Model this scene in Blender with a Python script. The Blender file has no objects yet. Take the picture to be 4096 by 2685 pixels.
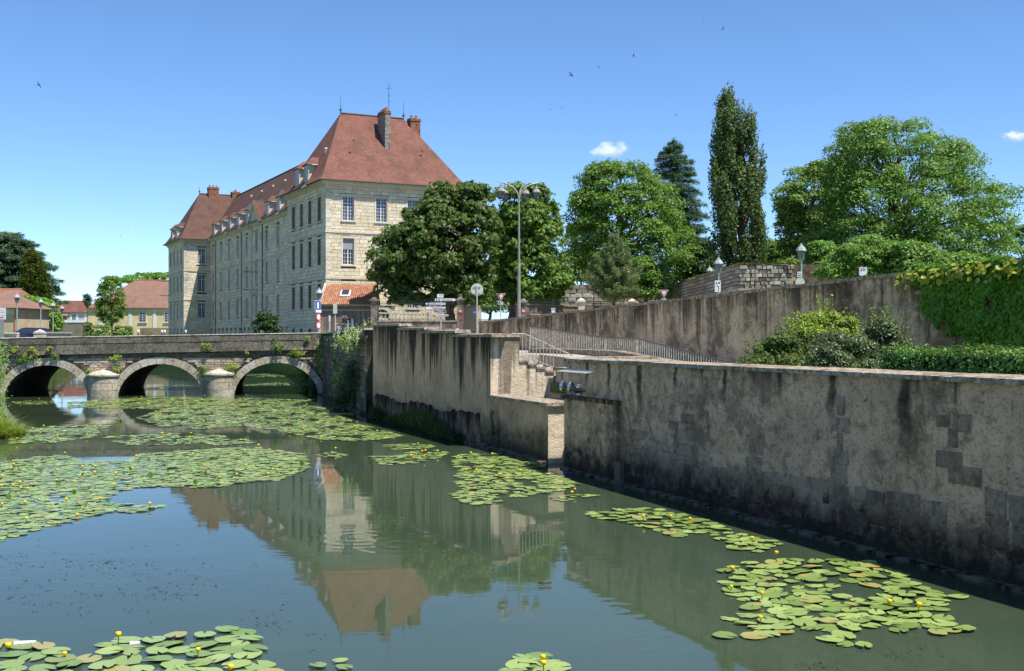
import bpy, math, random
import numpy as np
from mathutils import Vector, Matrix
from mathutils.geometry import tessellate_polygon

sc = bpy.context.scene
col = sc.collection
R = math.radians

# ------------------------------------------------------------------ camera
F, CX, HY, H = 4548.0, 2048.0, 1342.5, 4.2      # focal length and centre in photo pixels, eye height above the water
cam_d = bpy.data.cameras.new('camera')
cam_d.sensor_fit = 'HORIZONTAL'; cam_d.sensor_width = 36.0; cam_d.lens = F / 4096.0 * 36.0
cam_d.clip_start = 0.1; cam_d.clip_end = 6000.0
cam = bpy.data.objects.new('camera', cam_d); col.objects.link(cam)
cam.location = (0, 0, H); cam.rotation_euler = (R(90), 0, 0)
sc.camera = cam

# ------------------------------------------------------------------ sky and sun
SUN = Vector((0.411, -0.304, 1.0)).normalized()
SUN_EL = math.asin(SUN.z); SUN_AZ = math.atan2(SUN.x, SUN.y)
world = bpy.data.worlds.new('World'); sc.world = world; world.use_nodes = True
wn = world.node_tree; wn.nodes.clear()
sky_n = wn.nodes.new('ShaderNodeTexSky'); sky_n.sky_type = 'NISHITA'; sky_n.sun_disc = False
sky_n.sun_elevation = SUN_EL; sky_n.sun_rotation = SUN_AZ
sky_n.altitude = 0; sky_n.air_density = 0.68; sky_n.dust_density = 0.0; sky_n.ozone_density = 6.0
bg_n = wn.nodes.new('ShaderNodeBackground'); bg_n.inputs['Strength'].default_value = 0.135
wo_n = wn.nodes.new('ShaderNodeOutputWorld')
hs_n = wn.nodes.new('ShaderNodeHueSaturation'); hs_n.inputs['Saturation'].default_value = 1.06
wn.links.new(sky_n.outputs['Color'], hs_n.inputs['Color']); wn.links.new(hs_n.outputs[0], bg_n.inputs['Color']); wn.links.new(bg_n.outputs[0], wo_n.inputs['Surface'])
sun_d = bpy.data.lights.new('sun', 'SUN'); sun_d.energy = 4.8; sun_d.angle = R(0.53); sun_d.color = (1.0, 0.955, 0.88)
sun = bpy.data.objects.new('sun', sun_d); col.objects.link(sun)
sun.rotation_euler = SUN.to_track_quat('Z', 'Y').to_euler()

sc.view_settings.view_transform = 'Standard'; sc.view_settings.look = 'None'
sc.view_settings.exposure = 0.62; sc.view_settings.gamma = 1.0; sc.view_settings.use_curve_mapping = False
sc.cycles.max_bounces = 9; sc.cycles.diffuse_bounces = 3; sc.cycles.glossy_bounces = 3
sc.cycles.transmission_bounces = 4; sc.cycles.volume_bounces = 8; sc.cycles.transparent_max_bounces = 8
sc.cycles.use_denoising = True; sc.cycles.caustics_reflective = False; sc.cycles.caustics_refractive = False
sc.cycles.sample_clamp_indirect = 6.0

rnd = random.Random(11)
rng = np.random.default_rng(11)

# ------------------------------------------------------------------ places: photo ray at depth Y -> point
def Xat(u, Y): return (u - CX) / F * Y
def Zat(v, Y): return H - (v - HY) / F * Y
def P(u, v, Y): return Vector((Xat(u, Y), Y, Zat(v, Y)))
def Yw(v, z=0.0): return F * (H - z) / (v - HY)          # depth where the ray meets a level plane

# ------------------------------------------------------------------ mesh helpers
class MB:
    def __init__(s): s.v = []; s.f = []; s.uv = []; s.T = None
    def add(s, vs, fs, uvs=None):
        o = len(s.v)
        if s.T: vs = [s.T(*p) for p in vs]
        s.v.extend(tuple(p) for p in vs)
        for i, f in enumerate(fs):
            s.f.append(tuple(j + o for j in f))
            s.uv.append(uvs[i] if uvs else None)
        return s
    def box(s, x0, x1, y0, y1, z0, z1):
        return s.add([(x0,y0,z0),(x1,y0,z0),(x1,y1,z0),(x0,y1,z0),(x0,y0,z1),(x1,y0,z1),(x1,y1,z1),(x0,y1,z1)],
                     [(0,3,2,1),(4,5,6,7),(0,1,5,4),(1,2,6,5),(2,3,7,6),(3,0,4,7)])
    def hexa(s, b, t):                                   # bottom ring, top ring (counter-clockwise seen from above)
        n = len(b)
        fs = [tuple(range(n))[::-1], tuple(range(n, 2*n))] + [(i, (i+1) % n, n+(i+1) % n, n+i) for i in range(n)]
        return s.add(list(b) + list(t), fs)
    def prism(s, poly, y0, y1):                          # poly in (x,z), counter-clockwise seen from -y
        n = len(poly)
        vs = [(x, y0, z) for x, z in poly] + [(x, y1, z) for x, z in poly]
        fs = [tuple(t) for t in tri(poly)]
        fs = fs + [tuple(i + n for i in t[::-1]) for t in fs]
        fs += [((i+1) % n, i, n+i, n+(i+1) % n) for i in range(n)]
        return s.add(vs, fs)
    def quad(s, a, b, c, d, uv=None): return s.add([a, b, c, d], [(0,1,2,3)], [uv] if uv else None)
    def tube(s, pts, rad, n=8, cap=True):
        pts = [Vector(p) for p in pts]
        if not hasattr(rad, '__len__'): rad = [rad] * len(pts)
        vs = []; prev = None
        for i, p in enumerate(pts):
            d = (pts[min(i+1, len(pts)-1)] - pts[max(i-1, 0)])
            d = d.normalized() if d.length > 1e-9 else Vector((0,0,1))
            if prev is None:
                a = Vector((1,0,0)) if abs(d.x) < .8 else Vector((0,1,0))
                a = (a - d * a.dot(d)).normalized()
            else:
                a = prev - d * prev.dot(d); a = a.normalized() if a.length > 1e-6 else d.orthogonal().normalized()
            prev = a; b = d.cross(a)
            for k in range(n):
                t = 2*math.pi*k/n
                vs.append(p + (a*math.cos(t) + b*math.sin(t)) * rad[i])
        fs = []
        for i in range(len(pts)-1):
            for k in range(n):
                k2 = (k+1) % n
                fs.append((i*n+k, i*n+k2, (i+1)*n+k2, (i+1)*n+k))
        if cap: fs += [tuple(range(n))[::-1], tuple(range((len(pts)-1)*n, len(pts)*n))]
        return s.add(vs, fs)
    def lathe(s, prof, n=16, c=(0,0,0), a0=0.0, a1=2*math.pi):
        full = abs(a1 - a0 - 2*math.pi) < 1e-6
        m = n if full else n + 1
        vs = [(c[0]+r*math.cos(a0+(a1-a0)*k/n), c[1]+r*math.sin(a0+(a1-a0)*k/n), c[2]+z) for r, z in prof for k in range(m)]
        fs = []
        for i in range(len(prof)-1):
            for k in range(n):
                k2 = (k+1) % m
                fs.append((i*m+k, i*m+k2, (i+1)*m+k2, (i+1)*m+k))
        return s.add(vs, fs)
    def ball(s, c, r, nu=10, nv=6, sz=1.0):
        return s.lathe([(r*math.sin(math.pi*i/nv)+1e-4, -r*sz*math.cos(math.pi*i/nv)) for i in range(nv+1)], nu, c)
    def mesh(s, name, mat=None, smooth=False):
        me = bpy.data.meshes.new(name); me.from_pydata(s.v, [], s.f)
        if any(u for u in s.uv):
            lay = me.uv_layers.new(name='UVMap'); k = 0
            for f, u in zip(s.f, s.uv):
                for i in range(len(f)):
                    if u: lay.data[k].uv = u[i]
                    k += 1
        if mat: me.materials.append(mat)
        if smooth: me.shade_smooth()
        me.update(); return me
    def build(s, name, mat, parent=None, loc=(0,0,0), rz=0.0, smooth=False):
        return link(name, s.mesh(name, mat, smooth), parent, loc, rz)
def tri(poly):
    return tessellate_polygon([[Vector((x, z, 0)) for x, z in poly]])
def link(name, me, parent=None, loc=(0,0,0), rz=0.0, scale=None):
    o = bpy.data.objects.new(name, me); col.objects.link(o)
    o.location = loc; o.rotation_euler = (0, 0, rz)
    if scale: o.scale = scale
    if parent: o.parent = parent
    return o
def tag(o, label=None, cat=None, group=None, kind=None):
    if label: o['label'] = label
    if cat: o['category'] = cat
    if group: o['group'] = group
    if kind: o['kind'] = kind
    return o
def empty(name, loc, rz=0.0, label=None, cat=None, group=None):
    o = bpy.data.objects.new(name, None); col.objects.link(o)
    o.empty_display_size = .2; o.location = loc; o.rotation_euler = (0, 0, rz)
    return tag(o, label, cat, group)
def copy_tree(o, parent=None):
    c = o.copy(); col.objects.link(c); c.parent = parent
    for ch in list(o.children): copy_tree(ch, c)
    return c
def fill_faces(name, V, Q, mat, parent=None, loc=(0,0,0), rz=0.0, smooth=False):
    """fast mesh from numpy vertex array and equal-sized faces"""
    me = bpy.data.meshes.new(name); n, k = Q.shape
    me.vertices.add(len(V)); me.vertices.foreach_set('co', np.asarray(V, np.float32).ravel())
    me.loops.add(n*k); me.loops.foreach_set('vertex_index', np.asarray(Q, np.int32).ravel())
    me.polygons.add(n); me.polygons.foreach_set('loop_start', np.arange(0, n*k, k, dtype=np.int32))
    me.update(calc_edges=True); me.materials.append(mat)
    if smooth: me.shade_smooth()
    return link(name, me, parent, loc, rz)

# ------------------------------------------------------------------ node helpers
def nd(nt, t, **k):
    n = nt.nodes.new('ShaderNode' + t)
    for key, val in k.items():
        if key.startswith('_'): setattr(n, key[1:], val)
        else:
            sock = n.inputs[int(key[1:])] if key[0] == 'i' and key[1:].isdigit() else n.inputs[key.replace('_', ' ')]
            if isinstance(val, bpy.types.NodeSocket): nt.links.new(val, sock)
            elif isinstance(val, tuple) and len(val) == 3 and sock.type == 'RGBA': sock.default_value = (*val, 1)
            else: sock.default_value = val
    return n
def mth(nt, op, a, b=0.0, c=None, clamp=False):
    k = dict(i0=a, i1=b)
    if c is not None: k['i2'] = c
    return nd(nt, 'Math', _operation=op, _use_clamp=clamp, **k).outputs[0]
def mixc(nt, f, a, b, blend='MIX'):
    return nd(nt, 'Mix', _data_type='RGBA', _blend_type=blend, i0=f, i6=a, i7=b).outputs[2]
def ramp(nt, f, lo, hi, a=0.0, b=1.0):
    return nd(nt, 'MapRange', _clamp=True, _interpolation_type='SMOOTHSTEP', Value=f, From_Min=lo, From_Max=hi, To_Min=a, To_Max=b).outputs[0]
def noise(nt, vec, scale, detail=4.0, rough=.55, dist=0.0):
    return nd(nt, 'TexNoise', Vector=vec, Scale=scale, Detail=detail, Roughness=rough, Distortion=dist).outputs['Fac']
def vscale(nt, vec, x, y, z):
    return nd(nt, 'VectorMath', _operation='MULTIPLY', i0=vec, i1=(x, y, z)).outputs[0]
def new_mat(name, rough=.85, spec=.25):
    m = bpy.data.materials.new(name); m.use_nodes = True
    nt = m.node_tree; b = nt.nodes['Principled BSDF']
    b.inputs['Roughness'].default_value = rough; b.inputs['Specular IOR Level'].default_value = spec
    return m, nt, b
def setc(nt, b, c, key='Base Color'):
    if isinstance(c, bpy.types.NodeSocket): nt.links.new(c, b.inputs[key])
    else: b.inputs[key].default_value = (*c, 1) if isinstance(c, tuple) else c
def bump(nt, b, h, dist, strength=1.0):
    n = nd(nt, 'Bump', Strength=strength, Distance=dist, Height=h)
    nt.links.new(n.outputs[0], b.inputs['Normal']); return n
def geo_pos(nt): return nd(nt, 'NewGeometry').outputs['Position']
def obj_co(nt): return nd(nt, 'TexCoord').outputs['Object']
def rand_piece(nt):
    a = nd(nt, 'NewGeometry').outputs['Random Per Island']; b = nd(nt, 'ObjectInfo').outputs['Random']
    return mth(nt, 'FRACT', mth(nt, 'ADD', a, b))

def plain(name, c, rough=.6, spec=.4, var=.12, scale=6.0, metal=0.0, bmp=0.0):
    m, nt, b = new_mat(name, rough, spec)
    p = geo_pos(nt); f = noise(nt, p, scale, 5)
    d = tuple(max(0, x*(1-var*2)) for x in c)
    setc(nt, b, mixc(nt, ramp(nt, f, .3, .7), d, tuple(min(1, x*(1+var*.5)) for x in c)))
    b.inputs['Metallic'].default_value = metal
    if bmp: bump(nt, b, noise(nt, p, scale*6, 3), bmp)
    return m
# ------------------------------------------------------------------ materials
def mat_ashlar(name, light, dark, warm, grime=.35, joint=False):
    m, nt, b = new_mat(name, .9, .15)
    p = geo_pos(nt); r = rand_piece(nt)
    c = mixc(nt, ramp(nt, r, 0, 1), dark, light)
    r2 = mth(nt, 'FRACT', mth(nt, 'MULTIPLY', r, 7.31))
    c = mixc(nt, ramp(nt, r2, .6, .95, 0, .75), c, warm)
    big = noise(nt, p, .35, 6, .65); fine = noise(nt, p, 5, 5, .7)
    c = mixc(nt, ramp(nt, fine, .42, .70, 0, .28 if grime < .45 else .6), c, (.10, .085, .06))
    c = mixc(nt, ramp(nt, big, .52, .72, 0, grime), c, (.09, .085, .075))
    run = noise(nt, vscale(nt, p, 1.6, 1.6, .12), 1.0, 4, .6)
    c = mixc(nt, ramp(nt, run, .56, .78, 0, grime), c, (.07, .065, .055))
    setc(nt, b, c); bump(nt, b, fine, .02, .6)
    return m
ASHLAR = mat_ashlar('ashlar', (.80, .71, .545), (.67, .57, .41), (.67, .52, .31), .2)
JOINT = plain('joint_mortar', (.16, .125, .08), .95, .1, .3, 2)
TRIM = mat_ashlar('dressed_stone', (.72, .66, .53), (.62, .55, .43), (.60, .49, .33), .42)
BRIDGE_STONE = mat_ashlar('bridge_stone', (.58, .49, .38), (.30, .25, .19), (.50, .34, .22), .6)
VOUSSOIR = mat_ashlar('arch_stone', (.58, .53, .43), (.42, .37, .28), (.50, .40, .26), .5)
RUBBLE = mat_ashlar('rubble_stone', (.50, .46, .38), (.28, .25, .20), (.36, .27, .19), .55)
def mat_parapet():
    m, nt, b = new_mat('parapet_stone', .95, .1); p = geo_pos(nt); r = rand_piece(nt)
    c = mixc(nt, r, (.13, .115, .092), (.27, .24, .19))
    f = noise(nt, p, 6.5, 9, .8); g = noise(nt, p, 1.1, 6, .7); run = noise(nt, vscale(nt, p, 3.2, 3.2, .5), 1.0, 6, .7)
    c = mixc(nt, ramp(nt, f, .42, .60, 0, .75), c, (.055, .048, .038)); c = mixc(nt, ramp(nt, g, .5, .68, 0, .7), c, (.06, .052, .042))
    c = mixc(nt, ramp(nt, run, .52, .70, 0, .7), c, (.045, .04, .032)); c = mixc(nt, ramp(nt, noise(nt, p, 11, 4, .6), .64, .72, 0, .8), c, (.46, .43, .36))
    c = mixc(nt, ramp(nt, noise(nt, p, 1.9, 5), .66, .75, 0, .7), c, (.23, .15, .04))
    setc(nt, b, c); bump(nt, b, f, .04, 1.0); return m
PARAPET = mat_parapet()
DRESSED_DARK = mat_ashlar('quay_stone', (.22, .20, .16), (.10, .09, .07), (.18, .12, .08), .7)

def mat_tiles(name, c1, c2, c3, row=.11):
    """small flat clay tiles: rows and joints follow the UV map laid in metres on each slope"""
    m, nt, b = new_mat(name, .85, .2)
    uv = nd(nt, 'TexCoord').outputs['UV']; p = geo_pos(nt)
    br = nd(nt, 'TexBrick', Vector=uv, Color1=(0,0,0), Color2=(1,1,1), Mortar=(.5,.5,.5), Scale=1.0, Mortar_Size=.006, Brick_Width=.17, Row_Height=row, Bias=0.0)
    c = mixc(nt, br.outputs['Color'], c1, c2)
    wash = noise(nt, p, .55, 8, .7)
    c = mixc(nt, ramp(nt, wash, .44, .64, 0, .9), c, c3)
    c = mixc(nt, ramp(nt, noise(nt, p, 1.7, 6, .7), .55, .72, 0, .55), c, tuple(x*.55 for x in c3))
    c = mixc(nt, ramp(nt, noise(nt, vscale(nt, uv, .35, 5.0, 1), 1.0, 5, .7), .58, .75, 0, .45), c, tuple(min(1, x*1.7) for x in c1))
    sp = noise(nt, vscale(nt, uv, 1.0, 4.0, 1), 1.6, 5, .7)
    c = mixc(nt, ramp(nt, sp, .6, .8, 0, .5), c, tuple(min(1, x*1.45) for x in c1))
    dk = noise(nt, vscale(nt, uv, .9, .25, 1), 1.0, 5, .6)
    c = mixc(nt, ramp(nt, dk, .55, .8, 0, .55), c, (.10, .06, .045))
    c = mixc(nt, mth(nt, 'MULTIPLY', br.outputs['Fac'], .6), c, (.06, .035, .03))
    setc(nt, b, c)
    sep = nd(nt, 'SeparateXYZ', Vector=uv)
    saw = mth(nt, 'FRACT', mth(nt, 'DIVIDE', sep.outputs[1], row))
    bump(nt, b, mth(nt, 'ADD', mth(nt, 'MULTIPLY', saw, -1.0), noise(nt, p, 9, 3)), .012, .8)
    return m
ROOF_RED = mat_tiles('roof_tiles_red', (.245, .108, .08), (.155, .066, .048), (.13, .064, .046))
ROOF_BROWN = mat_tiles('roof_tiles_brown', (.15, .082, .06), (.105, .055, .04), (.09, .05, .036))
ROOF_FAR = mat_tiles('roof_tiles_far', (.29, .165, .125), (.22, .12, .09), (.20, .125, .095), .16)

def mat_render(name, base, dirt, ztop, reach, strength, lower=None, zlow=0.0, blotch=.5, warm=None, freq=1.5, thr0=.40, speck=.45, cloud=0.0, drips=(), relief_shade=0.0):
    """old lime render: rain streaks running down from the coping, blotches, damp foot (object x runs along the wall)"""
    m, nt, b = new_mat(name, .95, .12)
    o = obj_co(nt); sep = nd(nt, 'SeparateXYZ', Vector=o); z = sep.outputs[2]
    big = noise(nt, o, .55, 8, .68); med = noise(nt, o, 2.6, 8, .75, .4); fine = noise(nt, o, 17, 5, .75)
    c = mixc(nt, ramp(nt, big, .35, .68), base, tuple(x*.72 for x in base))
    if warm: c = mixc(nt, ramp(nt, noise(nt, o, .9, 4), .5, .72, 0, .6), c, warm)
    c = mixc(nt, ramp(nt, med, .44, .68, 0, blotch), c, dirt)
    c = mixc(nt, ramp(nt, fine, .5, .70, 0, speck), c, tuple(x*.6 for x in dirt))
    if cloud: c = mixc(nt, ramp(nt, mth(nt, 'ADD', mth(nt, 'MULTIPLY', noise(nt, vscale(nt, o, 1, 1, .8), .42, 7, .7, .6), .75), mth(nt, 'MULTIPLY', med, .25)), .47, .60, 0, cloud), c, tuple(x*1.05 for x in dirt))
    c = mixc(nt, ramp(nt, noise(nt, o, 31, 3, .6), .58, .75, 0, .35), c, tuple(min(1, x*1.35) for x in base))
    fall = mth(nt, 'DIVIDE', mth(nt, 'SUBTRACT', ztop, z), reach)
    s1 = noise(nt, vscale(nt, o, freq, 0, .10), 1.0, 5, .62)
    s2 = noise(nt, vscale(nt, o, 5.5, 0, .22), 1.0, 4, .6)
    s = mth(nt, 'ADD', mth(nt, 'MULTIPLY', s1, .62), mth(nt, 'MULTIPLY', s2, .38))
    thr = mth(nt, 'MULTIPLY_ADD', fall, .24, thr0)
    st = ramp(nt, mth(nt, 'SUBTRACT', s, thr), -.02, .10)
    st = mth(nt, 'MULTIPLY', st, mth(nt, 'ADD', .75, mth(nt, 'MULTIPLY', med, .5)), clamp=True)
    c = mixc(nt, mth(nt, 'MULTIPLY', st, strength, clamp=True), c, tuple(x*.42 for x in dirt))
    if relief_shade:  # shadows of the rough-cast relief painted as dark flecks
        fk = noise(nt, vscale(nt, o, .75, 1, 1.3), 6.5, 9, .85, .25)
        c = mixc(nt, ramp(nt, fk, .53, .63, 0, relief_shade), c, tuple(x*.5 for x in dirt))
        pk = noise(nt, vscale(nt, o, .8, 1, 1.2), 3.3, 7, .8, .5)
        c = mixc(nt, ramp(nt, pk, .57, .63, 0, relief_shade*.55), c, tuple(min(1, x*1.12) for x in base))
    if drips:
        wv = mth(nt, 'MULTIPLY', mth(nt, 'SUBTRACT', noise(nt, vscale(nt, o, .4, 0, 1.2), 1.6, 3), .5), .45)
        xw = mth(nt, 'ADD', sep.outputs[0], wv)
        for (xi, wd, ln) in drips:
            d = mth(nt, 'ABSOLUTE', mth(nt, 'SUBTRACT', xw, xi))
            dm = mth(nt, 'MULTIPLY', ramp(nt, d, wd, wd*.25), ramp(nt, mth(nt, 'SUBTRACT', ztop, z), ln, ln*.25))
            c = mixc(nt, mth(nt, 'MULTIPLY', dm, mth(nt, 'MULTIPLY_ADD', med, .9, .4), clamp=True), c, tuple(x*.3 for x in dirt))
    if lower:
        edge = mth(nt, 'ADD', z, mth(nt, 'MULTIPLY', mth(nt, 'SUBTRACT', big, .5), 1.8))
        lo = ramp(nt, edge, zlow, zlow - .7)
        lo = mth(nt, 'MULTIPLY', lo, ramp(nt, med, .25, .6, .35, 1), clamp=True)
        c = mixc(nt, lo, c, lower)
        ft = ramp(nt, mth(nt, 'ADD', z, mth(nt, 'MULTIPLY', med, .3)), .75, .25)
        c = mixc(nt, mth(nt, 'MULTIPLY', ft, .75), c, (.035, .032, .02))
    setc(nt, b, c)
    h = mth(nt, 'ADD', mth(nt, 'MULTIPLY', med, 1.0), mth(nt, 'MULTIPLY', fine, .35))
    bump(nt, b, h, .09, 1.0)
    return m
WALL_NEAR = mat_render('render_near', (.92, .60, .39), (.145, .095, .066), 3.4, 1.2, .85, (.045, .033, .026), 1.2, .55, (.74, .45, .26), 1.1, .52, .7, .75, tuple((qx, w, l) for qx, w, l in ((3.0, .16, 1.3), (4.9, .22, 2.2), (6.9, .12, .9), (9.3, .12, 1.0), (11.6, .14, .8), (13.4, .2, 1.5), (15.6, .26, 1.6), (18.6, .14, .9), (22, .2, 1.4))), .75)
WALL_TERR = mat_render('render_terrace', (.82, .52, .325), (.13, .085, .058), 4.5, 3.6, 1.0, (.13, .095, .062), 1.35, .3, (.76, .46, .26), 1.3, .40, .5, .25)
WALL_STAIR = mat_render('render_stair', (.84, .70, .50), (.25, .19, .14), 4.2, 6.5, .75, None, 0, .25, (.84, .64, .40), 2.2, .43, .35)
WALL_ROAD = mat_render('render_road', (.86, .64, .40), (.115, .088, .062), 0.0, 3.4, .85, None, 0, .45, (.78, .55, .33), .55, .435, .6, .75, (), .5)
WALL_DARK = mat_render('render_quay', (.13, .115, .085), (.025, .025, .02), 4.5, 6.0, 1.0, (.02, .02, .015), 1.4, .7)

def mat_coping(name, c1, c2):
    m, nt, b = new_mat(name, .95, .1)
    p = geo_pos(nt); f = noise(nt, p, 7, 8, .75); g = noise(nt, p, 1.3, 5)
    c = mixc(nt, ramp(nt, f, .4, .62), c2, c1); c = mixc(nt, ramp(nt, g, .5, .75, 0, .7), c, (.07, .06, .045))
    c = mixc(nt, ramp(nt, noise(nt, p, 3.1, 5, .6), .62, .75, 0, .6), c, (.26, .20, .05))
    setc(nt, b, c); bump(nt, b, f, .03, .8); return m
COPING = mat_coping('coping_stone', (.52, .43, .33), (.18, .13, .09))
COPING_LIGHT = mat_coping('coping_pale', (.66, .61, .52), (.36, .31, .24))
STEP = mat_coping('step_stone', (.40, .34, .26), (.20, .15, .11))

def mat_leaf(name, c1, c2, c3=None, trans=.30, rough=.5, spec=.35, gain=1.28):
    c1 = tuple(x*gain for x in c1); c2 = tuple(x*gain for x in c2)
    m, nt, b = new_mat(name, rough, spec)
    r = nd(nt, 'NewGeometry').outputs['Random Per Island']; p = geo_pos(nt)
    c = mixc(nt, r, c1, c2)
    big = noise(nt, p, .5, 3)
    c = mixc(nt, ramp(nt, big, .35, .7, 0, .6), c, tuple(x*.72 for x in c1))
    if c3:
        r2 = mth(nt, 'FRACT', mth(nt, 'MULTIPLY', r, 13.7))
        c = mixc(nt, ramp(nt, r2, .8, .95), c, c3)
    setc(nt, b, c)
    t = nd(nt, 'BsdfTranslucent', Color=mixc(nt, .45, c, (.30, .42, .03)))
    mx = nd(nt, 'MixShader', Fac=trans, i1=b.outputs[0], i2=t.outputs[0])
    nt.links.new(mx.outputs[0], nt.nodes['Material Output'].inputs['Surface'])
    return m
L_CHEST = mat_leaf('leaf_chestnut', (.045, .095, .022), (.095, .15, .035), (.20, .18, .05))
L_CHEST2 = mat_leaf('leaf_chestnut_fresh', (.075, .165, .024), (.15, .26, .04), (.20, .22, .05))
L_ROUND = mat_leaf('leaf_maple', (.075, .175, .028), (.15, .27, .035), (.24, .30, .06))
L_ASH = mat_leaf('leaf_ash', (.085, .195, .03), (.165, .30, .05), (.28, .38, .12))
L_BROWNISH = mat_leaf('leaf_olive', (.095, .19, .03), (.17, .275, .045), (.24, .25, .06))
L_POPLAR = mat_leaf('leaf_poplar', (.05, .095, .025), (.115, .165, .045), (.20, .24, .09))
L_CEDAR = mat_leaf('needle_cedar', (.07, .13, .085), (.13, .21, .13), (.20, .27, .14), .15)
L_PINE = mat_leaf('needle_pine', (.13, .19, .085), (.22, .29, .125), (.28, .28, .12), .15)
L_THUJA = mat_leaf('needle_thuja', (.06, .10, .02), (.12, .17, .03), (.20, .18, .05), .15)
L_FRESH = mat_leaf('leaf_fresh', (.10, .22, .028), (.18, .33, .045), (.26, .36, .08))
L_YELLOW = mat_leaf('leaf_yellow_green', (.20, .30, .03), (.33, .43, .06), (.42, .42, .12))
L_SHRUB = mat_leaf('leaf_shrub', (.075, .15, .035), (.14, .24, .06), (.30, .15, .07))
L_GLOSS = mat_leaf('leaf_glossy', (.055, .095, .035), (.11, .15, .055), (.26, .26, .14), .15, .42, .45)
L_HEDGE = mat_leaf('leaf_hedge', (.045, .12, .02), (.09, .20, .03), (.15, .27, .05), .2, .4)
L_IVY = mat_leaf('leaf_creeper', (.10, .23, .018), (.19, .35, .028), (.26, .42, .05), .38, .45)
L_IVY_TOP = mat_leaf('leaf_creeper_sunlit', (.24, .38, .035), (.36, .48, .05), (.42, .44, .07), .35, .4)  # sunlit copy of the creeper leaf colour
L_REED = mat_leaf('leaf_reed', (.028, .05, .014), (.05, .085, .02), (.08, .10, .03), .15)
L_BLOOM = mat_leaf('bloom_white', (.62, .66, .46), (.78, .78, .62), (.45, .55, .22), .3)
L_RED = mat_leaf('bloom_red', (.45, .02, .02), (.6, .05, .04), None, .2)
L_DARK = mat_leaf('leaf_dark', (.025, .06, .018), (.05, .10, .028), None, .2)

def mat_bark(name, c1, c2):
    m, nt, b = new_mat(name, .95, .1); p = geo_pos(nt)
    f = noise(nt, vscale(nt, p, 6, 6, 1.3), 1.0, 6, .7)
    setc(nt, b, mixc(nt, ramp(nt, f, .35, .65), c2, c1)); bump(nt, b, f, .05, 1); return m
BARK = mat_bark('bark', (.16, .12, .085), (.05, .038, .028))
BARK_GREY = mat_bark('bark_grey', (.20, .17, .13), (.08, .065, .05))

IRON = plain('iron_dark', (.035, .035, .038), .6, .4, .2, 5)
IRON_RAIL = plain('iron_rail', (.52, .48, .40), .55, .4, .25, 9)
RAIL_DARK = plain('iron_rust', (.16, .125, .095), .7, .3, .3, 12)
GALV = plain('galvanised', (.52, .53, .52), .4, .5, .15, 4, .35)
LAMP_GREY = plain('lamp_grey', (.33, .31, .26), .5, .4, .12, 3, .2)
LAMP_GREEN = plain('lamp_pale_green', (.36, .42, .38), .5, .4, .12, 5)
LAMP_TOP = plain('lamp_roof', (.36, .39, .37), .45, .4, .1, 6)
WHITE = plain('white_paint', (.80, .80, .78), .5, .35, .06, 3)
WHITE_FRAME = plain('window_paint', (.70, .72, .73), .55, .3, .08, 4)
SIGN_W = plain('sign_white', (.76, .76, .74), .4, .4, .05, 4)
SIGN_GREY = plain('sign_back', (.58, .57, .47), .45, .4, .08, 5)
SIGN_RED = plain('sign_red', (.55, .03, .04), .4, .4, .06, 6)
SIGN_BLUE = plain('sign_blue', (.02, .09, .42), .4, .4, .06, 6)
SIGN_BROWN = plain('sign_brown', (.19, .07, .05), .45, .4, .06, 6)
INK = plain('sign_ink', (.03, .03, .04), .5, .3, .05, 6)
SLATE = plain('dark_panel', (.045, .047, .055), .3, .5, .1, 4)
YELLOW_WALL = plain('yellow_render', (.80, .66, .38), .9, .15, .08, .8)
CREAM_WALL = plain('cream_render', (.62, .55, .45), .9, .15, .1, .8)
BEIGE_WALL = plain('beige_render', (.56, .44, .29), .9, .15, .1, .8)
GATE_WALL = mat_render('render_gatehouse', (.40, .335, .26), (.14, .115, .09), 2.8, 3.5, .55, None, 0, .4, (.46, .35, .21))
FENCE_STONE = plain('fence_stone', (.22, .185, .15), .95, .12, .3, 2.5, 0, .02)
BRICK = plain('chimney_brick', (.34, .16, .10), .95, .12, .35, 7, 0, .02)
CEMENT = plain('chimney_render', (.30, .27, .24), .95, .1, .3, 4, 0, .01)
POT = plain('clay_pot', (.50, .20, .10), .8, .2, .2, 8)
CLAY = None
LEAD = plain('lead_grey', (.12, .12, .125), .6, .4, .2, 3)
ZINC = plain('gutter_zinc', (.70, .70, .68), .4, .5, .1, 3)
CONCRETE = plain('concrete_footing', (.20, .145, .10), .95, .1, .48, 4, 0, .05)
FLOWER = plain('flower_yellow', (.85, .55, .01), .5, .3, .1, 30)
STALK = plain('flower_stalk', (.09, .13, .03), .6, .3, .2, 20)
SWIFT = plain('bird_black', (.012, .011, .011), .8, .2, .1, 20)
DUST_PINK = plain('curtain', (.32, .33, .34), .8, .2, .1, 4)
SHUTTER = plain('shutter_white', (.80, .82, .84), .5, .3, .05, 4)
RUBBER = plain('tyre_rubber', (.02, .02, .02), .8, .2, .1, 10)
CHROME = plain('chrome_trim', (.7, .7, .7), .2, .5, .05, 10, .9)
CAR_BLUE = plain('car_paint', (.012, .016, .06), .18, .7, .05, 3)
RED_LENS = plain('tail_lens', (.6, .03, .04), .2, .6, .05, 5)

def mat_glass(name, c, rough=.06):
    m, nt, b = new_mat(name, rough, .7); p = geo_pos(nt)
    f = noise(nt, p, 1.3, 3)
    setc(nt, b, mixc(nt, f, c, tuple(x*2.2 for x in c)))
    bump(nt, b, noise(nt, p, .8, 2), .03, .35); return m
GLASS = mat_glass('window_glass', (.02, .025, .034))
LENS = mat_glass('lamp_lens', (.10, .115, .12), .1)

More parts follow.
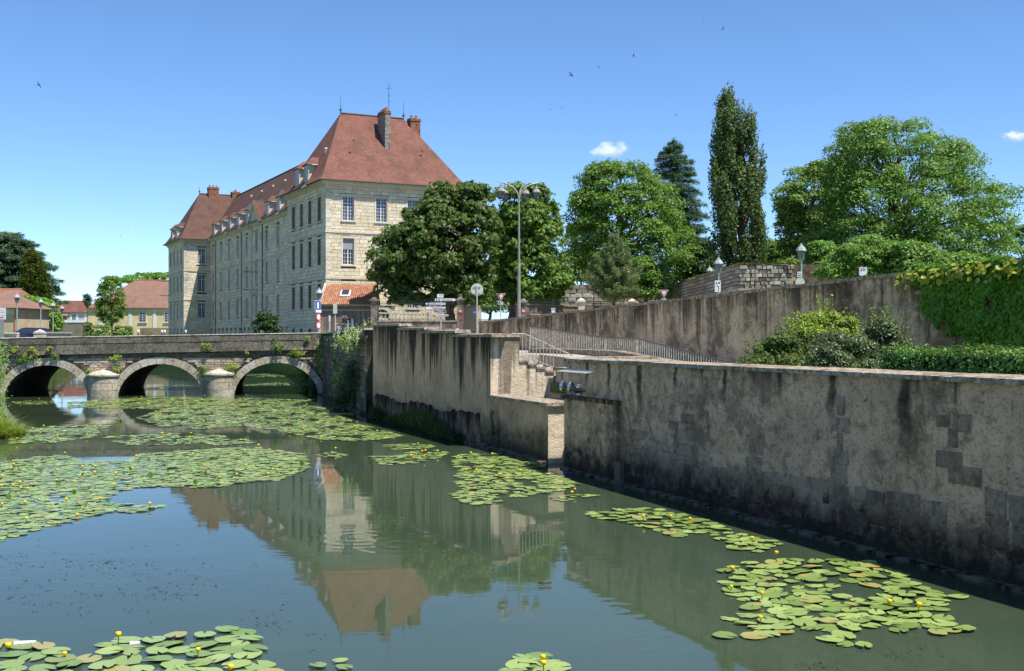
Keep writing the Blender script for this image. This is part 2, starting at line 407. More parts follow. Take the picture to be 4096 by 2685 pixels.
def mat_clay():
    m, nt, b = new_mat('clay_pantiles', .85, .2); r = rand_piece(nt); p = geo_pos(nt)
    c = mixc(nt, r, (.33, .135, .08), (.45, .24, .14))
    c = mixc(nt, ramp(nt, noise(nt, p, 2.2, 5), .5, .7, 0, .7), c, (.58, .44, .26))
    c = mixc(nt, ramp(nt, noise(nt, p, 7, 4), .58, .75, 0, .7), c, (.11, .075, .05))
    setc(nt, b, c); return m
CLAY = mat_clay()

def mat_ground(name, c1, c2, scale=3):
    m, nt, b = new_mat(name, .95, .1); p = geo_pos(nt)
    c = mixc(nt, ramp(nt, noise(nt, p, scale, 6, .7), .35, .65), c1, c2)
    c = mixc(nt, ramp(nt, noise(nt, p, .12, 4), .4, .65, 0, .5), c, tuple(x*.6 for x in c1))
    setc(nt, b, c); bump(nt, b, noise(nt, p, 25, 3), .02); return m
GRASS = mat_ground('grass_ground', (.10, .15, .035), (.17, .22, .05), 2)
ASPHALT = mat_ground('asphalt', (.055, .052, .05), (.075, .07, .066), 9)
PAVING = mat_ground('gravel_paving', (.46, .42, .34), (.34, .30, .24), 9)
MUD = mat_ground('river_mud', (.035, .035, .02), (.06, .055, .03), 1.5)

def mat_water():
    m, nt, b = new_mat('river_water', .015, .5)
    nt.nodes.remove(b); p = geo_pos(nt)
    turb = noise(nt, p, .09, 4)
    c = mixc(nt, ramp(nt, turb, .35, .65), (.070, .108, .062), (.092, .134, .074))
    rip = noise(nt, vscale(nt, p, .55, 1.6, 1), 1.0, 2, .5)
    rip2 = noise(nt, vscale(nt, p, 2.2, 6.5, 1), 1.0, 2, .5)
    calm = ramp(nt, noise(nt, p, .13, 2), .42, .62, .12, 1.0)
    hgt = mth(nt, 'ADD', mth(nt, 'MULTIPLY', rip, .55), mth(nt, 'MULTIPLY', rip2, .16))
    hgt = mth(nt, 'MULTIPLY', hgt, calm)
    for (u, v, kk, rr) in ((1435, 2150, 16., 1.6), (2470, 2435, 18., 1.1), (1600, 2180, 14., 1.7), (2580, 2570, 20., .9)):
        Y = Yw(v); ctr = (Xat(u, Y), Y, 0)
        d = nd(nt, 'VectorMath', _operation='DISTANCE', i0=p, i1=ctr).outputs['Value']
        w = mth(nt, 'MULTIPLY', mth(nt, 'SINE', mth(nt, 'MULTIPLY', d, kk)), ramp(nt, d, rr, rr*.25))
        hgt = mth(nt, 'ADD', hgt, mth(nt, 'MULTIPLY', w, .07))
    bm = nd(nt, 'Bump', Strength=1.0, Distance=.0075, Height=hgt)
    fr = nd(nt, 'Fresnel', IOR=1.333, Normal=bm.outputs[0])
    gl = nd(nt, 'BsdfGlossy', Roughness=.02, Normal=bm.outputs[0], Color=(.94, .96, .95))
    df = nd(nt, 'BsdfDiffuse', Color=c)
    tr = nd(nt, 'BsdfTransparent', Color=(.62, .70, .58))
    body = nd(nt, 'MixShader', Fac=.46, i1=df.outputs[0], i2=tr.outputs[0])
    mx = nd(nt, 'MixShader', Fac=fr.outputs[0], i1=body.outputs[0], i2=gl.outputs[0])
    nt.links.new(mx.outputs[0], nt.nodes['Material Output'].inputs['Surface'])
    return m
WATER = mat_water()

def mat_pad():
    m, nt, b = new_mat('lily_leaf', .33, .5); p = geo_pos(nt); r = rand_piece(nt)
    c = mixc(nt, r, (.14, .22, .046), (.30, .39, .11))
    r2 = mth(nt, 'FRACT', mth(nt, 'MULTIPLY', r, 17.3))
    c = mixc(nt, ramp(nt, r2, .86, .98, 0, .8), c, (.33, .27, .08))
    c = mixc(nt, ramp(nt, noise(nt, p, 7, 4), .58, .75, 0, .7), c, (.30, .28, .13))
    c = mixc(nt, ramp(nt, noise(nt, p, 22, 3), .62, .76, 0, .6), c, (.12, .09, .035))
    setc(nt, b, c); bump(nt, b, noise(nt, p, 14, 2), .01, .7); return m
PAD = mat_pad()
WEED = plain('water_weed', (.03, .028, .018), .9, .1, .3, 8)
# ------------------------------------------------------------------ quay frame: x runs along the quay towards the viewer, y landwards
Q0 = Vector((1.73, 35.9, 0)); QX = Vector((.3621, -.9321, 0)); QY = Vector((.9321, .3621, 0))
QRZ = math.atan2(QX.y, QX.x); Q0N = Q0.dot(QY)
def q2w(x, y, z=0.0): return Q0 + QX*x + QY*y + Vector((0, 0, z))
def qray(u, n=0.0):
    r = (u - CX)/F; Y = (Q0N + n)/(r*QY.x + QY.y)
    p = Vector((r*Y, Y, 0)) - Q0
    return Y, p.dot(QX)
def qpt(u, v, n=0.0):
    Y, x = qray(u, n); return x, Zat(v, Y)
def qroot(name, label, cat, group=None): return empty(name, Q0, QRZ, label, cat, group)

# ------------------------------------------------------------------ building frame: x along the lit front, y along the shaded long side
B0 = Vector((-19.8, 121.0, 3.0)); BX = Vector((.8965, .443, 0)); BY = Vector((-.443, .8965, 0)); BRZ = math.atan2(BX.y, BX.x)
def b2w(x, y, z=0.0): return B0 + BX*x + BY*y + Vector((0, 0, z))

# ------------------------------------------------------------------ river, ground, streets
def xy(v): return (v.x, v.y)
right_bank = [xy(q2w(120, .3)), xy(q2w(.25, .3)), xy(q2w(.25, 2.45)), xy(q2w(-7.2, 2.45)), xy(q2w(-7.2, .3)), xy(q2w(-24.4, .3)), (-8.0, 62.2), (-13.5, 81.0), (-17.0, 95.5), xy(b2w(-4, -3)), xy(b2w(-4, 108)), (-82, 244)]
left_bank = [(-92.4, 244), (-39.6, 91), (-34.9, 77), (-22.6, 46.8), (-10.6, 14), (16, -75)]
river = right_bank + left_bank
outer = [(-2500, -600), (2500, -600), (2500, 4000), (-2500, 4000)]
GZ = 2.4
vs = outer + river
fs = tessellate_polygon([[Vector((*p, 0)) for p in outer], [Vector((*p, 0)) for p in river]])
mb = MB(); mb.v = [(*p, GZ) for p in vs]; mb.f = [tuple(t) for t in fs]; mb.uv = [None]*len(mb.f)
n0 = len(vs)
for p in river: mb.v.append((*p, -1.4))
nr = len(river)
for i in range(nr):
    j = (i+1) % nr
    mb.f.append((4+i, 4+j, n0+j, n0+i)); mb.uv.append(None)
tag(mb.build('ground', GRASS), kind='structure')
mb = MB(); mb.v = [(*p, 0.0) for p in river]; mb.f = [tuple(t) for t in tessellate_polygon([[Vector((*p, 0)) for p in river]])]
mb.f = [f if (Vector(mb.v[f[1]])-Vector(mb.v[f[0]])).cross(Vector(mb.v[f[2]])-Vector(mb.v[f[0]])).z > 0 else f[::-1] for f in mb.f]
mb.uv = [None]*len(mb.f)
tag(mb.build('water', WATER), kind='structure')
mb2 = MB(); mb2.v = [(x, y, -1.35) for x, y, z in mb.v]; mb2.f = mb.f; mb2.uv = mb.uv
tag(mb2.build('river_bed', MUD), kind='structure')

def slab(name, poly, z0, z1, mat, slope=None):
    mb = MB()
    top = [Vector((*p, z1 if slope is None else slope(*p))) for p in poly]
    bot = [Vector((*p, z0)) for p in poly]; n = len(poly)
    t = [tuple(f) for f in tessellate_polygon([[Vector((*p, 0)) for p in poly]])]
    t = [f if (top[f[1]]-top[f[0]]).cross(top[f[2]]-top[f[0]]).z > 0 else f[::-1] for f in t]
    mb.add(top + bot, t + [(i, n+i, n+(i+1) % n, (i+1) % n) for i in range(n)])
    return tag(mb.build(name, mat), kind='structure')
plaza = [xy(q2w(-9.8, .32)), xy(q2w(-24.35, .32)), (-7.9, 62.2), (-13.4, 81.0), (-16.9, 95.5), xy(b2w(-3.9, -2.9)), xy(b2w(17, -2.9)), xy(q2w(-60, 40)), xy(q2w(-31, 30)), xy(q2w(-31, 7.6)), xy(q2w(-9.8, 7.6))]
slab('pavement', plaza, 2.3, 3.42, PAVING)

# ------------------------------------------------------------------ road wall (upper wall with the rising road behind it)
RN = 8.0
def road_z(xq): return 4.96 + (xq + 30.7) * (1.17/41.3)       # coping height along the wall
rw0 = q2w(-30.7, RN, road_z(-30.7)); slope = math.atan(1.17/41.3)
rw = empty('retaining_wall', rw0, QRZ, 'long stained render wall rising to the right below the road, creeper at its end', 'wall')
rw.rotation_euler = (0, -slope, QRZ)
L = 60.0
mb = MB().box(0, L, 0, .45, -5.2, -.06); mb.build('wall_body', WALL_ROAD, rw)
k = 0.0
while k < L:
    w = rnd.uniform(1.7, 2.3)
    MB().box(k, min(L, k+w-.012), -.07, .52, -.06 + rnd.uniform(-.004, .004), .05 + rnd.uniform(-.008, .012)).build('coping_stone', COPING, rw)
    k += w
road_poly = [xy(q2w(-31, RN+.46)), xy(q2w(30, RN+.46)), xy(q2w(30, RN+9)), xy(q2w(-31, RN+9))]
slab('road', road_poly, 2.3, 4.0, ASPHALT, lambda x, y: road_z((Vector((x, y, 0))-Q0).dot(QX)) - .95)

# ------------------------------------------------------------------ near quay wall
nw = qroot('quay_wall', 'tall weathered render wall nearest the viewer with dark water-stained foot', 'wall')
mb = MB(); L = 60.0
# face with a gently uneven surface
nx, nz = 300, 22
Z0, Z1 = -1.3, 3.4
V = np.zeros(((nx+1)*(nz+1), 3)); xs = np.linspace(0, L, nx+1); zs = np.linspace(Z0, Z1, nz+1)
XX, ZZ = np.meshgrid(xs, zs, indexing='ij')
wob = .008*np.sin(XX*1.7+ZZ*.9) + .006*np.sin(XX*.63-ZZ*2.3+1) + .003*rng.standard_normal(XX.shape)
wob[0, :] = 0; wob[:, -1] = 0
wob += .10*np.clip((1.2-ZZ)/2.5, 0, 1)*-1
V = np.stack([XX.ravel(), wob.ravel(), ZZ.ravel()], 1)
idx = np.arange((nx+1)*(nz+1)).reshape(nx+1, nz+1)
Qf = np.stack([idx[:-1, :-1].ravel(), idx[1:, :-1].ravel(), idx[1:, 1:].ravel(), idx[:-1, 1:].ravel()], 1)
fill_faces('wall_face', V, Qf, WALL_NEAR, nw, smooth=True)
MB().box(0.004, L, .12, .55, Z0, Z1-.003).box(0, .5, .02, 2.85, Z0, Z1-.006).build('wall_core', WALL_NEAR, nw)
k = -.1
while k < L:
    w = rnd.uniform(1.5, 2.4); d = rnd.uniform(-.012, .012)
    mb = MB(); z1 = 3.5 + d
    mb.hexa([(k, -.09, 3.385), (k+w-.015, -.09+rnd.uniform(-.01, .01), 3.385), (k+w-.015, .66, 3.385), (k, .66, 3.385)],
            [(k, -.085, z1-.02), (k+w-.015, -.085, z1-.02+rnd.uniform(-.008, .008)), (k+w-.015, .66, z1+.02), (k, .66, z1+.02)])
    mb.build('coping_stone', COPING, nw); k += w
MB().box(-.08, .56, .67, 2.95, 3.40, 3.53).build('coping_stone', COPING, nw)
k = .0
while k < L:
    w = rnd.uniform(2.5, 4.5)
    MB().hexa([(k, -.36, -1.2), (k+w, -.36, -1.2), (k+w, 0.2, -1.2), (k, 0.2, -1.2)],
              [(k, -.24+rnd.uniform(-.02, .02), .05), (k+w, -.24+rnd.uniform(-.02, .02), .05), (k+w, 0.2, .11), (k, 0.2, .11)]).build('footing', CONCRETE, nw)
    k += w
# thin stones that show through where the render has fallen off
def patch_mat():
    m, nt, b = new_mat('bared_stone', .95, .1); p = geo_pos(nt); r = rand_piece(nt)
    c = mixc(nt, r, (.48, .32, .225), (.68, .47, .335))
    c = mixc(nt, ramp(nt, noise(nt, p, 2.6, 8, .75, .4), .42, .66, 0, .7), c, (.15, .10, .072))
    c = mixc(nt, ramp(nt, noise(nt, p, 17, 5, .75), .5, .7, 0, .75), c, (.09, .062, .045))
    z = nd(nt, 'SeparateXYZ', Vector=p).outputs[2]
    lo = ramp(nt, mth(nt, 'ADD', z, mth(nt, 'MULTIPLY', mth(nt, 'SUBTRACT', noise(nt, p, .55, 8, .68), .5), 1.8)), 1.2, .35, 0, .92)
    c = mixc(nt, mth(nt, 'MULTIPLY', lo, ramp(nt, noise(nt, p, 3.1, 6, .7), .25, .6, .35, 1)), c, (.048, .035, .027))
    setc(nt, b, c); bump(nt, b, noise(nt, p, 9, 7, .75), .12, 1.0); return m
PATCH = patch_mat()
def rough_block(seed):
    r = random.Random(seed); j = lambda a: r.uniform(-a, a)
    mb = MB(); c = .09
    fr = [(-.5+c+j(.05), -.5+j(.06), -.5+c+j(.07)), (.5-c+j(.05), -.5+j(.06), -.5+c+j(.07)), (.5-c+j(.05), -.5+j(.06), .5-c+j(.07)), (-.5+c+j(.05), -.5+j(.06), .5-c+j(.07))]
    md = [(-.5+j(.025), -.2, -.5+j(.04)), (.5+j(.025), -.2, -.5+j(.04)), (.5+j(.025), -.2, .5+j(.04)), (-.5+j(.025), -.2, .5+j(.04))]
    bk = [(x, .5, z) for x, y, z in md]
    mb.add(fr+md+bk, [(0,1,2,3)] + [(4+i, 4+(i+1) % 4, (i+1) % 4, i) for i in range(4)] + [(8+i, 8+(i+1) % 4, 4+(i+1) % 4, 4+i) for i in range(4)])
    return mb
BLOCKS = {}
def block_obj(name, mat, parent, x0, x1, z0, z1, yf, depth):
    """one stone, front face at y = yf looking to -y, shared mesh scaled to size"""
    key = mat.name
    if key not in BLOCKS: BLOCKS[key] = [rough_block(i).mesh('stone_'+key, mat) for i in range(7)]
    return link(name, rnd.choice(BLOCKS[key]), parent, ((x0+x1)/2, yf+depth/2, (z0+z1)/2), 0, (x1-x0, depth, z1-z0))
def wstone(u0, v0, u1, v1):
    xa, za = qpt(u0, v1); xb, zb = qpt(u1, v0)
    z0, z1 = min(za, zb), max(za, zb)
    gx, gz = rnd.uniform(-.02, .02), rnd.uniform(-.015, .015)
    block_obj('bared_stone', PATCH, nw, min(xa, xb)+gx, max(xa, xb)+gx, z0+gz, z1+gz, -.018 - rnd.uniform(0, .016) - .10*max(0, (1.2-z0)/2.5), .12)
for q in ((2512,1722,2582,1750), (2690,1580,2782,1608), (2732,1535,2756,1578), (2722,1660,2776,1690), (2675,1690,2712,1718), (2692,1727,2775,1772), (2560,1798,2640,1826),
          (2645,1808,2700,1830), (2706,1784,2766,1836), (2512,1800,2580,1820), (2510,1826,2580,1856), (2584,1822,2735,1885), (2525,1862,2602,1905), (2605,1880,2725,1950), (2728,1895,2762,1945), (2766,1878,2812,1908), (2814,1874,2878,1916), (2882,1888,2982,1922), (2765,1915,2870,1955),
          (3345,1585,3380,1662), (3318,1676,3402,1726), (3345,1730,3372,1798), (3308,1800,3398,1852), (3322,1856,3388,1935), (3315,1945,3400,1985),
          (2985,1835,3052,1888), (2993,1765,3055,1815), (2988,1888,3060,1945), (3005,1700,3035,1755), (2880,1930,2975,1975), (2985,1955,3060,2005),
          (3065,1900,3145,1942), (3150,1912,3220,1950), (3222,1920,3318,1962), (3080,1955,3170,2000), (3180,1965,3300,2010), (3105,2010,3210,2055), (3320,1995,3410,2040),
          (3420,1950,3470,2000), (3465,1972,3540,2018), (3545,1985,3680,2060), (3685,2015,3795,2110), (3470,2030,3600,2090), (3610,2070,3700,2140), (3240,2020,3330,2075), (3350,2055,3460,2120),
          (3745,1660,3805,1710), (3815,1660,3890,1725), (3790,1715,3830,1790), (3745,1808,3855,1862), (3780,1875,3925,1930), (3942,1970,4030,2070), (4040,1990,4110,2080), (3945,2085,4040,2180), (4050,2090,4130,2190), (3830,2120,3930,2190)):
    wstone(*q)
# pilaster block under the floodlights, with its own dark slab
xa, _ = qpt(2271, 1500); xb, _ = qpt(2478, 1500)
mb = MB().box(.02, xb, -.10, .05, -1.2, 2.22); mb.build('buttress', WALL_NEAR, nw)
MB().box(-.02, xb+.12, -.20, .04, 2.22, 2.34).build('buttress_slab', CONCRETE, nw)
MB().box(xb-.02, xb+.35, -.16, .02, -.2, .62).build('drain_stub', DRESSED_DARK, nw)

# ------------------------------------------------------------------ terrace wall with stepped coping
tw = qroot('terrace_wall', 'stained terrace wall with stepped coping beside the stairs', 'wall')
steps = [(1492, 1592, 4.77), (1592, 1694, 4.58), (1694, 1816, 4.42), (1816, 1962, 4.26)]
for i, (u0, u1, zt) in enumerate(steps):
    x0 = qray(u0)[1]; x1 = qray(u1)[1]
    if i == 3: x1 = -7.0
    MB().box(x0, x1, 0, .5, -1.3, zt-.12).build('wall_panel', WALL_TERR, tw)
    MB().hexa([(x0-.05, -.08, zt-.12), (x1+.35, -.08, zt-.12), (x1+.35, .62, zt-.12), (x0-.05, .62, zt-.12)],
              [(x0-.05, -.06, zt-.01), (x1+.33, -.06, zt-.02), (x1+.33, .6, zt+.02), (x0-.05, .6, zt+.02)]).build('coping_stone', COPING, tw)
    k = x0
    while k < x1:
        w = min(rnd.uniform(2.5, 4), x1-k)
        MB().hexa([(k, -.4, -1.2), (k+w, -.4, -1.2), (k+w, .1, -1.2), (k, .1, -1.2)],
                  [(k, -.25, .06), (k+w-.02, -.25, .06), (k+w-.02, .1, .14), (k, .1, .14)]).build('footing', CONCRETE, tw)
        k += w
# lower half: older masonry skin standing slightly proud of the render
x0 = qray(1500)[1]; x1 = qray(1920)[1]
mbp = MB(); n = 40
n = 120; pts = [(x0+(x1-x0)*i/n, 1.08+.10*math.sin(i*.13)+.05*abs(math.sin(i*.41))+rnd.uniform(-.025, .025)+(.07 if i % 23 in (3, 4, 5) else 0)) for i in range(n+1)]
poly = [(x0, -1.2), (x1, -1.2)] + pts[::-1]
mbp.prism(poly, -.035, .0); mbp.build('old_skin', mat_render('old_masonry', (.52, .34, .215), (.07, .05, .036), 1.45, 1.6, 1.0, None, 0, .7, None, 1.2, .36, .7, .8), tw)
# low continuation of the wall down to the landing
MB().box(-6.98, -1.55, 0, .66, -1.3, 1.88).build('low_wall', WALL_TERR, tw)
MB().box(-1.552, -1.53, .012, .648, -1.2, 1.879).build('wall_end_lit', WALL_STAIR, tw)  # thin lighter skin, sunlit tone of the end face put into its colour
k = -7.05
for w in (2.0, 1.9, 1.75):
    MB().hexa([(k, -.09, 1.88), (k+w-.01, -.09, 1.88), (k+w-.01, .73, 1.88), (k, .73, 1.88)],
              [(k, -.08, 1.985), (k+w-.01, -.08, 1.985), (k+w-.01, .73, 2.02), (k, .73, 2.02)]).build('coping_stone', COPING, tw); k += w
k = -6.98
while k < -1.6:
    w = min(2.7, -1.5-k)
    MB().hexa([(k, -.4, -1.2), (k+w, -.4, -1.2), (k+w, .1, -1.2), (k, .1, -1.2)], [(k, -.25, .05), (k+w-.02, -.25, .05), (k+w-.02, .1, .12), (k, .1, .12)]).build('footing', CONCRETE, tw); k += w

# sunlit stair wall facing the viewer
sw = empty('stair_wall', q2w(-7.0, 0), math.atan2(QY.y, QY.x), 'sunlit streaked stair wall with small stepped copings beside the terrace wall', 'wall')
MB().box(.01, 1.16, 0, .5, -1.2, 4.14).build('wall_panel', WALL_STAIR, sw)
MB().box(-.06, 1.24, -.07, .56, 4.14, 4.26).build('coping_stone', COPING, sw)
for i, zt in enumerate((3.26, 3.13, 3.0, 2.87)):
    x0 = 1.16 + i*.36
    MB().box(x0, x0+.36, .02+.004*i, .4, -1.2, zt-.07).build('wall_panel', WALL_STAIR, sw)
    MB().box(x0-.01, x0+.40, -.03, .44, zt-.07, zt).build('coping_stone', STEP, sw)
for i in range(9):
    block_obj('quoin', STEP, sw, 2.56, 2.56+.16+.06*(i % 2), .9+i*.2, .9+i*.2+.19, -.02, .35)
# inner retaining wall behind the landing and the pier that carries the rail
iw = qroot('landing_wall', 'short pinkish wall behind the river landing, under the stair rail', 'wall')
MB().box(-6.75, .0, 2.55, 2.9, -1.2, 2.92).build('wall_body', WALL_STAIR, iw)
MB().box(-6.85, .0, 2.48, 2.96, 2.92, 3.0).build('coping_stone', COPING, iw)
st = qroot('stone_stairs', 'worn stone steps leading down to the water between the walls', 'stairs')
for i in range(8):                                                        # lower flight down to the water
    zt = 2.05 - i*.22
    MB().box(-6.7+.002*i, -3.6, 2.5-(i+1)*.24, 2.52-i*.24, -1.2, zt).build('step', STEP, st)
for i in range(4):
    zt = .29 - .0*i
MB().box(-3.6, .2, .6, 2.54, -1.2, .55).build('landing', STEP, st)
for i in range(5):                                                        # upper flight beside the sunlit wall
    zt = 3.36 - i*.13
    MB().box(-9.6, -7.42, 1.0+i*.42, 1.0+(i+1)*.42+.05, 2.0, zt).build('step', COPING_LIGHT, st)
# apron and ramp behind the stairs
mb = MB(); pr = [(-9.8, 3.42), (-7.4, 3.44), (0, 3.05), (6.0, 2.3)]
tag(slab('path', [xy(q2w(-9.8, 3.15)), xy(q2w(-9.8, 7.95)), xy(q2w(8, 7.95)), xy(q2w(8, 5.1)), xy(q2w(-4.0, 5.1)), xy(q2w(-4, 3.15))], 1.5, 3.4, PAVING,
     lambda x, y: max(2.42, 3.43 - max(0, ((Vector((x, y, 0))-Q0).dot(QX)+5))*.16)), kind='structure')
ck = qroot('ramp_kerb', 'long stone kerb under the ramp railing', 'kerb')
for i in range(8):
    xa = -15.0 + i*2.2; za = 3.62 if xa < -7 else 3.6 - max(0, xa+5)*.16
    zb = 3.62 if xa+2.2 < -7 else 3.6 - max(0, xa+2.2+5)*.16
    MB().hexa([(xa, 4.75, 1.9), (xa+2.19, 4.75, 1.9), (xa+2.19, 5.15, 1.9), (xa, 5.15, 1.9)], [(xa, 4.75, za), (xa+2.19, 4.75, zb), (xa+2.19, 5.15, zb+.02), (xa, 5.15, za+.02)]).build('kerb_stone', COPING, ck)

# ------------------------------------------------------------------ railings
def bar_mesh(r, h): return MB().tube([(0,0,0), (0,0,h)], r, 6).mesh('bar', IRON_RAIL)
def railing(label, pts, spacing, n, r=.016, h=.92, thick=.02):
    """pts: (xq, ztop) corners along the quay at landward offset n"""
    rt = qroot('railing', label, 'railing')
    MB().tube([(x, n, z) for x, z in pts], thick, 8).build('top_rail', RAIL_DARK, rt)
    MB().tube([(x, n, z-h+.06) for x, z in pts], .014, 6).build('bottom_rail', IRON_RAIL, rt)
    bm = bar_mesh(r, h)
    for (xa, za), (xb, zb) in zip(pts[:-1], pts[1:]):
        m = max(1, int(abs(xb-xa)/spacing))
        for i in range(m):
            t = (i+.5)/m
            link('bar', bm, rt, (xa+(xb-xa)*t, n, za+(zb-za)*t-h))
    pm = MB().tube([(0,0,-.1), (0,0,h)], .02, 8).mesh('post', IRON_RAIL)
    for x, z in pts: link('post', pm, rt, (x, n, z-h))
    return rt
cor = [(2121, 1305), (2421, 1350), (2548, 1353), (2975, 1463)]
railing('long grey bar railing sloping down the ramp to the garden shrubs', [qpt(u, v, 4.95) for u, v in cor], .165, 4.95)
# stair rail beside the steps: runs along the steps, then down
sr = empty('railing', q2w(-8.0, 0), math.atan2(QY.y, QY.x), 'short bar railing above the stone steps, next to the terrace wall end', 'railing')
seg = [(1.22, 4.27), (1.75, 4.27), (4.2, 3.25), (4.55, 3.1)]
MB().tube([(x, .0, z) for x, z in seg], .02, 8).build('top_rail', IRON_RAIL, sr)
MB().tube([(1.22, 0, 3.42), (1.75, 0, 3.42), (4.2, 0, 2.5)], .014, 6).build('bottom_rail', IRON_RAIL, sr)
bm = bar_mesh(.016, .86)
for i in range(21):
    x = 1.25 + i*.145
    zt = 4.27 if x < 1.75 else 4.27 - (x-1.75)*(1.02/2.45)
    link('bar', bm, sr, (x, 0, zt-.86))
# ------------------------------------------------------------------ bridge
BA = Vector((-36.2, 76.55, 0)); BB = Vector((-13.45, 81.0, 0))
BD = (BB-BA); BL = BD.length; BD.normalize(); BN = Vector((-BD.y, BD.x, 0)); BRG = math.atan2(BD.y, BD.x)
def fx(u):
    r = (u-CX)/F                                        # ray (r,1)*Y meets BA + BD*t
    t = (r*BA.y - BA.x)/(BD.x - r*BD.y); return t
def fY(t): return (BA + BD*t).y
br = empty('bridge', BA, BRG, 'old stone bridge with three round arches and two rounded piers', 'bridge')
X0, X1 = -9.0, BL + .35
def ztop(x): return 4.02 + .40*max(0, x)/BL
W = 14.0
arches = [(fx(18), fx(352), 2.17), (fx(472), fx(812), 2.22), (fx(937), fx(1273), 2.27)]
def arch_pts(a, b, h, n=28, grow=0.0, z0=-.2):
    c, rx = (a+b)/2, (b-a)/2+grow; rz = h - z0 + grow
    return [(c - rx*math.cos(math.pi*i/n), z0 + rz*math.sin(math.pi*i/n)) for i in range(n+1)]
poly = [(X0, -1.3)]
for a, b, h in arches:
    poly += [(a, -1.3)] + arch_pts(a, b, h) + [(b, -1.3)]
zs_ = lambda x: ztop(x) - 1.22                          # underside of the string course
poly += [(X1, -1.3), (X1, zs_(X1)), (X0, zs_(X0))]
MB().prism(poly, 0, W).build('bridge_core', plain('bridge_core', (.15, .13, .10), .95, .1, .4, 2, 0, .03), br)
# voussoirs
for a, b, h in arches:
    n = 17; inner = arch_pts(a, b, h, n); outer_ = arch_pts(a, b, h, n, .52, -.2)
    for i in range(n):
        g = .012
        p = [Vector(inner[i]), Vector(inner[i+1]), Vector(outer_[i+1]), Vector(outer_[i])]
        c = sum(p, Vector((0, 0)))/4
        p = [c + (q-c)*(1-.05) for q in p]
        mb = MB(); d = -.07 - rnd.uniform(0, .02)
        mb.prism([(q.x, q.y) for q in p][::1], d, .3)
        mb.build('voussoir', VOUSSOIR, br)
# spandrel stones
def in_arch(x, z):
    for a, b, h in arches:
        c, rx, rz = (a+b)/2, (b-a)/2+.5, h+.2+.5
        if ((x-c)/rx)**2 + ((z+.2)/rz)**2 < 1: return True
    return False
z = .0
piers = [((arches[0][1]+arches[1][0])/2), ((arches[1][1]+arches[2][0])/2)]
while z < 3.1:
    hgt = rnd.choice((.15, .17, .19)) if z > 1.6 else rnd.uniform(.26, .34)
    x = -1.0
    while x < BL + .3:
        w = rnd.uniform(.35, .9)
        zb = min(z+hgt, zs_(x)-.01)
        if zb - z > .07:
            ok = not any(in_arch(x+w*t, zz) for t in (.0, .5, 1) for zz in (z, zb))
            if not ok:                                   # trim against the ring
                ok2 = not any(in_arch(x+w*t, zz) for t in (.0, .3, .6) for zz in (z, zb))
                if ok2: w *= .6; ok = True
            if ok and not any(abs(x+w/2-p) < 1.0 and z < 1.4 for p in piers):
                m = BRIDGE_STONE if z < 2.5 else PARAPET
                block_obj('spandrel_stone', m, br, x+.008, x+w-.008, z+.008, zb-.008, -.035-rnd.uniform(0, .012), .12)
        x += w
    z += hgt
# string course, two parapet courses, coping edge
def course(name, zlo, zhi, lo, hi, yf, depth, mat, gap=.012):
    x = X0
    while x < X1:
        w = min(rnd.uniform(lo, hi), X1-x)
        za, zb = zlo(x+w/2), zhi(x+w/2); t = .40/BL if x > 0 else 0
        a, b = x+gap/2, x+w-gap/2; dy = rnd.uniform(-.012, .012); c = .018
        mb = MB(); dz = t*w/2
        mb.hexa([(a, yf+dy, za-dz), (b, yf+dy, za+dz), (b, yf+depth, za+dz), (a, yf+depth, za-dz)],
                [(a, yf+dy+c, zb-dz), (b, yf+dy+c, zb+dz), (b, yf+depth, zb+dz), (a, yf+depth, zb-dz)])
        mb.build(name, mat, br); x += w
course('string_stone', lambda x: ztop(x)-1.21, lambda x: ztop(x)-.97, 1.4, 2.3, -.24, .7, PARAPET)
course('parapet_stone', lambda x: ztop(x)-.966, lambda x: ztop(x)-.50, 1.0, 2.4, -.10, .46, PARAPET)
course('parapet_stone', lambda x: ztop(x)-.494, lambda x: ztop(x)-.045, 1.6, 3.4, -.115, .48, PARAPET)
course('coping_stone', lambda x: ztop(x)-.04, lambda x: ztop(x), 1.6, 3.2, -.13, .52, COPING_LIGHT)
MB().box(X0, X1, .38, W-.4, 2.6, 3.0).build('deck', ASPHALT, br)
MB().box(X0, X1+2, W-.42, W, 2.4, 3.85).build('far_parapet', PARAPET, br)
# piers: rounded cutwaters with moulding and low conical cap
for pc in piers:
    w = 1.0
    for (za, zb, nb, off) in ((-1.3, .45, 3, 0), (.46, .93, 4, .5), (.94, 1.33, 3, .2)):
        for i in range(nb):
            a0 = math.pi + math.pi*(i+.01)/nb; a1 = math.pi + math.pi*(i+.99)/nb
            mb = MB(); rr = w + rnd.uniform(-.012, .012); k = 6
            ring = [(pc+rr*math.cos(a0+(a1-a0)*j/k), rr*.95*math.sin(a0+(a1-a0)*j/k)) for j in range(k+1)]
            inn = [(pc+.6*math.cos(a0+(a1-a0)*j/k), .55*math.sin(a0+(a1-a0)*j/k)) for j in range(k+1)][::-1]
            R_ = ring + inn
            mb.hexa([(x, y, za) for x, y in R_], [(x, y, zb-.008) for x, y in R_]); mb.build('pier_stone', VOUSSOIR, br)
    for nm, prof in (('pier_moulding', [(.5, 1.34), (1.0, 1.34), (1.10, 1.40), (1.12, 1.5), (1.08, 1.56), (.5, 1.56)]), ('pier_cap', [(1.0, 1.565), (.98, 1.60), (.02, 1.88), (.0, 1.88)])):
        mb = MB().lathe(prof, 18, (pc, .05, 0), math.pi, 2*math.pi); mb.build(nm, VOUSSOIR, br)

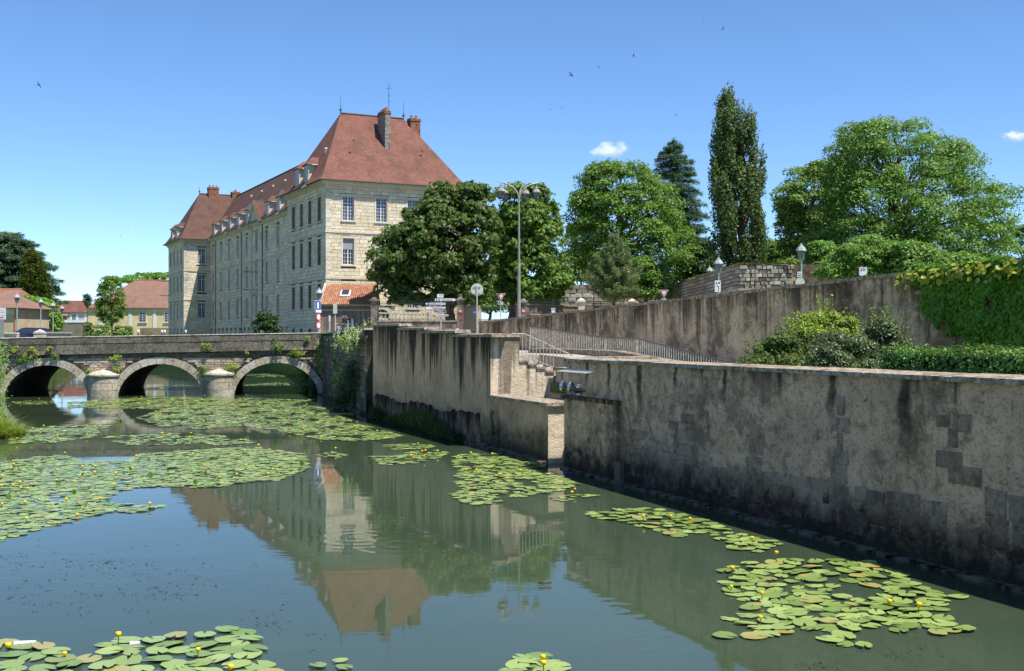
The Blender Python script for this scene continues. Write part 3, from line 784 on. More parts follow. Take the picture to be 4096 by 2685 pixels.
# ------------------------------------------------------------------ dark quay wall between the bridge and the terrace
p0 = Vector((-13.45, 81.0, 0)); p1 = Vector((-7.75, 60.4, 0)); d = (p1-p0); Lq = d.length; d.normalize()
dq = empty('quay_wall', p0, math.atan2(d.y, d.x), 'dark damp overgrown quay wall between the bridge and the terrace', 'wall')
def zq(x): return 4.40 + .20*x/Lq
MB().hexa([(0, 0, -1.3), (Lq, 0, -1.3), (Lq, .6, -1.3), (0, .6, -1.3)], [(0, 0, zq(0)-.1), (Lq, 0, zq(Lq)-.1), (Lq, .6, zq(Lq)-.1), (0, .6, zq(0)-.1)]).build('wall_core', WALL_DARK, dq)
z = .1
while z < 4.2:
    hgt = rnd.uniform(.34, .44); x = rnd.uniform(-.3, 0)
    while x < Lq - .1:
        w = rnd.uniform(.7, 1.3); xb = min(x+w, Lq)
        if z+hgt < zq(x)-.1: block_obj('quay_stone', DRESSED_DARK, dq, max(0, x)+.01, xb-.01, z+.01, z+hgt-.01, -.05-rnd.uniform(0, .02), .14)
        x += w
    z += hgt
x = 0
while x < Lq:
    w = min(rnd.uniform(1.6, 2.6), Lq-x)
    MB().hexa([(x, -.12, zq(x)-.1), (x+w-.01, -.12, zq(x+w)-.1), (x+w-.01, .55, zq(x+w)-.1), (x, .55, zq(x)-.1)], [(x, -.11, zq(x)-.01), (x+w-.01, -.11, zq(x+w)-.01), (x+w-.01, .55, zq(x+w)), (x, .55, zq(x))]).build('coping_stone', COPING_LIGHT, dq); x += w
x = 0
while x < Lq:
    w = min(3.0, Lq-x)
    MB().hexa([(x, -.5, -1.2), (x+w, -.5, -1.2), (x+w, .1, -1.2), (x, .1, -1.2)], [(x, -.35, .1), (x+w-.02, -.35, .1), (x+w-.02, .1, .2), (x, .1, .2)]).build('footing', CONCRETE, dq); x += w

# left abutment bank wall, far banks
def strip_wall(name, label, a, b, z0, z1, mat, th=.6, cop=None, side=1):
    a = Vector((*a, 0)); b = Vector((*b, 0)); d = b-a; Lw = d.length; d.normalize()
    e = empty(name, a, math.atan2(d.y, d.x), label, 'wall')
    MB().box(0, Lw, 0, th*side, z0, z1) .build('wall_body', mat, e) if side > 0 else MB().box(0, Lw, -th, 0, z0, z1).build('wall_body', mat, e)
    if cop:
        x = 0
        while x < Lw:
            w = min(3.0, Lw-x); y0, y1 = (-.1, th+.05) if side > 0 else (-th-.05, .1)
            MB().box(x, x+w-.015, y0, y1, z1, z1+.12).build('coping_stone', cop, e); x += w
    return e
strip_wall('quay_wall', 'pale rendered quay wall seen through the first bridge arch', (-92.5, 243.8), (-39.7, 91.2), -1.2, 3.4, mat_render('render_far_quay', (.50, .42, .30), (.16, .13, .10), 3.4, 4, .6, None), .6, COPING_LIGHT, -1)
strip_wall('quay_wall', 'dark stone foot wall of the long building along the river', xy(b2w(-3.8, -3)), xy(b2w(-3.8, 108)), -1.2, 2.9, WALL_DARK, .6, COPING, -1)
# ------------------------------------------------------------------ the long building
ZC = 1.2                                                # building z of eye level
bl = empty('long_building', B0, BRZ, 'long three-storey pale stone building with steep red and brown tiled roofs', 'building')
T_front = lambda y0: (lambda s, d, z: (s, y0-d, z))
T_side = lambda x0: (lambda s, d, z: (x0-d, s, z))      # faces -x; s runs along y
EV = 16.0 + ZC                                          # underside of the cornice
floors = [(12.35, 14.95), (7.6, 10.45), (3.0, 5.6)]     # sill and head over eye level
single = []                                             # stones laid one by one
rest = MB(); backing = MB(); trim = MB(); cornice = MB()
def facade(T, s0, s1, z0, z1, opens, flip, bw=(.5, .95), bh=.40, keep=False, frame=.17):
    """opens: (sa,sb,za,zb). stones in courses around the openings over a recessed mortar back"""
    ss = sorted({s0, s1, *[o[0] for o in opens], *[o[1] for o in opens]}); zz = sorted({z0, z1, *[o[2] for o in opens], *[o[3] for o in opens]})
    backing.T = T; rest.T = T; trim.T = T
    F4 = (0,1,2,3) if not flip else (3,2,1,0)
    for a, b in zip(ss[:-1], ss[1:]):
        for c, d in zip(zz[:-1], zz[1:]):
            m = ((a+b)/2, (c+d)/2)
            if any(o[0] < m[0] < o[1] and o[2] < m[1] < o[3] for o in opens): continue
            backing.add([(a,-.035,c),(b,-.035,c),(b,-.035,d),(a,-.035,d)], [F4])
    for sa, sb, za, zb in opens:
        D = -.38
        for q in ([(sa,0,za),(sb,0,za),(sb,D,za),(sa,D,za)], [(sa,0,zb),(sa,D,zb),(sb,D,zb),(sb,0,zb)], [(sa,0,za),(sa,D,za),(sa,D,zb),(sa,0,zb)], [(sb,0,za),(sb,0,zb),(sb,D,zb),(sb,D,za)]):
            trim.add(q, [(0,1,2,3)])
        f = frame; P_ = .03
        for (x0, x1, y0, y1) in ((sa-f, sa, za, zb), (sb, sb+f, za, zb), (sa-f, sb+f, zb, zb+f*1.3)):
            trim.box(x0, x1, -.04, P_, y0, y1)
    z = z0; row = 0
    while z < z1-.05:
        h = bh*rnd.uniform(.82, 1.18); zt = min(z+h, z1)
        if z1-zt < .15: zt = z1
        iv = [(s0, s1)]
        for sa, sb, za, zb in opens:
            a_, b_ = (sa-frame-.01, sb+frame+.01)
            if zb+frame*1.3 > z+.02 and za < zt-.02:
                new = []
                for i0, i1 in iv:
                    if b_ <= i0 or a_ >= i1: new.append((i0, i1)); continue
                    if a_ > i0: new.append((i0, a_))
                    if b_ < i1: new.append((b_, i1))
                iv = new
        for i0, i1 in iv:
            x = i0
            while x < i1-.02:
                w = rnd.uniform(*bw)
                if x == i0 and row % 2: w *= .6
                e = i1 if i1-(x+w) < bw[0]*.55 else x+w
                g = .014; pr = rnd.uniform(-.012, .016)
                if e-x > .12 and zt-z > .08:
                    if keep: single.append((x+g, e-g, z+g, zt-g, pr))
                    else:
                        rest.add([(x+g,pr,z+g),(e-g,pr,z+g),(e-g,pr,zt-g),(x+g,pr,zt-g),(x+g,-.04,z+g),(e-g,-.04,z+g),(e-g,-.04,zt-g),(x+g,-.04,zt-g)],
                                 [F4, (0,4,5,1), (1,5,6,2), (2,6,7,3), (3,7,4,0)])
                x = e
        z = zt; row += 1
    backing.T = rest.T = trim.T = None
def window(T, sa, sb, za, zb, cols=4, up=2, low=5, blind=0.0, sill=True):
    D = -.30; t = .05; mb = MB(); mb.T = T
    w = sb-sa; hh = zb-za; zt = za + hh*(low/(low+up))
    def bar(x0, x1, z0, z1, d=.05): mb.box(x0, x1, D, D+d, z0, z1)
    f = .075
    bar(sa, sa+f, za, zb); bar(sb-f, sb, za, zb); bar(sa+f, sb-f, za, za+f); bar(sa+f, sb-f, zb-f, zb)
    mid = (sa+sb)/2; bar(mid-.055, mid+.055, za+f, zb-f, .06); bar(sa+f, sb-f, zt-.05, zt+.05, .058)
    for i in range(1, cols):
        x = sa + w*i/cols
        if abs(x-mid) > .1: bar(x-.016, x+.016, za+f, zb-f, .035)
    for i in range(1, low): z = za+(zt-za)*i/low; bar(sa+f, sb-f, z-.016, z+.016, .034)
    for i in range(1, up): z = zt+(zb-zt)*i/up; bar(sa+f, sb-f, z-.016, z+.016, .034)
    o = mb.build('window', WHITE_FRAME, bl)
    g = MB(); g.T = T; g.box(sa, sb, D-.03, D+.015, za, zb); g.build('pane', GLASS, o)
    if sill:
        g = MB(); g.T = T; g.box(sa-.22, sb+.22, -.04, .12, za-.17, za-.002); g.build('sill', TRIM, o)
    if blind:
        g = MB(); g.T = T; g.box(sa+f, sb-f, D+.065, D+.09, zb-(zb-za)*blind, zb-f); g.build('roller_blind', DUST_PINK, o)
    return o
PW, PD, MS = 15.8, 15.4, 4.4                            # pavilion width, pavilion depth, set-back of the middle
Y2 = 82.0; Y3 = Y2+PD
wz = lambda a: a+ZC
# front of the near pavilion
cols_f = [2.5, 6.25, 9.9, 13.4]; WW = .63
opens = []
for k, (a, b) in enumerate(floors):
    for i, c in enumerate(cols_f):
        if k == 2 and i == 1: opens.append((c-.95, c+.95, -.2, 4.05)); continue
        opens.append((c-WW, c+WW, wz(a), wz(b)))
facade(T_front(0), 0, PW, -.6, EV, opens, False, keep=True)
for o in opens:
    if o[1]-o[0] > 1.5: continue
    window(T_front(0), *o, blind=.42 if abs(o[0]-(2.5-WW)) < .01 and abs(o[2]-wz(7.6)) < .01 else 0)
# long side of the near pavilion, middle, far pavilion
def side_cols(y0): return [y0+c for c in (2.44, 6.0, 9.4, 12.75)]
def pav_side(x0, y0, bw, bh):
    op = [(c-WW, c+WW, wz(a), wz(b)) for a, b in floors for c in side_cols(y0)]
    cel = [(c-.55, c+.55, wz(-.55), wz(.75)) for c in side_cols(y0)]
    facade(T_side(x0), y0, y0+PD, -.6, EV, op+cel, True, bw, bh)
    for o in op: window(T_side(x0), *o)
    for sa, sb, za, zb in cel:
        g = MB(); g.T = T_side(x0); g.box(sa, sb, -.36, -.3, za, zb); g.build('cellar_opening', IRON, bl)
pav_side(0, 0, (.55, 1.0), .40); pav_side(0, Y2, (.7, 1.3), .45)
mid_c = [48.7 + 6.1*k for k in range(-5, 6)]
op = []
for a, b in floors:
    for k, c in enumerate(mid_c):
        w = .60; bb = b+.15 if k == 5 else b
        op.append((c-w, c+w, wz(a), wz(bb)))
cel = [(c+o-.4, c+o+.4, wz(-.5), wz(.55)) for c in mid_c for o in (-1.5, 1.5)]
facade(T_side(MS), PD, Y2, -.6, EV, op+cel, True, (.9, 1.7), .48)
for o in op:
    if o[0] > 27: window(T_side(MS), *o)
for sa, sb, za, zb in cel:
    if sa > 27:
        g = MB(); g.T = T_side(MS); g.box(sa, sb, -.36, -.3, za, zb); g.build('cellar_opening', IRON, bl)
# the short lit face of the far pavilion
op = [(3.0-.62, 3.0+.62, wz(a), wz(b)) for a, b in floors]
facade(T_front(Y2), 0, MS, -.6, EV, op, False, (.5, .95), .45)
for o in op: window(T_front(Y2), *o)
# centre bay: flat pilasters and hooded middle windows
g = MB(); g.T = T_side(MS)
for c in (45.7, 51.7):
    z = -.5
    while z < EV-.3:
        g.box(c-.5, c+.5, -.02, .14, z, z+.52); z += .55
g.build('pilaster', TRIM, bl)
for (a, b) in floors:
    g = MB(); g.T = T_side(MS)
    n = 8
    for i in range(n):
        sa, sb = 48.7-.95+1.9*i/n, 48.7-.95+1.9*(i+1)/n; zh = wz(b)+.3+.32*math.sin(math.pi*(i+.5)/n)
        g.box(sa, sb, 0, .3, zh-.16, zh)
    g.build('window_hood', TRIM, bl)
backing.build('mortar_back', JOINT, bl)
ro = rest.build('ashlar_blocks', ASHLAR, bl); ro['kind'] = 'stuff'
# stones of the lit front: the first 300 seen one by one, the rest as one part
UB = []
for sd in range(6):
    r = random.Random(sd); j = lambda a: r.uniform(-a, a)
    m = MB(); c = .012
    fr = [(-.5+j(.01), -.5+j(.05), -.5+j(.015)), (.5+j(.01), -.5+j(.05), -.5+j(.015)), (.5+j(.01), -.5+j(.05), .5+j(.015)), (-.5+j(.01), -.5+j(.05), .5+j(.015))]
    m.add(fr + [(x, .5, z) for x, y, z in fr], [(0,1,2,3), (0,4,5,1), (1,5,6,2), (2,6,7,3), (3,7,4,0)])
    UB.append(m.mesh('ashlar_block', ASHLAR))
vis = sorted(single, key=lambda q: (q[0] > 7.2, -q[3] if q[0] < 7.2 else q[0]))
for (xa, xb, za, zb, pr) in vis[:300]:
    y0, y1 = -pr, .04
    link('ashlar_block', UB[rnd.randrange(6)], bl, ((xa+xb)/2, (y0+y1)/2, (za+zb)/2), 0, (xb-xa, y1-y0, zb-za))
m = MB()
for (xa, xb, za, zb, pr) in vis[300:]:
    m.add([(xa,-pr,za),(xb,-pr,za),(xb,-pr,zb),(xa,-pr,zb),(xa,.04,za),(xb,.04,za),(xb,.04,zb),(xa,.04,zb)], [(0,1,2,3), (0,4,5,1), (1,5,6,2), (2,6,7,3), (3,7,4,0)])
mo = m.build('ashlar_blocks', ASHLAR, bl); mo['kind'] = 'stuff'
trim.build('window_surrounds', TRIM, bl)
# hidden walls close the volume
MB().box(.06, PW, .06+.4, PD, -.6, EV).box(MS+.46, 17.4, PD, Y2, -.6, EV).box(.46, PW, Y2+.46, Y3, -.6, EV).build('inner_walls', JOINT, bl)
MB().box(PW-.02, PW+.01, 0, PD, -.6, EV).build('end_wall', ASHLAR, bl)
# string courses and plinth
def band(name, z0, z1, out, mat=TRIM):
    g = MB()
    g.box(-out, PW+out, -out, .05, z0, z1); g.box(-out, .05, .052, PD, z0, z1)
    g.box(MS-out, MS+.05, PD+.01, Y2-out-.01, z0, z1)
    g.box(-out, MS-out-.01, Y2-out, Y2+.05, z0, z1); g.box(-out, .05, Y2+.052, Y3, z0, z1)
    return g.build(name, mat, bl)
band('string_course', wz(11.0), wz(11.2), .10); band('string_course', wz(6.05), wz(6.28), .10)
band('plinth', -.6, wz(1.3), .06, mat_ashlar('plinth_stone', (.34, .31, .25), (.22, .20, .16), (.3, .22, .14), .7)) if False else None
band('plinth_band', wz(1.2), wz(1.38), .09)
# cornice: stepped mouldings
for (z0, z1, out) in ((EV-.02, EV+.16, .16), (EV+.161, EV+.34, .34), (EV+.341, EV+.55, .58)):
    o = band('cornice', z0, z1, out)
# corner quoins of the near pavilion
z = -.5; i = 0
while z < EV-.45:
    h = .46
    wq = .62 if i % 2 else .42
    MB().box(-.035, wq, -.035, .10, z+.012, z+h-.012).box(-.035, .1, .101, (.42 if i % 2 else .62), z+.012, z+h-.012).build('quoin', TRIM, bl)
    z += h; i += 1
z = -.5; i = 0
while z < EV-.45:
    MB().box(-.035, .62 if i % 2 else .42, Y2-.035, Y2+.1, z+.02, z+.50).box(-.035, .1, Y2+.101, Y2+(.42 if i % 2 else .62), z+.02, z+.50).build('quoin', TRIM, bl); z += .53; i += 1

# ------------------------------------------------------------------ roofs with flared eaves
EZ = EV+.56; RZ = 25.35+ZC
prof = [(0, 0), (.05, .022), (.10, .055), (.16, .105), (.23, .175), (.32, .275), (1, 1)]
def hip_roof(name, x0, x1, y0, y1, ix, iy, mat):
    mb = MB(); rings = []
    for f, g in prof:
        rings.append(([(x0+ix*f, y0+iy*f), (x1-ix*f, y0+iy*f), (x1-ix*f, y1-iy*f), (x0+ix*f, y1-iy*f)], EZ+(RZ-EZ)*g))
    vv = 0.0
    for (r0, z0), (r1, z1) in zip(rings[:-1], rings[1:]):
        sl = math.hypot(z1-z0, iy*.1)*1.0; sl = math.sqrt((z1-z0)**2 + (r1[0][1]-r0[0][1])**2)
        for k in range(4):
            k2 = (k+1) % 4
            a, b, c, d = (*r0[k], z0), (*r0[k2], z0), (*r1[k2], z1), (*r1[k], z1)
            ax = 0 if k % 2 == 0 else 1
            mb.quad(a, b, c, d, uv=[(a[ax], vv), (b[ax], vv), (c[ax], vv+sl), (d[ax], vv+sl)])
        vv += sl
    o = mb.build(name, mat, bl)
    g = MB().box(x0, x1, y0, y1, EZ-.07, EZ-.005); g.build('eave_board', LEAD, o)
    return o
OH = .92
r1 = hip_roof('roof', -OH, PW+OH, -OH, PD+OH, 5.0, PD/2+OH, ROOF_RED)
r3 = hip_roof('roof', -OH, PW+OH, Y2-OH, Y3+OH, 5.0, PD/2+OH, ROOF_BROWN)
r1['label'] = 'steep red tiled hipped roof of the near pavilion'; r3['label'] = 'brown tiled hipped roof of the far pavilion'
mb = MB(); RX = 10.4; ee = MS-.78; prev = None; vv = 0; RM = RZ-.25
ya, yb = PD/2+.1, Y2+6.5
for f, g in prof:
    x = ee+(RX-ee)*f; z = EZ+(RM-EZ)*g
    if prev:
        sl = math.hypot(x-prev[0], z-prev[1])
        mb.quad((prev[0], yb, prev[1]), (prev[0], ya, prev[1]), (x, ya, z), (x, yb, z), uv=[(yb, vv), (ya, vv), (ya, vv+sl), (yb, vv+sl)])
        x2, p2 = RX+(RX-x)*.85, RX+(RX-prev[0])*.85
        mb.quad((p2, ya, prev[1]), (p2, yb, prev[1]), (x2, yb, z), (x2, ya, z), uv=[(ya, vv), (yb, vv), (yb, vv+sl), (ya, vv+sl)])
        vv += sl
    prev = (x, z)
r2 = mb.build('roof', ROOF_BROWN, bl); r2['label'] = 'long brown tiled roof over the middle wing with dormers'
MB().box(ee, MS+1, PD+.95, Y2-.95, EZ-.07, EZ-.005).build('eave_board', LEAD, r2)
# ridge tiles
def ridge(par, a, b, n, r=.13):
    a = Vector(a); b = Vector(b); g = MB()
    for i in range(n):
        p = a+(b-a)*(i/n); q = a+(b-a)*((i+.96)/n)
        g.tube([p, q], [r*.86, r*1.08], 6)
    g.build('ridge_tiles', ROOF_RED if par is r1 else ROOF_BROWN, par)['kind'] = 'stuff'
ridge(r1, (5.0-OH, PD/2, RZ), (PW+OH-5.0, PD/2, RZ), 22); ridge(r3, (5.0-OH, Y2+PD/2, RZ), (PW+OH-5, Y2+PD/2, RZ), 22); ridge(r2, (RX, ya+.3, RM), (RX, yb-.3, RM), 90)
for k, (px, py) in enumerate(((5.0-OH, PD/2), (PW+OH-5.0, PD/2), (5.0-OH, Y2+PD/2))):
    MB().lathe([(.10, -.05), (.06, .2), (.16, .35), (.16, .42), (.05, .55), (.03, .9), (.012, 2.0 if k < 2 else 1.3)], 8, (px, py, RZ+.05)).build('finial', LEAD, r1 if k < 2 else r3)
# chimneys
def chimney(par, x0, x1, y0, y1, z0, z1, mat, pots, capmat=BRICK):
    g = MB().box(x0, x1, y0, y1, z0, z1-.35); o = g.build('chimney', mat, par)
    MB().box(x0-.07, x1+.07, y0-.07, y1+.07, z1-.35, z1-.18).box(x0-.03, x1+.03, y0-.03, y1+.03, z1-.179, z1).build('chimney_cap', capmat, o)
    for i in range(pots):
        t = (i+.5)/pots
        px, py = ((x0+x1)/2, y0+(y1-y0)*t) if (y1-y0) > (x1-x0) else (x0+(x1-x0)*t, (y0+y1)/2)
        MB().lathe([(.16, 0), (.13, .25), (.15, .3), (.17, .36), (.10, .36), (.09, .1)], 10, (px, py, z1)).build('chimney_pot', POT, o)
chimney(r1, 8.0, 8.62, 3.7, 6.2, 19.5+ZC, 25.35+ZC, CEMENT, 3)
chimney(r1, 9.3, 10.3, 8.2, 9.6, 23+ZC, 26.2+ZC, BRICK, 2)
chimney(r1, 12.2, 13.4, 6.6, 7.7, 20+ZC, 25.35+ZC, BRICK, 2)
chimney(r3, 5.6, 7.4, Y2+7.0, Y2+8.4, 24+ZC, 26.6+ZC, BRICK, 3)
chimney(r3, 9.8, 11.2, Y2+7.0, Y2+8.4, 24+ZC, 26.0+ZC, BRICK, 2)
g = MB().tube([(9.9, 7.7, RZ), (9.9, 7.7, RZ+3.9)], .03, 6).tube([(9.5, 7.7, RZ+3.4), (10.3, 7.7, RZ+3.4)], .02, 6).tube([(9.7, 7.5, RZ+2.6), (10.1, 7.9, RZ+2.6)], .02, 6).tube([(9.9, 7.7, RZ+1.9), (10.05, 7.7, RZ+1.9)], .05, 6); g.build('aerial', IRON, r1)
# roof vents
for (px, py, pz) in ((3.9, 2.6, 21.4), (12.2, 3.2, 20.9)):
    MB().box(px-.12, px+.12, py-.35, py-.15, pz+ZC-.05, pz+ZC+.12).build('roof_vent', LEAD, r1)
for (yy, zz) in ((1.6, 19.6), (3.4, 21.0)):
    xx = -OH + 5.0*.45
    MB().lathe([(.11, -.6), (.11, .8), (.2, .82), (.2, .9), (.02, 1.0)], 8, (xx-.6+.2*yy, yy+1.2, zz+ZC-1.2)).build('flue', ZINC, r1)
# dormers
def dormer(par, x0, y, mat):
    """window house standing on the wall line, facing -x"""
    z0 = EZ-.02; h = 2.45; w = .85; D = 3.4
    e = MB().box(x0, x0+D, y-w, y+w, z0, z0+h); o = e.build('dormer', CREAM_WALL, par)
    g = MB(); oh = .28; zr = z0+h+.9
    a = [(x0-oh, y-w-oh, z0+h-.06), (x0-oh, y+w+oh, z0+h-.06), (x0+D, y+w+oh, z0+h-.06), (x0+D, y-w-oh, z0+h-.06)]
    rA, rB = (x0+.7, y, zr), (x0+D+1.0, y, zr)
    for q in ((a[1], a[0], rA), (a[0], a[3], rB, rA), (a[2], a[1], rA, rB)):
        uv = [(p[1] if len(q) == 3 else p[0], p[2]*1.4) for p in q]
        g.add(list(q), [tuple(range(len(q)))], [uv])
    g.add(a, [(0, 1, 2, 3)]); g.build('dormer_roof', mat, o)
    wmb = MB(); wmb.T = T_side(x0)
    for (p0, p1, q0, q1) in ((y-.6, y-.53, z0+.3, z0+h-.25), (y+.53, y+.6, z0+.3, z0+h-.25), (y-.53, y+.53, z0+.3, z0+.38), (y-.53, y+.53, z0+h-.33, z0+h-.25), (y-.05, y+.05, z0+.38, z0+h-.33), (y-.53, y+.53, z0+.95, z0+.99), (y-.53, y+.53, z0+1.45, z0+1.49)):
        wmb.box(p0, p1, .0, .06, q0, q1)
    wo = wmb.build('dormer_window', WHITE_FRAME, o)
    g = MB(); g.T = T_side(x0); g.box(y-.6, y+.6, -.02, .02, z0+.3, z0+h-.25); g.build('pane', GLASS, wo)
    MB().box(x0+.3, x0+1.2, y-w-oh-.14, y-w-oh-.01, z0+h-.12, z0+h-.03).build('gutter', ZINC, o)
for yy in (6.4, 10.0): dormer(r1, -.35, yy, ROOF_RED)
for yy in (Y2+5.4, Y2+10): dormer(r3, -.35, yy, ROOF_BROWN)
for k, c in enumerate(mid_c):
    if k != 5 and c > 20: dormer(r2, MS+.0, c, ROOF_BROWN)
# pediment over the centre bay
pz = EZ-.25; g = MB(); g.T = T_side(MS)
g.add([(45.0, .35, pz), (52.4, .35, pz), (48.7, .35, pz+3.3), (45.0, -4.0, pz), (52.4, -4.0, pz), (48.7, -6.0, pz+3.3)], [(1, 0, 2)])
po = g.build('pediment', TRIM, r2)
g = MB(); g.T = T_side(MS)
for (s0, za, s1, zb) in ((44.7, pz-.1, 48.7, pz+3.45), (52.7, pz-.1, 48.7, pz+3.45)):
    n = 1; dx = (s1-s0); dz = zb-za; Ld = math.hypot(dx, dz); ox, oz = -dz/Ld*.3, dx/Ld*.3
    if ox*dx > 0: pass
    a_, b_, c_, d_ = (s0, za), (s1, zb), (s1, zb-.45), (s0+ (0.5 if s0 < 48 else -.5), za)
    g.add([(p[0], .62, p[1]) for p in (a_, b_, c_, d_)] + [(p[0], .3, p[1]) for p in (a_, b_, c_, d_)], [(0,1,2,3), (4,5,6,7), (0,4,5,1), (2,6,7,3), (1,5,6,2)])
g.build('pediment_moulding', TRIM, po)
g = MB(); g.T = T_side(MS)
for sgn in (-1, 1):
    q = [(48.7, .62, pz+3.5), (48.7+sgn*4.0, .62, pz-.1), (48.7+sgn*4.0, -1.2, pz-.1), (48.7, -6.5, pz+3.5)]
    g.add(q if sgn < 0 else q[::-1], [(0,1,2,3)], [[(p[1], p[2]) for p in (q if sgn < 0 else q[::-1])]])
g.build('pediment_roof', ROOF_BROWN, po)
# snow-white gutter pieces under the eave, drain pipes, flag poles
for yy, xo in ((5.2, 0), (Y2-3, MS), (Y2-16, MS), (Y2-26, MS), (34, MS), (43.5, MS)):
    MB().box(xo-.98 if xo == 0 else xo-.85, xo-.86 if xo == 0 else xo-.74, yy-.9, yy+.9, EZ-.22, EZ-.09).build('gutter', ZINC, bl)
for yy, xo in ((44.9, MS), (Y2-5, MS), (58, MS)):
    MB().tube([(xo-.1, yy, EZ-.5), (xo-.1, yy, -.5)], .06, 6).build('drain_pipe', LEAD, bl)
for zz in (9.2, 6.6):
    MB().tube([(MS-.1, 46.9, zz+ZC), (MS-2.3, 46.9, zz+ZC)], .05, 6).build('bracket_pole', IRON, bl)
    MB().tube([(-.1, Y2+12.5, zz+ZC+.6), (-2.2, Y2+12.5, zz+ZC+.6)], .05, 6).build('bracket_pole', IRON, bl)
# skylights in the long roof
for yy in (24, 31, 38, 45, 57, 65):
    f = .50; x = ee+(RX-ee)*f; z = EZ+(RZ-EZ)*(.275+(f-.32)/.68*.725)
    MB().add([(x-.35, yy-.4, z-.38+.06), (x-.35, yy+.4, z-.38+.06), (x+.35, yy+.4, z+.38+.06), (x+.35, yy-.4, z+.38+.06)], [(3,2,1,0)]).build('skylight', LENS, r2)
for yy in (27, 34, 41, 48, 55, 62, 69):
    f = .74; x = ee+(RX-ee)*f; z = EZ+(RZ-EZ)*(.275+(f-.32)/.68*.725)
    MB().box(x-.3, x-.05, yy-.18, yy+.18, z-.1, z+.12).build('roof_vent', ZINC, r2)
# doorway: white double door, fanlight, arched stone surround and pediment
T = T_front(0); c = cols_f[1]
d = MB(); d.T = T
d.box(c-.93, c-.02, -.3, -.24, .1, 2.85); d.box(c+.02, c+.93, -.3, -.24, .1, 2.85)
for sx in (-.47, .47):
    for z0, z1 in ((.3, .9), (1.05, 1.7), (1.85, 2.65)): d.box(c+sx-.3, c+sx+.3, -.24, -.21, z0, z1)
d.box(c-1.0, c+1.0, -.26, -.12, 2.86, 3.08); do = d.build('door', WHITE, bl)
g = MB(); g.T = T; g.box(c-.95, c+.95, -.34, -.31, 3.08, 4.05); g.build('fanlight', GLASS, do)
g = MB(); g.T = T
for a in (30, 60, 90, 120, 150):
    x, z = math.cos(R(a)), math.sin(R(a)); g.tube([(c, -.27, 3.1), (c+.93*x, -.27, 3.1+.93*z)], .03, 5)
g.build('fanlight_bars', WHITE, do)
g = MB(); g.T = T; n = 16
for i in range(n):
    a, b = math.pi*i/n, math.pi*(i+1)/n
    q = [(c+r*math.cos(t), 3.1+r*math.sin(t)) for r, t in ((.95, a), (1.32, a), (1.32, b), (.95, b))]
    g.add([(x, .12, z) for x, z in q] + [(x, -.05, z) for x, z in q], [(0,1,2,3), (1,5,6,2), (0,3,7,4), (0,4,5,1), (2,6,7,3)])
    # spandrel filler between the arch and the square opening
g.box(c-1.4, c-.96, -.04, .15, -.2, 3.1); g.box(c+.96, c+1.4, -.04, .15, -.2, 3.1); g.box(c-1.6, c+1.6, -.04, .22, 4.45, 4.62)
g.build('door_surround', TRIM, bl)
# ------------------------------------------------------------------ foliage
def unit(a): return a/np.maximum(np.linalg.norm(a, axis=1, keepdims=True), 1e-9)
def leaf_quads(c, nrm, length, width, g, droop=None):
    """diamond leaves: centres c, normals nrm; tangent random or given"""
    n = len(c)
    t = g.standard_normal((n, 3)) if droop is None else droop
    t = unit(t - nrm*np.sum(t*nrm, 1, keepdims=True)); b = np.cross(nrm, t)
    l = (length*(.7+.6*g.random(n)))[:, None]; w = (width*(.7+.6*g.random(n)))[:, None]
    bend = nrm*l*.12
    V = np.stack([c - t*l*.5 - bend, c + b*w*.5, c + t*l*.5 - bend, c - b*w*.5], 1).reshape(-1, 3)
    Q = np.arange(4*n, dtype=np.int32).reshape(-1, 4)
    return V, Q
def build_leaves(name, parts, mat, parent, loc=(0,0,0), rz=0.0):
    Vs, Qs, o = [], [], 0
    for V, Q in parts: Vs.append(V); Qs.append(Q+o); o += len(V)
    return fill_faces(name, np.concatenate(Vs), np.concatenate(Qs), mat, parent, loc, rz)
def clump_leaves(cl, rad, per, g, length, width, flat=.75, up=.55, out=None, palmate=False):
    """leaves on the upper and outer shell of many clumps; cl (n,3), rad (n,)"""
    n = len(cl); m = n*per
    C = np.repeat(cl, per, 0); Rr = np.repeat(rad, per)
    d = unit(g.standard_normal((m, 3))); d[:, 2] = np.where(d[:, 2] < -.35, -d[:, 2]*.6, d[:, 2])
    d = unit(d); rr = Rr*(.45+.62*g.random(m)**.6)
    p = C + d*rr[:, None]*np.array([1, 1, flat])
    nr = unit(d*.75 + np.array([0, 0, up]) + g.standard_normal((m, 3))*.42)
    if not palmate: return [leaf_quads(p, nr, length, width, g)]
    outp = []
    t0 = g.standard_normal((m, 3)); t0 = unit(t0 - nr*np.sum(t0*nr, 1, keepdims=True)); b0 = np.cross(nr, t0)
    for k in range(5):
        a = (k-2)*.95 + g.standard_normal(m)*.12
        t = t0*np.cos(a)[:, None] + b0*np.sin(a)[:, None]
        t = unit(t - nr*.45)
        nk = unit(nr + t*.45)
        outp.append(leaf_quads(p + t*length*.42, nk, length, width, g, t))
    return outp
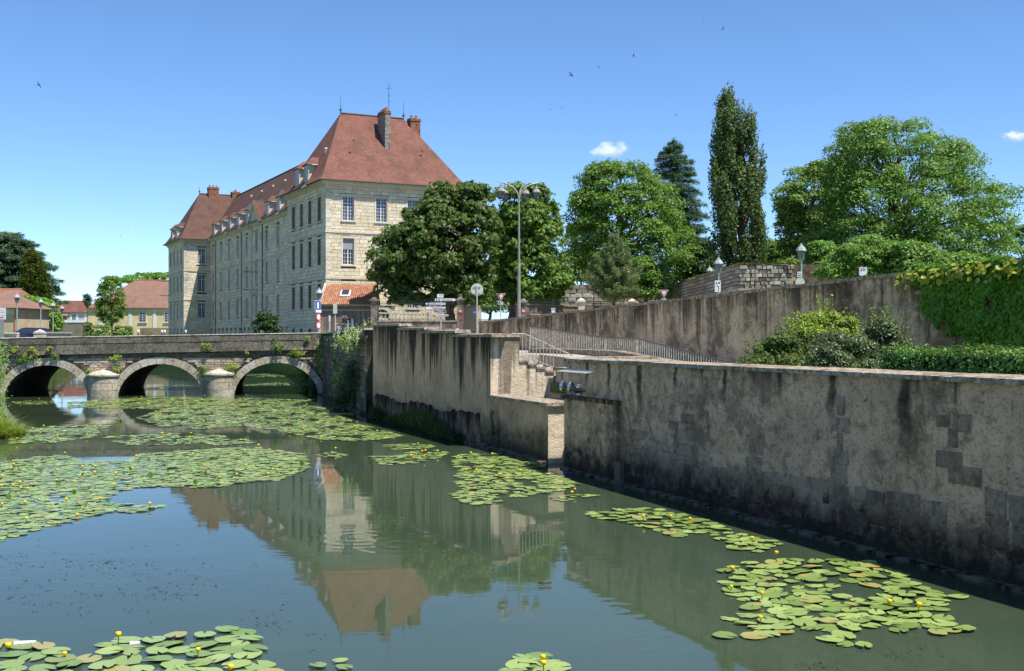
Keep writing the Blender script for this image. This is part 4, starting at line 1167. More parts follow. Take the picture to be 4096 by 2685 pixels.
class Env:
    """crown envelope from an outline (photo rows v,uL,uR) at its true depth"""
    def __init__(s, Y, rows, depth=.9):
        s.Y = Y; rows = sorted(rows, key=lambda r: -r[0])
        s.z = np.array([Zat(v, Y) for v, a, b in rows]); s.l = np.array([Xat(a, Y) for v, a, b in rows]); s.r = np.array([Xat(b, Y) for v, a, b in rows]); s.dep = depth
    def at(s, z): return np.interp(z, s.z, s.l), np.interp(z, s.z, s.r)
    def sample(s, n, g, inset, bias=.4):
        z = np.linspace(s.z[0], s.z[-1], 200); l, r = s.at(z); w = np.maximum(r-l, .05)
        cdf = np.cumsum(w); cdf /= cdf[-1]
        zz = np.interp(g.random(n), cdf, z); l, r = s.at(zz)
        R_ = np.maximum((r-l)/2 - inset*.75, .05); cx = (l+r)/2
        th = g.random(n)*2*np.pi; q = (bias + (1-bias)*g.random(n))**.5
        x = cx + R_*q*np.cos(th); y = s.Y + R_*s.dep*q*np.sin(th)
        zz = np.clip(zz, s.z[0]+inset*.5, s.z[-1]-inset*.6)
        return np.stack([x, y, zz], 1)
def limbs(mb, base, top, targets, r0, g, n=7, wob=.04):
    """tapered trunk from base to top and limbs reaching the given clump centres"""
    b = np.array(base); t = np.array(top); k = 7
    path = [b + (t-b)*i/k + np.array([*(g.standard_normal(2)*wob*np.linalg.norm(t-b)*(2 < i < k)*.6), 0]) for i in range(k+1)]
    rad = [r0*(1.25 if i == 0 else 1)*(1-.72*i/k) for i in range(k+1)]
    mb.tube([Vector(p) for p in path], rad, 9)
    for q in targets:
        q = np.array(q); f = min(.92, max(.28, (q[2]-b[2])/(t[2]-b[2]+1e-6)*.62 + g.random()*.1))
        i = f*k; i0 = int(i); s = path[i0]+(path[min(i0+1, k)]-path[i0])*(i-i0); r = rad[i0]*.5
        mid = (s+q)/2 + np.array([0, 0, np.linalg.norm(q-s)*.10]) + g.standard_normal(3)*.06*np.linalg.norm(q-s)
        mb.tube([Vector(s), Vector(s*.6+mid*.4), Vector(mid), Vector(mid*.45+q*.55), Vector(q)], [r, r*.8, r*.55, r*.36, r*.1], 6, False)
def broadleaf(name, label, Y, rows, mat, trunk_u, trunk_v, ground, seed, clumps=130, crad=1.0, per=200, length=.3, width=.14, r0=.4, bark=None, depth=.9, palmate=False, flat=.7, bias=.4, nl=22, group=None, cat='tree', topf=.75, parent_name='crown'):
    g = np.random.default_rng(seed); env = Env(Y, rows, depth)
    base = np.array([Xat(trunk_u, Y), Y, ground]); root = empty(name, base, 0, label, cat, group)
    cl = env.sample(clumps, g, crad, bias); rad = crad*(.65+.6*g.random(clumps))
    L = clump_leaves(cl, rad, per, g, length, width, flat, .5, None, palmate)
    fill = env.sample(int(clumps*per*.10), g, .25, .15)
    L.append(leaf_quads(fill, unit(g.standard_normal((len(fill), 3))+np.array([0, 0, .6])), length, width*1.1, g))
    L = [(V-base, Q) for V, Q in L]
    build_leaves(parent_name, L, mat, root)
    if r0:
        mb = MB(); zt = env.z[0]+(env.z[-1]-env.z[0])*topf
        l, r = env.at(zt); top = np.array([(l+r)/2, Y, zt])
        tg = cl[g.permutation(clumps)[:nl]]
        tl = np.array([Xat(trunk_u, Y), Y, Zat(trunk_v, Y)])
        limbs(mb, (0,0,-.3), top-base, tg-base, r0, g)
        mb.build('trunk', bark or BARK, root, smooth=True)
    return root
S = 4096/2380.0
def D(rows): return [(v*S, a*S, b*S) for v, a, b in rows]

# big chestnut in front of the building
broadleaf('chestnut_tree', 'large dark chestnut tree standing in front of the pale building', 93, D([(428,1075,1140),(440,1000,1155),(470,960,1162),(510,925,1168),(540,885,1172),(575,845,1175),(610,840,1170),(650,850,1160),(690,880,1140),(712,905,1110)]),
          L_CHEST, 1812, 1230, 3.4, 21, clumps=300, crad=.95, per=46, length=.38, width=.15, r0=.52, palmate=True, flat=.85, nl=34, topf=.6, bias=.25)
broadleaf('chestnut_tree', 'lighter green chestnut tree behind the tall candelabra lamp', 100, D([(428,1190,1240),(446,1150,1278),(490,1132,1310),(530,1130,1318),(580,1130,1316),(620,1130,1338),(660,1130,1345),(690,1145,1320),(708,1165,1280)]),
          L_CHEST2, 2028, 1250, 3.6, 22, clumps=230, crad=1.0, per=46, length=.38, width=.15, r0=.42, palmate=True, flat=.8, bias=.25, nl=26, topf=.6)
# round light green tree
broadleaf('maple_tree', 'broad round light green tree left of the dark conifer', 118, D([(377,1395,1460),(390,1370,1510),(420,1330,1550),(460,1315,1580),(500,1310,1600),(550,1312,1620),(600,1318,1650),(640,1340,1650),(680,1380,1600)]),
          L_ROUND, 2480, 1180, 4.5, 23, clumps=270, crad=1.15, per=190, length=.33, width=.16, r0=.55, flat=.75, nl=34)
broadleaf('ash_tree', 'huge pale green ash tree at the far right behind the road', 88, D([(276,2000,2055),(296,1950,2160),(326,1925,2225),(370,1915,2270),(420,1905,2310),(460,1895,2380),(500,1880,2378),(540,1870,2350),(580,1870,2345),(620,1880,2320),(648,1890,2290)]),
          L_ASH, 3600, 1080, 5.0, 24, clumps=340, crad=1.1, per=190, length=.30, width=.11, r0=.55, flat=.7, nl=40)
broadleaf('walnut_tree', 'olive and brownish leafy tree between the poplar and the huge ash', 98, D([(372,1880,1920),(395,1830,1975),(430,1800,1985),(480,1790,1985),(540,1795,1980),(600,1805,1960),(650,1810,1940)]),
          L_BROWNISH, 3200, 1100, 5.0, 25, clumps=190, crad=1.0, per=170, length=.27, width=.14, r0=.4, flat=.6, nl=40)
# lower thicket at the foot of the ash
for i, (rows, Y, m, lab) in enumerate((
    (D([(548,1990,2060),(575,1940,2090),(610,1895,2090),(650,1890,2080)]), 76, L_ASH, 'pale green sapling thicket left of the white bus stop sign'),
    (D([(560,2075,2120),(590,2060,2190),(620,2050,2240),(650,2045,2250)]), 74, L_ASH, 'pale green sapling thicket behind the white bus stop sign'),
    (D([(590,2190,2250),(610,2170,2300),(640,2160,2320),(655,2160,2320)]), 78, L_ASH, 'pale green sapling thicket right of the bus stop sign, below the ash'),
    (D([(560,1885,1930),(590,1870,1960),(625,1860,1970),(655,1858,1970)]), 82, L_ASH, 'leafy thicket right of the road lamp at the foot of the ash'),
    (D([(525,2345,2420),(560,2320,2430),(600,2300,2430),(640,2290,2430)]), 120, L_ASH, 'hazy pale tree at the right edge beyond the creeper'))):
    broadleaf('sapling_thicket' if i < 4 else 'far_tree', lab, Y, rows, m, (rows[0][1]+rows[0][2])/2, 1080, 4.6, 40+i, clumps=60, crad=.75, per=170, length=.30, width=.11, r0=.12, nl=14)
# background trees between the big ones
for i, (rows, Y, m, lab, cn, tu) in enumerate((
    (D([(520,1320,1355),(560,1300,1375),(610,1295,1390),(660,1300,1385)]), 128, L_CHEST2, 'mid green tree filling the gap right of the lighter chestnut', 60, 2320),
    (D([(560,1760,1815),(580,1750,1830),(615,1745,1825),(640,1745,1820)]), 112, L_ASH, 'pale leafy tree peeping out behind the stone rampart', 55, 3070),
    (D([(600,1470,1530),(640,1450,1570),(680,1440,1580),(700,1440,1560)]), 108, L_ROUND, 'low leafy shrub tree under the broad round tree', 50, 2590),
    (D([(560,1610,1650),(600,1600,1680),(640,1590,1690),(665,1590,1700)]), 116, L_DARK, 'dark undergrowth tree below the conifer beside the poplar', 55, 2830),
    (D([(610,1110,1160),(650,1095,1175),(690,1090,1185),(728,1085,1190)]), 124, L_CHEST2, 'shaded garden tree behind the iron gate between the chestnuts', 60, 1960),
    (D([(670,1190,1225),(690,1180,1300),(705,1175,1320),(728,1175,1330)]), 120, L_FRESH, 'low garden shrubs behind the fence right of the yield sign', 60, 2160),
    (D([(605,1815,1850),(630,1806,1890),(668,1800,1905)]), 84, L_BROWNISH, 'olive thicket hiding the right end of the stone rampart', 50, 3170))):
    broadleaf('background_tree', lab, Y, rows, m, tu, 1150, 4.2, 60+i, clumps=cn, crad=1.0, per=140, length=.34, width=.15, r0=.2, nl=10)

# poplar: upright sprays
def poplar():
    Y = 104; g = np.random.default_rng(31)
    env = Env(Y, D([(216,1676,1696),(230,1664,1725),(258,1656,1756),(300,1654,1762),(345,1646,1786),(400,1642,1790),(470,1640,1792),(540,1644,1790),(590,1658,1775),(625,1685,1760)]), .9)
    base = np.array([Xat(2960, Y), Y, 4.5]); root = empty('poplar_tree', base, 0, 'tall narrow dark poplar rising above all the other trees', 'tree')
    plumes = []; L = []                                    # upright plumes, each a limb with its own leafy shell
    for k in range(64):
        zc = env.z[0]+(env.z[-1]-env.z[0])*(.06+.88*((k*.618) % 1)); a = g.random()*6.283; hz = 1.1+1.9*g.random(); rx = .40+.42*g.random()
        zc = min(zc, env.z[-1]-hz*.9); l, r = env.at(min(zc+hz*.75, env.z[-1])); R_ = (r-l)/2; q = max(0, R_-rx*.75)*(.45+.62*g.random())
        c = np.array([(l+r)/2+np.cos(a)*q, Y+np.sin(a)*q, zc]); plumes.append((c, hz))
        m = int(620*hz*rx); d = unit(g.standard_normal((m, 3))); rr = (.55+.5*g.random(m))[:, None]
        lump = 1+.35*np.sin(d[:, 2:3]*9+k)*np.cos(d[:, 0:1]*5+k)
        p = c + d*rr*np.array([rx, rx, hz])*lump
        nr = unit(d*np.array([1, 1, .35]) + np.array([0, 0, .25]) + g.standard_normal((m, 3))*.45)
        L.append(leaf_quads(p-base, nr, .20, .16, g))
    build_leaves('crown', L, L_POPLAR, root)
    mb = MB(); limbs(mb, (0,0,-.3), (.3, 0, 19), [], .42, g)
    for c, hz in plumes:
        q = c-base; mb.tube([Vector((q[0]*.15, q[1]*.15, max(.6, q[2]-hz*1.6))), Vector((q[0]*.8, q[1]*.8, q[2]-hz*.6)), Vector((q[0], q[1], q[2]+hz*.6))], [.10, .06, .015], 5, False)
    mb.build('trunk', BARK, root, smooth=True)
poplar()

# conifers with tiers of boughs
def conifer(name, label, Y, rows, mat, ground, seed, tiers, boughs, length=.34, width=.06, droop=.25, plate=.16, trunk_r=.3, per_m=42, rise=0.0, top_bush=True, spread=.30, cat='tree'):
    g = np.random.default_rng(seed); env = Env(Y, rows, 1.0)
    zt = env.z[-1]; l, r = env.at(zt); tx = (l+r)/2
    l0, r0 = env.at(env.z[0]); bx = (l0+r0)/2
    base = np.array([bx, Y, ground]); root = empty(name, base, 0, label, cat)
    mb = MB(); mb.tube([(0,0,-.3), ((tx-bx)*.5, 0, (zt-ground)*.5), (tx-bx, 0, zt-ground-.1)], [trunk_r, trunk_r*.6, .03], 8)
    P_, N_, T_ = [], [], []
    for i in range(tiers):
        z = env.z[0] + (zt-env.z[0])*(i+.3*g.random())/tiers; l, r = env.at(z); R_ = max(.25, (r-l)/2); cx = (l+r)/2
        z_tier = z
        for k in range(boughs):
            z = z_tier + (g.random()-.5)*(zt-env.z[0])/tiers*1.25; z = min(z, zt-.1); l, r = env.at(z); R_ = max(.2, (r-l)/2)
            a = 2*np.pi*(k+g.random()*.8)/boughs; ln = R_*(.72+.36*g.random())
            dirv = np.array([np.cos(a), np.sin(a), 0]); m = max(6, int(ln*per_m))
            t = g.random(m)**.75; off = g.standard_normal(m)*spread*(1.05-t*.6)*min(1.0, ln*.4)
            zz = z + rise*t*ln - droop*ln*t**2 + g.standard_normal(m)*plate
            side = np.array([-dirv[1], dirv[0], 0])
            pos = np.array([cx, Y, 0]) + dirv*(t*ln)[:, None] + side*off[:, None]; pos[:, 2] = zz
            P_.append(pos); tang = dirv + side*(np.sign(off)*.7)[:, None] + np.array([0, 0, rise-.25]) + g.standard_normal((m, 3))*.25
            T_.append(tang); N_.append(np.tile([0, 0, 1.0], (m, 1)) + g.standard_normal((m, 3))*.35 - dirv*.1)
            if k % 2 == 0: mb.tube([Vector((cx-bx, 0, z-ground)), Vector((cx-bx+dirv[0]*ln*.5, dirv[1]*ln*.5, z-ground+rise*ln*.5-droop*ln*.25)), Vector((cx-bx+dirv[0]*ln*.9, dirv[1]*ln*.9, z-ground+rise*ln*.9-droop*ln*.8))], [.07, .045, .012], 5, False)
    Pp = np.concatenate(P_); Nn = unit(np.concatenate(N_)); Tt = np.concatenate(T_)
    build_leaves('crown', [leaf_quads(Pp-base, Nn, length, width, g, Tt)], mat, root)
    mb.build('trunk', BARK, root, smooth=True); return root
conifer('cedar_tree', 'dark layered conifer standing between the round tree and the poplar', 128, D([(324,1560,1564),(340,1540,1590),(370,1518,1612),(420,1512,1628),(470,1520,1642),(520,1540,1650),(580,1570,1652),(640,1590,1680)]), L_CEDAR, 4.5, 51, 17, 12, .44, .075, .14, .14, .35, 120, .06, spread=.48)
conifer('pine_tree', 'young grey-green pine in front of the rampart near the fence', 96, D([(545,1425,1428),(570,1405,1450),(610,1385,1470),(650,1360,1490),(680,1350,1510),(700,1365,1490)]), L_PINE, 4.0, 52, 15, 9, .34, .05, -.08, .13, .16, 120, .32, spread=.24)
conifer('cedar_tree', 'wide blue-green cedar rising over the houses at the left edge', 178, D([(538,-40,30),(560,-60,85),(590,-80,112),(620,-90,128),(650,-90,143),(680,-90,145),(700,-80,148)]), L_CEDAR, 3.2, 53, 15, 13, .7, .12, .10, .16, .5, 75, .05, spread=.75)
conifer('thuja_tree', 'pointed green thuja in front of the wide cedar at the left', 166, D([(582,68,74),(600,55,95),(640,48,112),(680,45,120),(710,48,122)]), L_THUJA, 3.2, 54, 26, 14, .42, .12, .05, .25, .25, 55, .25)
conifer('small_fir', 'small blue fir top peeping out between the white house and yellow house', 240, D([(684,200,204),(692,190,215),(702,190,216),(712,194,214)]), L_CEDAR, 3.0, 55, 7, 9, .6, .10, -.1, .15, .12, 30, .4)

# left bank greenery beyond the bridge
broadleaf('bank_shrub', 'large bright green shrub mass behind the dark blue car', 140, D([(690,60,100),(710,35,140),(730,25,145),(750,18,146),(772,10,150)]), L_FRESH, 150, 1330, 3.0, 71, clumps=120, crad=.85, per=120, length=.36, width=.18, r0=.1, nl=12, cat='shrub', depth=.6, parent_name='foliage')
broadleaf('small_tree', 'small rounded olive tree in front of the yellow house', 236, D([(641,245,275),(655,228,284),(680,222,294),(710,218,296),(735,222,292),(752,235,282)]), L_BROWNISH, 450, 1300, 3.0, 72, clumps=90, crad=.9, per=110, length=.42, width=.2, r0=.22, nl=14)
for i, (a, b, v0, v1, m, lab) in enumerate(((212, 262, 756, 776, L_FRESH, 'clipped green hedge below the small olive tree'), (258, 312, 757, 776, L_FRESH, 'bright green hedge beside the low dry stone wall'), (192, 216, 748, 776, L_SHRUB, 'straggly flowering shrub at the end of the hedge'))):
    broadleaf('hedge' if i < 2 else 'shrub', lab, 228, D([(v0, a+4, b-4), (v0+6, a, b), (v1+8, a, b)]), m, (a+b)/2*S, 1340, 2.4, 75+i, clumps=34, crad=.55, per=120, length=.26, width=.16, r0=0, cat='hedge' if i < 2 else 'shrub', parent_name='foliage')
broadleaf('far_trees', 'pale treetops along the ridge of the yellow house roof', 285, D([(634,352,395),(640,310,440),(650,270,440),(660,260,440)]), L_FRESH, 600, 1200, 3.0, 79, clumps=70, crad=1.0, per=110, length=.5, width=.26, r0=0, group=None)
broadleaf('young_tree', 'small dark sapling in the shade at the foot of the long building', 116, D([(716,605,630),(730,590,640),(745,585,655),(762,578,665),(780,580,665)]), L_DARK, 1085, 1330, 2.4, 80, clumps=34, crad=.45, per=90, length=.3, width=.16, r0=.06, nl=16, bias=.1)

# ------------------------------------------------------------------ garden shrubs, hedge
def shrub(name, label, Y, rows, mat, seed, n, length=.075, width=.045, clumps=70, crad=.28, ground=2.4, spikes=0, smat=None, cat='shrub', depth=.8):
    r = broadleaf(name, label, Y, rows, mat, (rows[0][1]+rows[0][2])/2, 1400, ground, seed, clumps=clumps, crad=crad, per=n, length=length, width=width, r0=.03, nl=26, depth=depth, flat=.8, bias=.3, cat=cat, parent_name='foliage', topf=.5)
    if spikes:
        g = np.random.default_rng(seed+900); env = Env(Y, rows, depth); Ls = []; mb = MB(); base = np.array(r.location)
        for k in range(spikes):
            i = len(env.z)-1-int(g.random()**1.3*(len(env.z)-1.01)); z = env.z[i]; l, rr = env.at(z)
            x = l+(rr-l)*g.random() if i == len(env.z)-1 else (l if g.random() < .5 else rr)*.97+(l+rr)/2*.03
            a = np.array([x, Y+g.standard_normal()*.4, z-.15]); tip = a + np.array([g.standard_normal()*.12, g.standard_normal()*.1, .25+.35*g.random()])
            mb.tube([Vector(a-base), Vector(tip-base)], [.006, .003], 4, False)
            m = 16; t = g.random(m)[:, None]; p = a+(tip-a)*t+g.standard_normal((m, 3))*.02
            Ls.append(leaf_quads(p-base, unit(g.standard_normal((m, 3))+np.array([0,-.5,.6])), length*.9, width, g))
        build_leaves('shoots', Ls, smat or mat, r)['kind'] = 'stuff'; mb.build('twigs', BARK, r)
    return r
shrub('garden_shrub', 'leafy green shrub with reddish shoots at the end of the ramp railing', 31.5, D([(778,1800,1840),(795,1765,1865),(815,1740,1880),(840,1722,1890),(870,1720,1890)]), L_SHRUB, 81, 300, .085, .05, 60, .26, 2.3, 34)
shrub('garden_shrub', 'tall yellow-green shrub in the middle of the garden shrubs', 32.5, D([(722,1905,1925),(738,1845,1960),(752,1830,2000),(775,1815,2010),(800,1810,2015),(830,1810,2015)]), L_YELLOW, 82, 300, .08, .045, 66, .27, 2.4, 40, L_YELLOW)
shrub('garden_shrub', 'dark glossy small-leaved shrub in front of the yellow-green one', 29.5, D([(775,1925,1985),(790,1895,2020),(815,1875,2045),(845,1860,2050),(875,1850,2060)]), L_GLOSS, 83, 340, .06, .035, 80, .25, 2.3, 20)
shrub('garden_shrub', 'speckled dark shrub with brownish sprigs next to the hedge', 31.0, D([(745,2020,2080),(770,2010,2098),(800,2010,2108),(830,2010,2100),(860,2010,2090)]), L_GLOSS, 84, 320, .07, .04, 60, .25, 2.4, 46, L_BROWNISH)
def hedge():
    g = np.random.default_rng(85); r = empty('hedge', q2w(18.8, 4.2, 2.3), QRZ, 'clipped dark green hedge running behind the near wall coping', 'hedge')
    n = 60000; x = g.random(n)*22-8.2; y = (g.random(n)-.5)*1.5; z = g.random(n)*1.5
    f = g.integers(0, 3, n); y = np.where(f == 0, -.75+g.standard_normal(n)*.06, y); z = np.where(f == 1, 1.47+.05*np.sin(x*2)+.05*np.sin(x*5.3)+np.abs(g.standard_normal(n))*.07, z)
    x = np.where((f == 2), x, x)
    nr = unit(np.stack([g.standard_normal(n)*.5, np.where(f == 0, -1., 0)+g.standard_normal(n)*.4, np.where(f == 1, 1., .4)+g.standard_normal(n)*.3], 1))
    build_leaves('foliage', [leaf_quads(np.stack([x, y, z], 1), nr, .085, .05, g)], L_HEDGE, r)
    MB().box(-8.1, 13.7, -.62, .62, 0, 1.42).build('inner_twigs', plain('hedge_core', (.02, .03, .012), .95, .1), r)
hedge()

# ------------------------------------------------------------------ creeper on the road wall
def creeper():
    root = empty('wall_creeper', q2w(0, RN, 0), QRZ, 'dense green creeper hanging over the end of the road wall', 'creeper')
    g = np.random.default_rng(86)
    poly = np.array([(p[0]*S, p[1]*S) for p in ((2112,632),(2180,612),(2300,598),(2400,590),(2560,560),(2560,860),(2400,830),(2372,808),(2330,812),(2285,806),(2250,786),(2215,770),(2180,756),(2155,752),(2148,715),(2158,690),(2140,665))])
    # to wall coordinates
    W = np.array([qpt(u, v, RN) for u, v in poly])
    x0, x1 = W[:, 0].min(), min(W[:, 0].max(), 13.0)
    N = 22000; x = x0+(x1-x0)*g.random(N); z = W[:, 1].min()+(W[:, 1].max()-W[:, 1].min())*g.random(N)
    def inside(x, z):
        c = np.zeros(len(x), bool); n = len(W)
        for i in range(n):
            a, b = W[i], W[(i+1) % n]
            t = ((a[1] > z) != (b[1] > z)) & (x < (b[0]-a[0])*(z-a[1])/(b[1]-a[1]+1e-12)+a[0]); c ^= t
        return c
    wob = .12*np.sin(x*5)+.1*np.sin(x*2.3+1); hole = np.sin(x*2.7+z*1.3)*np.sin(z*3.7-x*1.1)+.5*np.sin(x*6.1)*np.sin(z*5.3); k = inside(x, z+wob) & (z < road_z(x)+.12) & (hole < .95-.5*np.clip((4.6-z)/2, 0, 1)); x, z = x[k], z[k]; n = len(x)
    cl = np.sin(x*3.1+z*1.7)*np.sin(z*4.3-x*.9)
    y = -.05-.10*g.random(n)-.04*(cl+1)
    nr = unit(np.stack([g.standard_normal(n)*.35, -1+g.standard_normal(n)*.25, .55+g.standard_normal(n)*.35], 1))
    dr = np.tile([0., -.2, -1.], (n, 1))+g.standard_normal((n, 3))*.35
    build_leaves('foliage', [leaf_quads(np.stack([x, y, z], 1), nr, .15, .13, g, dr)], L_IVY, root)
    # top leaves on the coping, sunlight put into their paler yellow-green
    me = []
    for s in range(4):
        r = random.Random(s); m = MB()
        m.add([(0,0,0), (.07,-.02,.03), (.05,-.05,.09), (0,-.06,.13), (-.05,-.05,.09), (-.07,-.02,.03), (0,-.045,.07)], [(0,1,6), (1,2,6), (2,3,6), (3,4,6), (4,5,6), (5,0,6)])
        me.append(m.mesh('leaf', L_IVY_TOP))
    xs = x0-.2
    for i in range(240):
        xx = x0-.25+(x1-x0+.2)*g.random()**1.0; d = abs(g.standard_normal())*.38
        o = link('leaf', me[i % 4], root, (xx, -.26+.42*g.random()*(d < .12), road_z(xx)+.13-d*.7))
        o.rotation_euler = (g.uniform(1.4, 3.0), g.uniform(-.6, .6), g.uniform(-.8, .8)); s = .8+.6*g.random(); o.scale = (s, s, s)
    mb = MB()
    for i in range(10):
        xx = 4+i*1.0
        pts = [(xx+.25*math.sin(k+i), -.03, 2.4+k*.45) for k in range(7)]
        mb.tube(pts, [.02-.002*k for k in range(7)], 5)
    mb.build('stem', BARK_GREY, root)
creeper()

# ------------------------------------------------------------------ plants on masonry, bank plants
def tuft(name, label, center, size, mat, seed, n=160, length=.12, width=.06, group=None, flowers=0, cat='plant'):
    g = np.random.default_rng(seed); root = empty(name, center, 0, label, cat, group)
    c = g.standard_normal((max(3, n//26), 3))*np.array(size)*.42; C = np.repeat(c, 26, 0)
    p = C+g.standard_normal(C.shape)*np.array(size)*.26
    nr = unit(p*.8+np.array([0, -.35, .55])+g.standard_normal(p.shape)*.45)
    build_leaves('foliage', [leaf_quads(p, nr, length, width, g)], mat, root)
    mb = MB()
    for q in c[:9]: mb.tube([(0, .05, -size[2]*.4), Vector(q*.5), Vector(q)], [.018, .012, .004], 5, False)
    mb.build('stem', BARK, root)
    if flowers:
        k = g.integers(0, len(p), flowers); c = p[k]; m = 22
        C = np.repeat(c, m, 0)+g.standard_normal((flowers*m, 3))*np.array([.06, .06, .11])+np.array([0, -.15, .1])
        build_leaves('blossom', [leaf_quads(C, unit(g.standard_normal(C.shape)), .06, .05, g)], L_BLOOM, root)
    return root
def bpt(u, v, out=.15):
    t = fx(u); Y = fY(t); p = BA+BD*t-BN*out; return (p.x, p.y, Zat(v, Y))
GB = 'wild plants rooted in the bridge masonry'
for i, (u, v, sx, sz, m, lab) in enumerate(((95,1430,.5,.28,L_BROWNISH,'mossy yellow-green cushion under the string course above the first arch'), (130,1424,.4,.25,L_YELLOW,'bright end of the mossy cushion above the first arch'), (222,1428,.22,.22,L_BROWNISH,'small mossy tuft right of the first arch crown'), (60,1398,.25,.15,L_YELLOW,'yellow tuft on the string course near the left end of the bridge'), (128,1398,.2,.1,L_YELLOW,'low grassy tuft on the string course above the first arch'), (198,1396,.18,.12,L_YELLOW,'tiny grassy tuft on the string course right of the first crown'),
    (462,1432,.25,.2,L_YELLOW,'bright tuft on the wall above the first pier'), (468,1480,.25,.3,L_YELLOW,'leafy tuft beside the cap of the first pier'), (355,1484,.15,.12,L_YELLOW,'small tuft on the left edge of the first pier cap'), (392,1555,.12,.25,L_FRESH,'green plant growing from the face of the first pier'),
    (830,1384,.25,.18,L_YELLOW,'leafy tuft on the parapet above the second pier'), (925,1470,.45,.4,L_YELLOW,'spreading fern on the second pier cap'), (812,1478,.35,.3,L_BROWNISH,'dry tuft left of the second pier cap'), (858,1562,.15,.25,L_BROWNISH,'dry plant on the face of the second pier'),
    (1105,1392,.42,.38,L_FRESH,'airy green bush on the string course above the third arch'), (1180,1412,.55,.34,L_YELLOW,'pale green bush above the right part of the third arch'), (990,1406,.12,.18,L_YELLOW,'thin plant on the string course left of the third arch crown'), (1233,1356,.2,.15,L_YELLOW,'small tuft on the parapet near the right end of the bridge'), (1300,1345,.3,.35,L_FRESH,'green plant hanging over the corner of bridge and quay'))):
    tuft('wall_plant', lab, bpt(u, v, .28 if v < 1402 else .2), (sx*1.25, .22, sz*1.2), m, 200+i, int(150+sx*500), .11, .05, GB)
tuft('butterfly_bush', 'large white-flowering bush at the corner where the bridge meets the dark quay wall', bpt(1290, 1425, .3), (.75, .5, 1.0), L_YELLOW, 240, 900, .14, .06, None, 10, 'shrub')
tuft('wall_plant', 'grey-green trailing plant below the white-flowering corner bush', bpt(1295, 1462, .3), (.6, .35, .6), L_SHRUB, 241, 500, .13, .06, None)
def dqpt(u, v, out=.3):
    a = Vector((-13.45, 81.0, 0)); d_ = (Vector((-7.75, 60.4, 0))-a).normalized(); n_ = Vector((-d_.y, d_.x, 0))
    r = (u-CX)/F; t = (r*a.y-a.x)/(d_.x-r*d_.y); p = a+d_*t-n_*out
    return (p.x, p.y, Zat(v, p.y))
tuft('butterfly_bush', 'white-flowering bush spilling over the dark quay wall above the floodlights', dqpt(1452, 1360, .45), (1.05, .6, .75), L_YELLOW, 242, 1200, .14, .06, None, 60, 'shrub')
for i, (u, v, sx, sz, m, nn, fl, lab) in enumerate(((1425,1560,.8,1.3,L_DARK,1500,3,'dark leafy bush hanging low on the dark quay wall'), (1385,1520,.5,.8,L_FRESH,420,6,'sunlit twigs with pale flowers on the dark quay wall'), (1362,1450,.35,.6,L_SHRUB,200,5,'thin flowering sprigs high on the dark quay wall'), (1400,1605,.7,.5,L_DARK,900,0,'dark bush at the water foot of the dark quay wall'), (1440,1480,.6,.9,L_DARK,800,0,'shaded foliage below the quay floodlights'))):
    tuft('quay_bush', lab, dqpt(u, v, .4), (sx, .45, sz), m, 250+i, nn, .15, .07, 'bushes rooted in the dark quay wall', fl, 'shrub')
tuft('riverside_bush', 'green bush by the water seen through the right bridge arch', (-17.6, 97.5, .9), (1.0, .8, .8), L_FRESH, 260, 700, .2, .1, None, 0, 'shrub')
# plants at the terrace wall foot and on the low wall
x, z = qpt(1993, 1740); p = q2w(x, -.15, .35)
for k in range(1):
    g = np.random.default_rng(270); root = empty('wall_plant', p, QRZ, 'upright leafy plant climbing the low wall by the stairs', 'plant')
    m = 170; t = g.random(m); q = np.stack([g.standard_normal(m)*.09*(1.2-t*.5)+.08*np.sin(t*6), -.05-.08*g.random(m), t*1.25-.1], 1)
    build_leaves('foliage', [leaf_quads(q, unit(g.standard_normal((m, 3))*.4+np.array([0, -1, .4])), .11, .09, g)], L_DARK, root)
    MB().tube([(0,0,-.3), (.03,-.03,.5), (-.02,-.03,1.1)], [.012, .009, .004], 5).build('stem', STALK, root)
def blades(name, label, loc, rz, L_, dep, h, n, mat, seed, cat='reeds', lean=.35, w=.018):
    g = np.random.default_rng(seed); root = empty(name, loc, rz, label, cat)
    b = np.stack([(g.random(n)-.5)*L_, (g.random(n)-.5)*dep, np.zeros(n)-.05], 1)
    env = .45+.55*np.cos(b[:, 0]/L_*np.pi)**2
    t1 = b + np.stack([g.standard_normal(n)*.12*h, g.standard_normal(n)*.12*h-.1*h, h*env*(.4+.3*g.random(n))], 1)
    t2 = b + np.stack([g.standard_normal(n)*lean*h, g.standard_normal(n)*lean*h-.15*h, h*env*(.65+.45*g.random(n))], 1)
    s = np.stack([np.cos(g.random(n)*6.28), np.sin(g.random(n)*6.28), np.zeros(n)], 1)*w
    V = np.stack([b-s, b+s, t1+s, t1-s, t2+s*.1, t2-s*.1], 1).reshape(-1, 3)
    o = np.arange(n)[:, None]*6; Qa = np.concatenate([o+np.array([[0,1,2,3]]), o+np.array([[3,2,4,5]])], 0)
    fill_faces('blades', V, Qa, mat, root); return root
xa, _ = qpt(1610, 1700); xb, _ = qpt(1860, 1760); c = (xa+xb)/2
blades('reed_bed', 'dark reeds growing at the foot of the terrace wall', q2w(c, -.36), QRZ, abs(xb-xa)*1.1, .4, 1.1, 2600, L_REED, 280, lean=.16)
xa, _ = qpt(1540, 1690)
blades('reed_bed', 'small clump of reeds near the far end of the terrace wall', q2w(xa, -.35), QRZ, 1.4, .35, .9, 350, L_REED, 281, lean=.16)
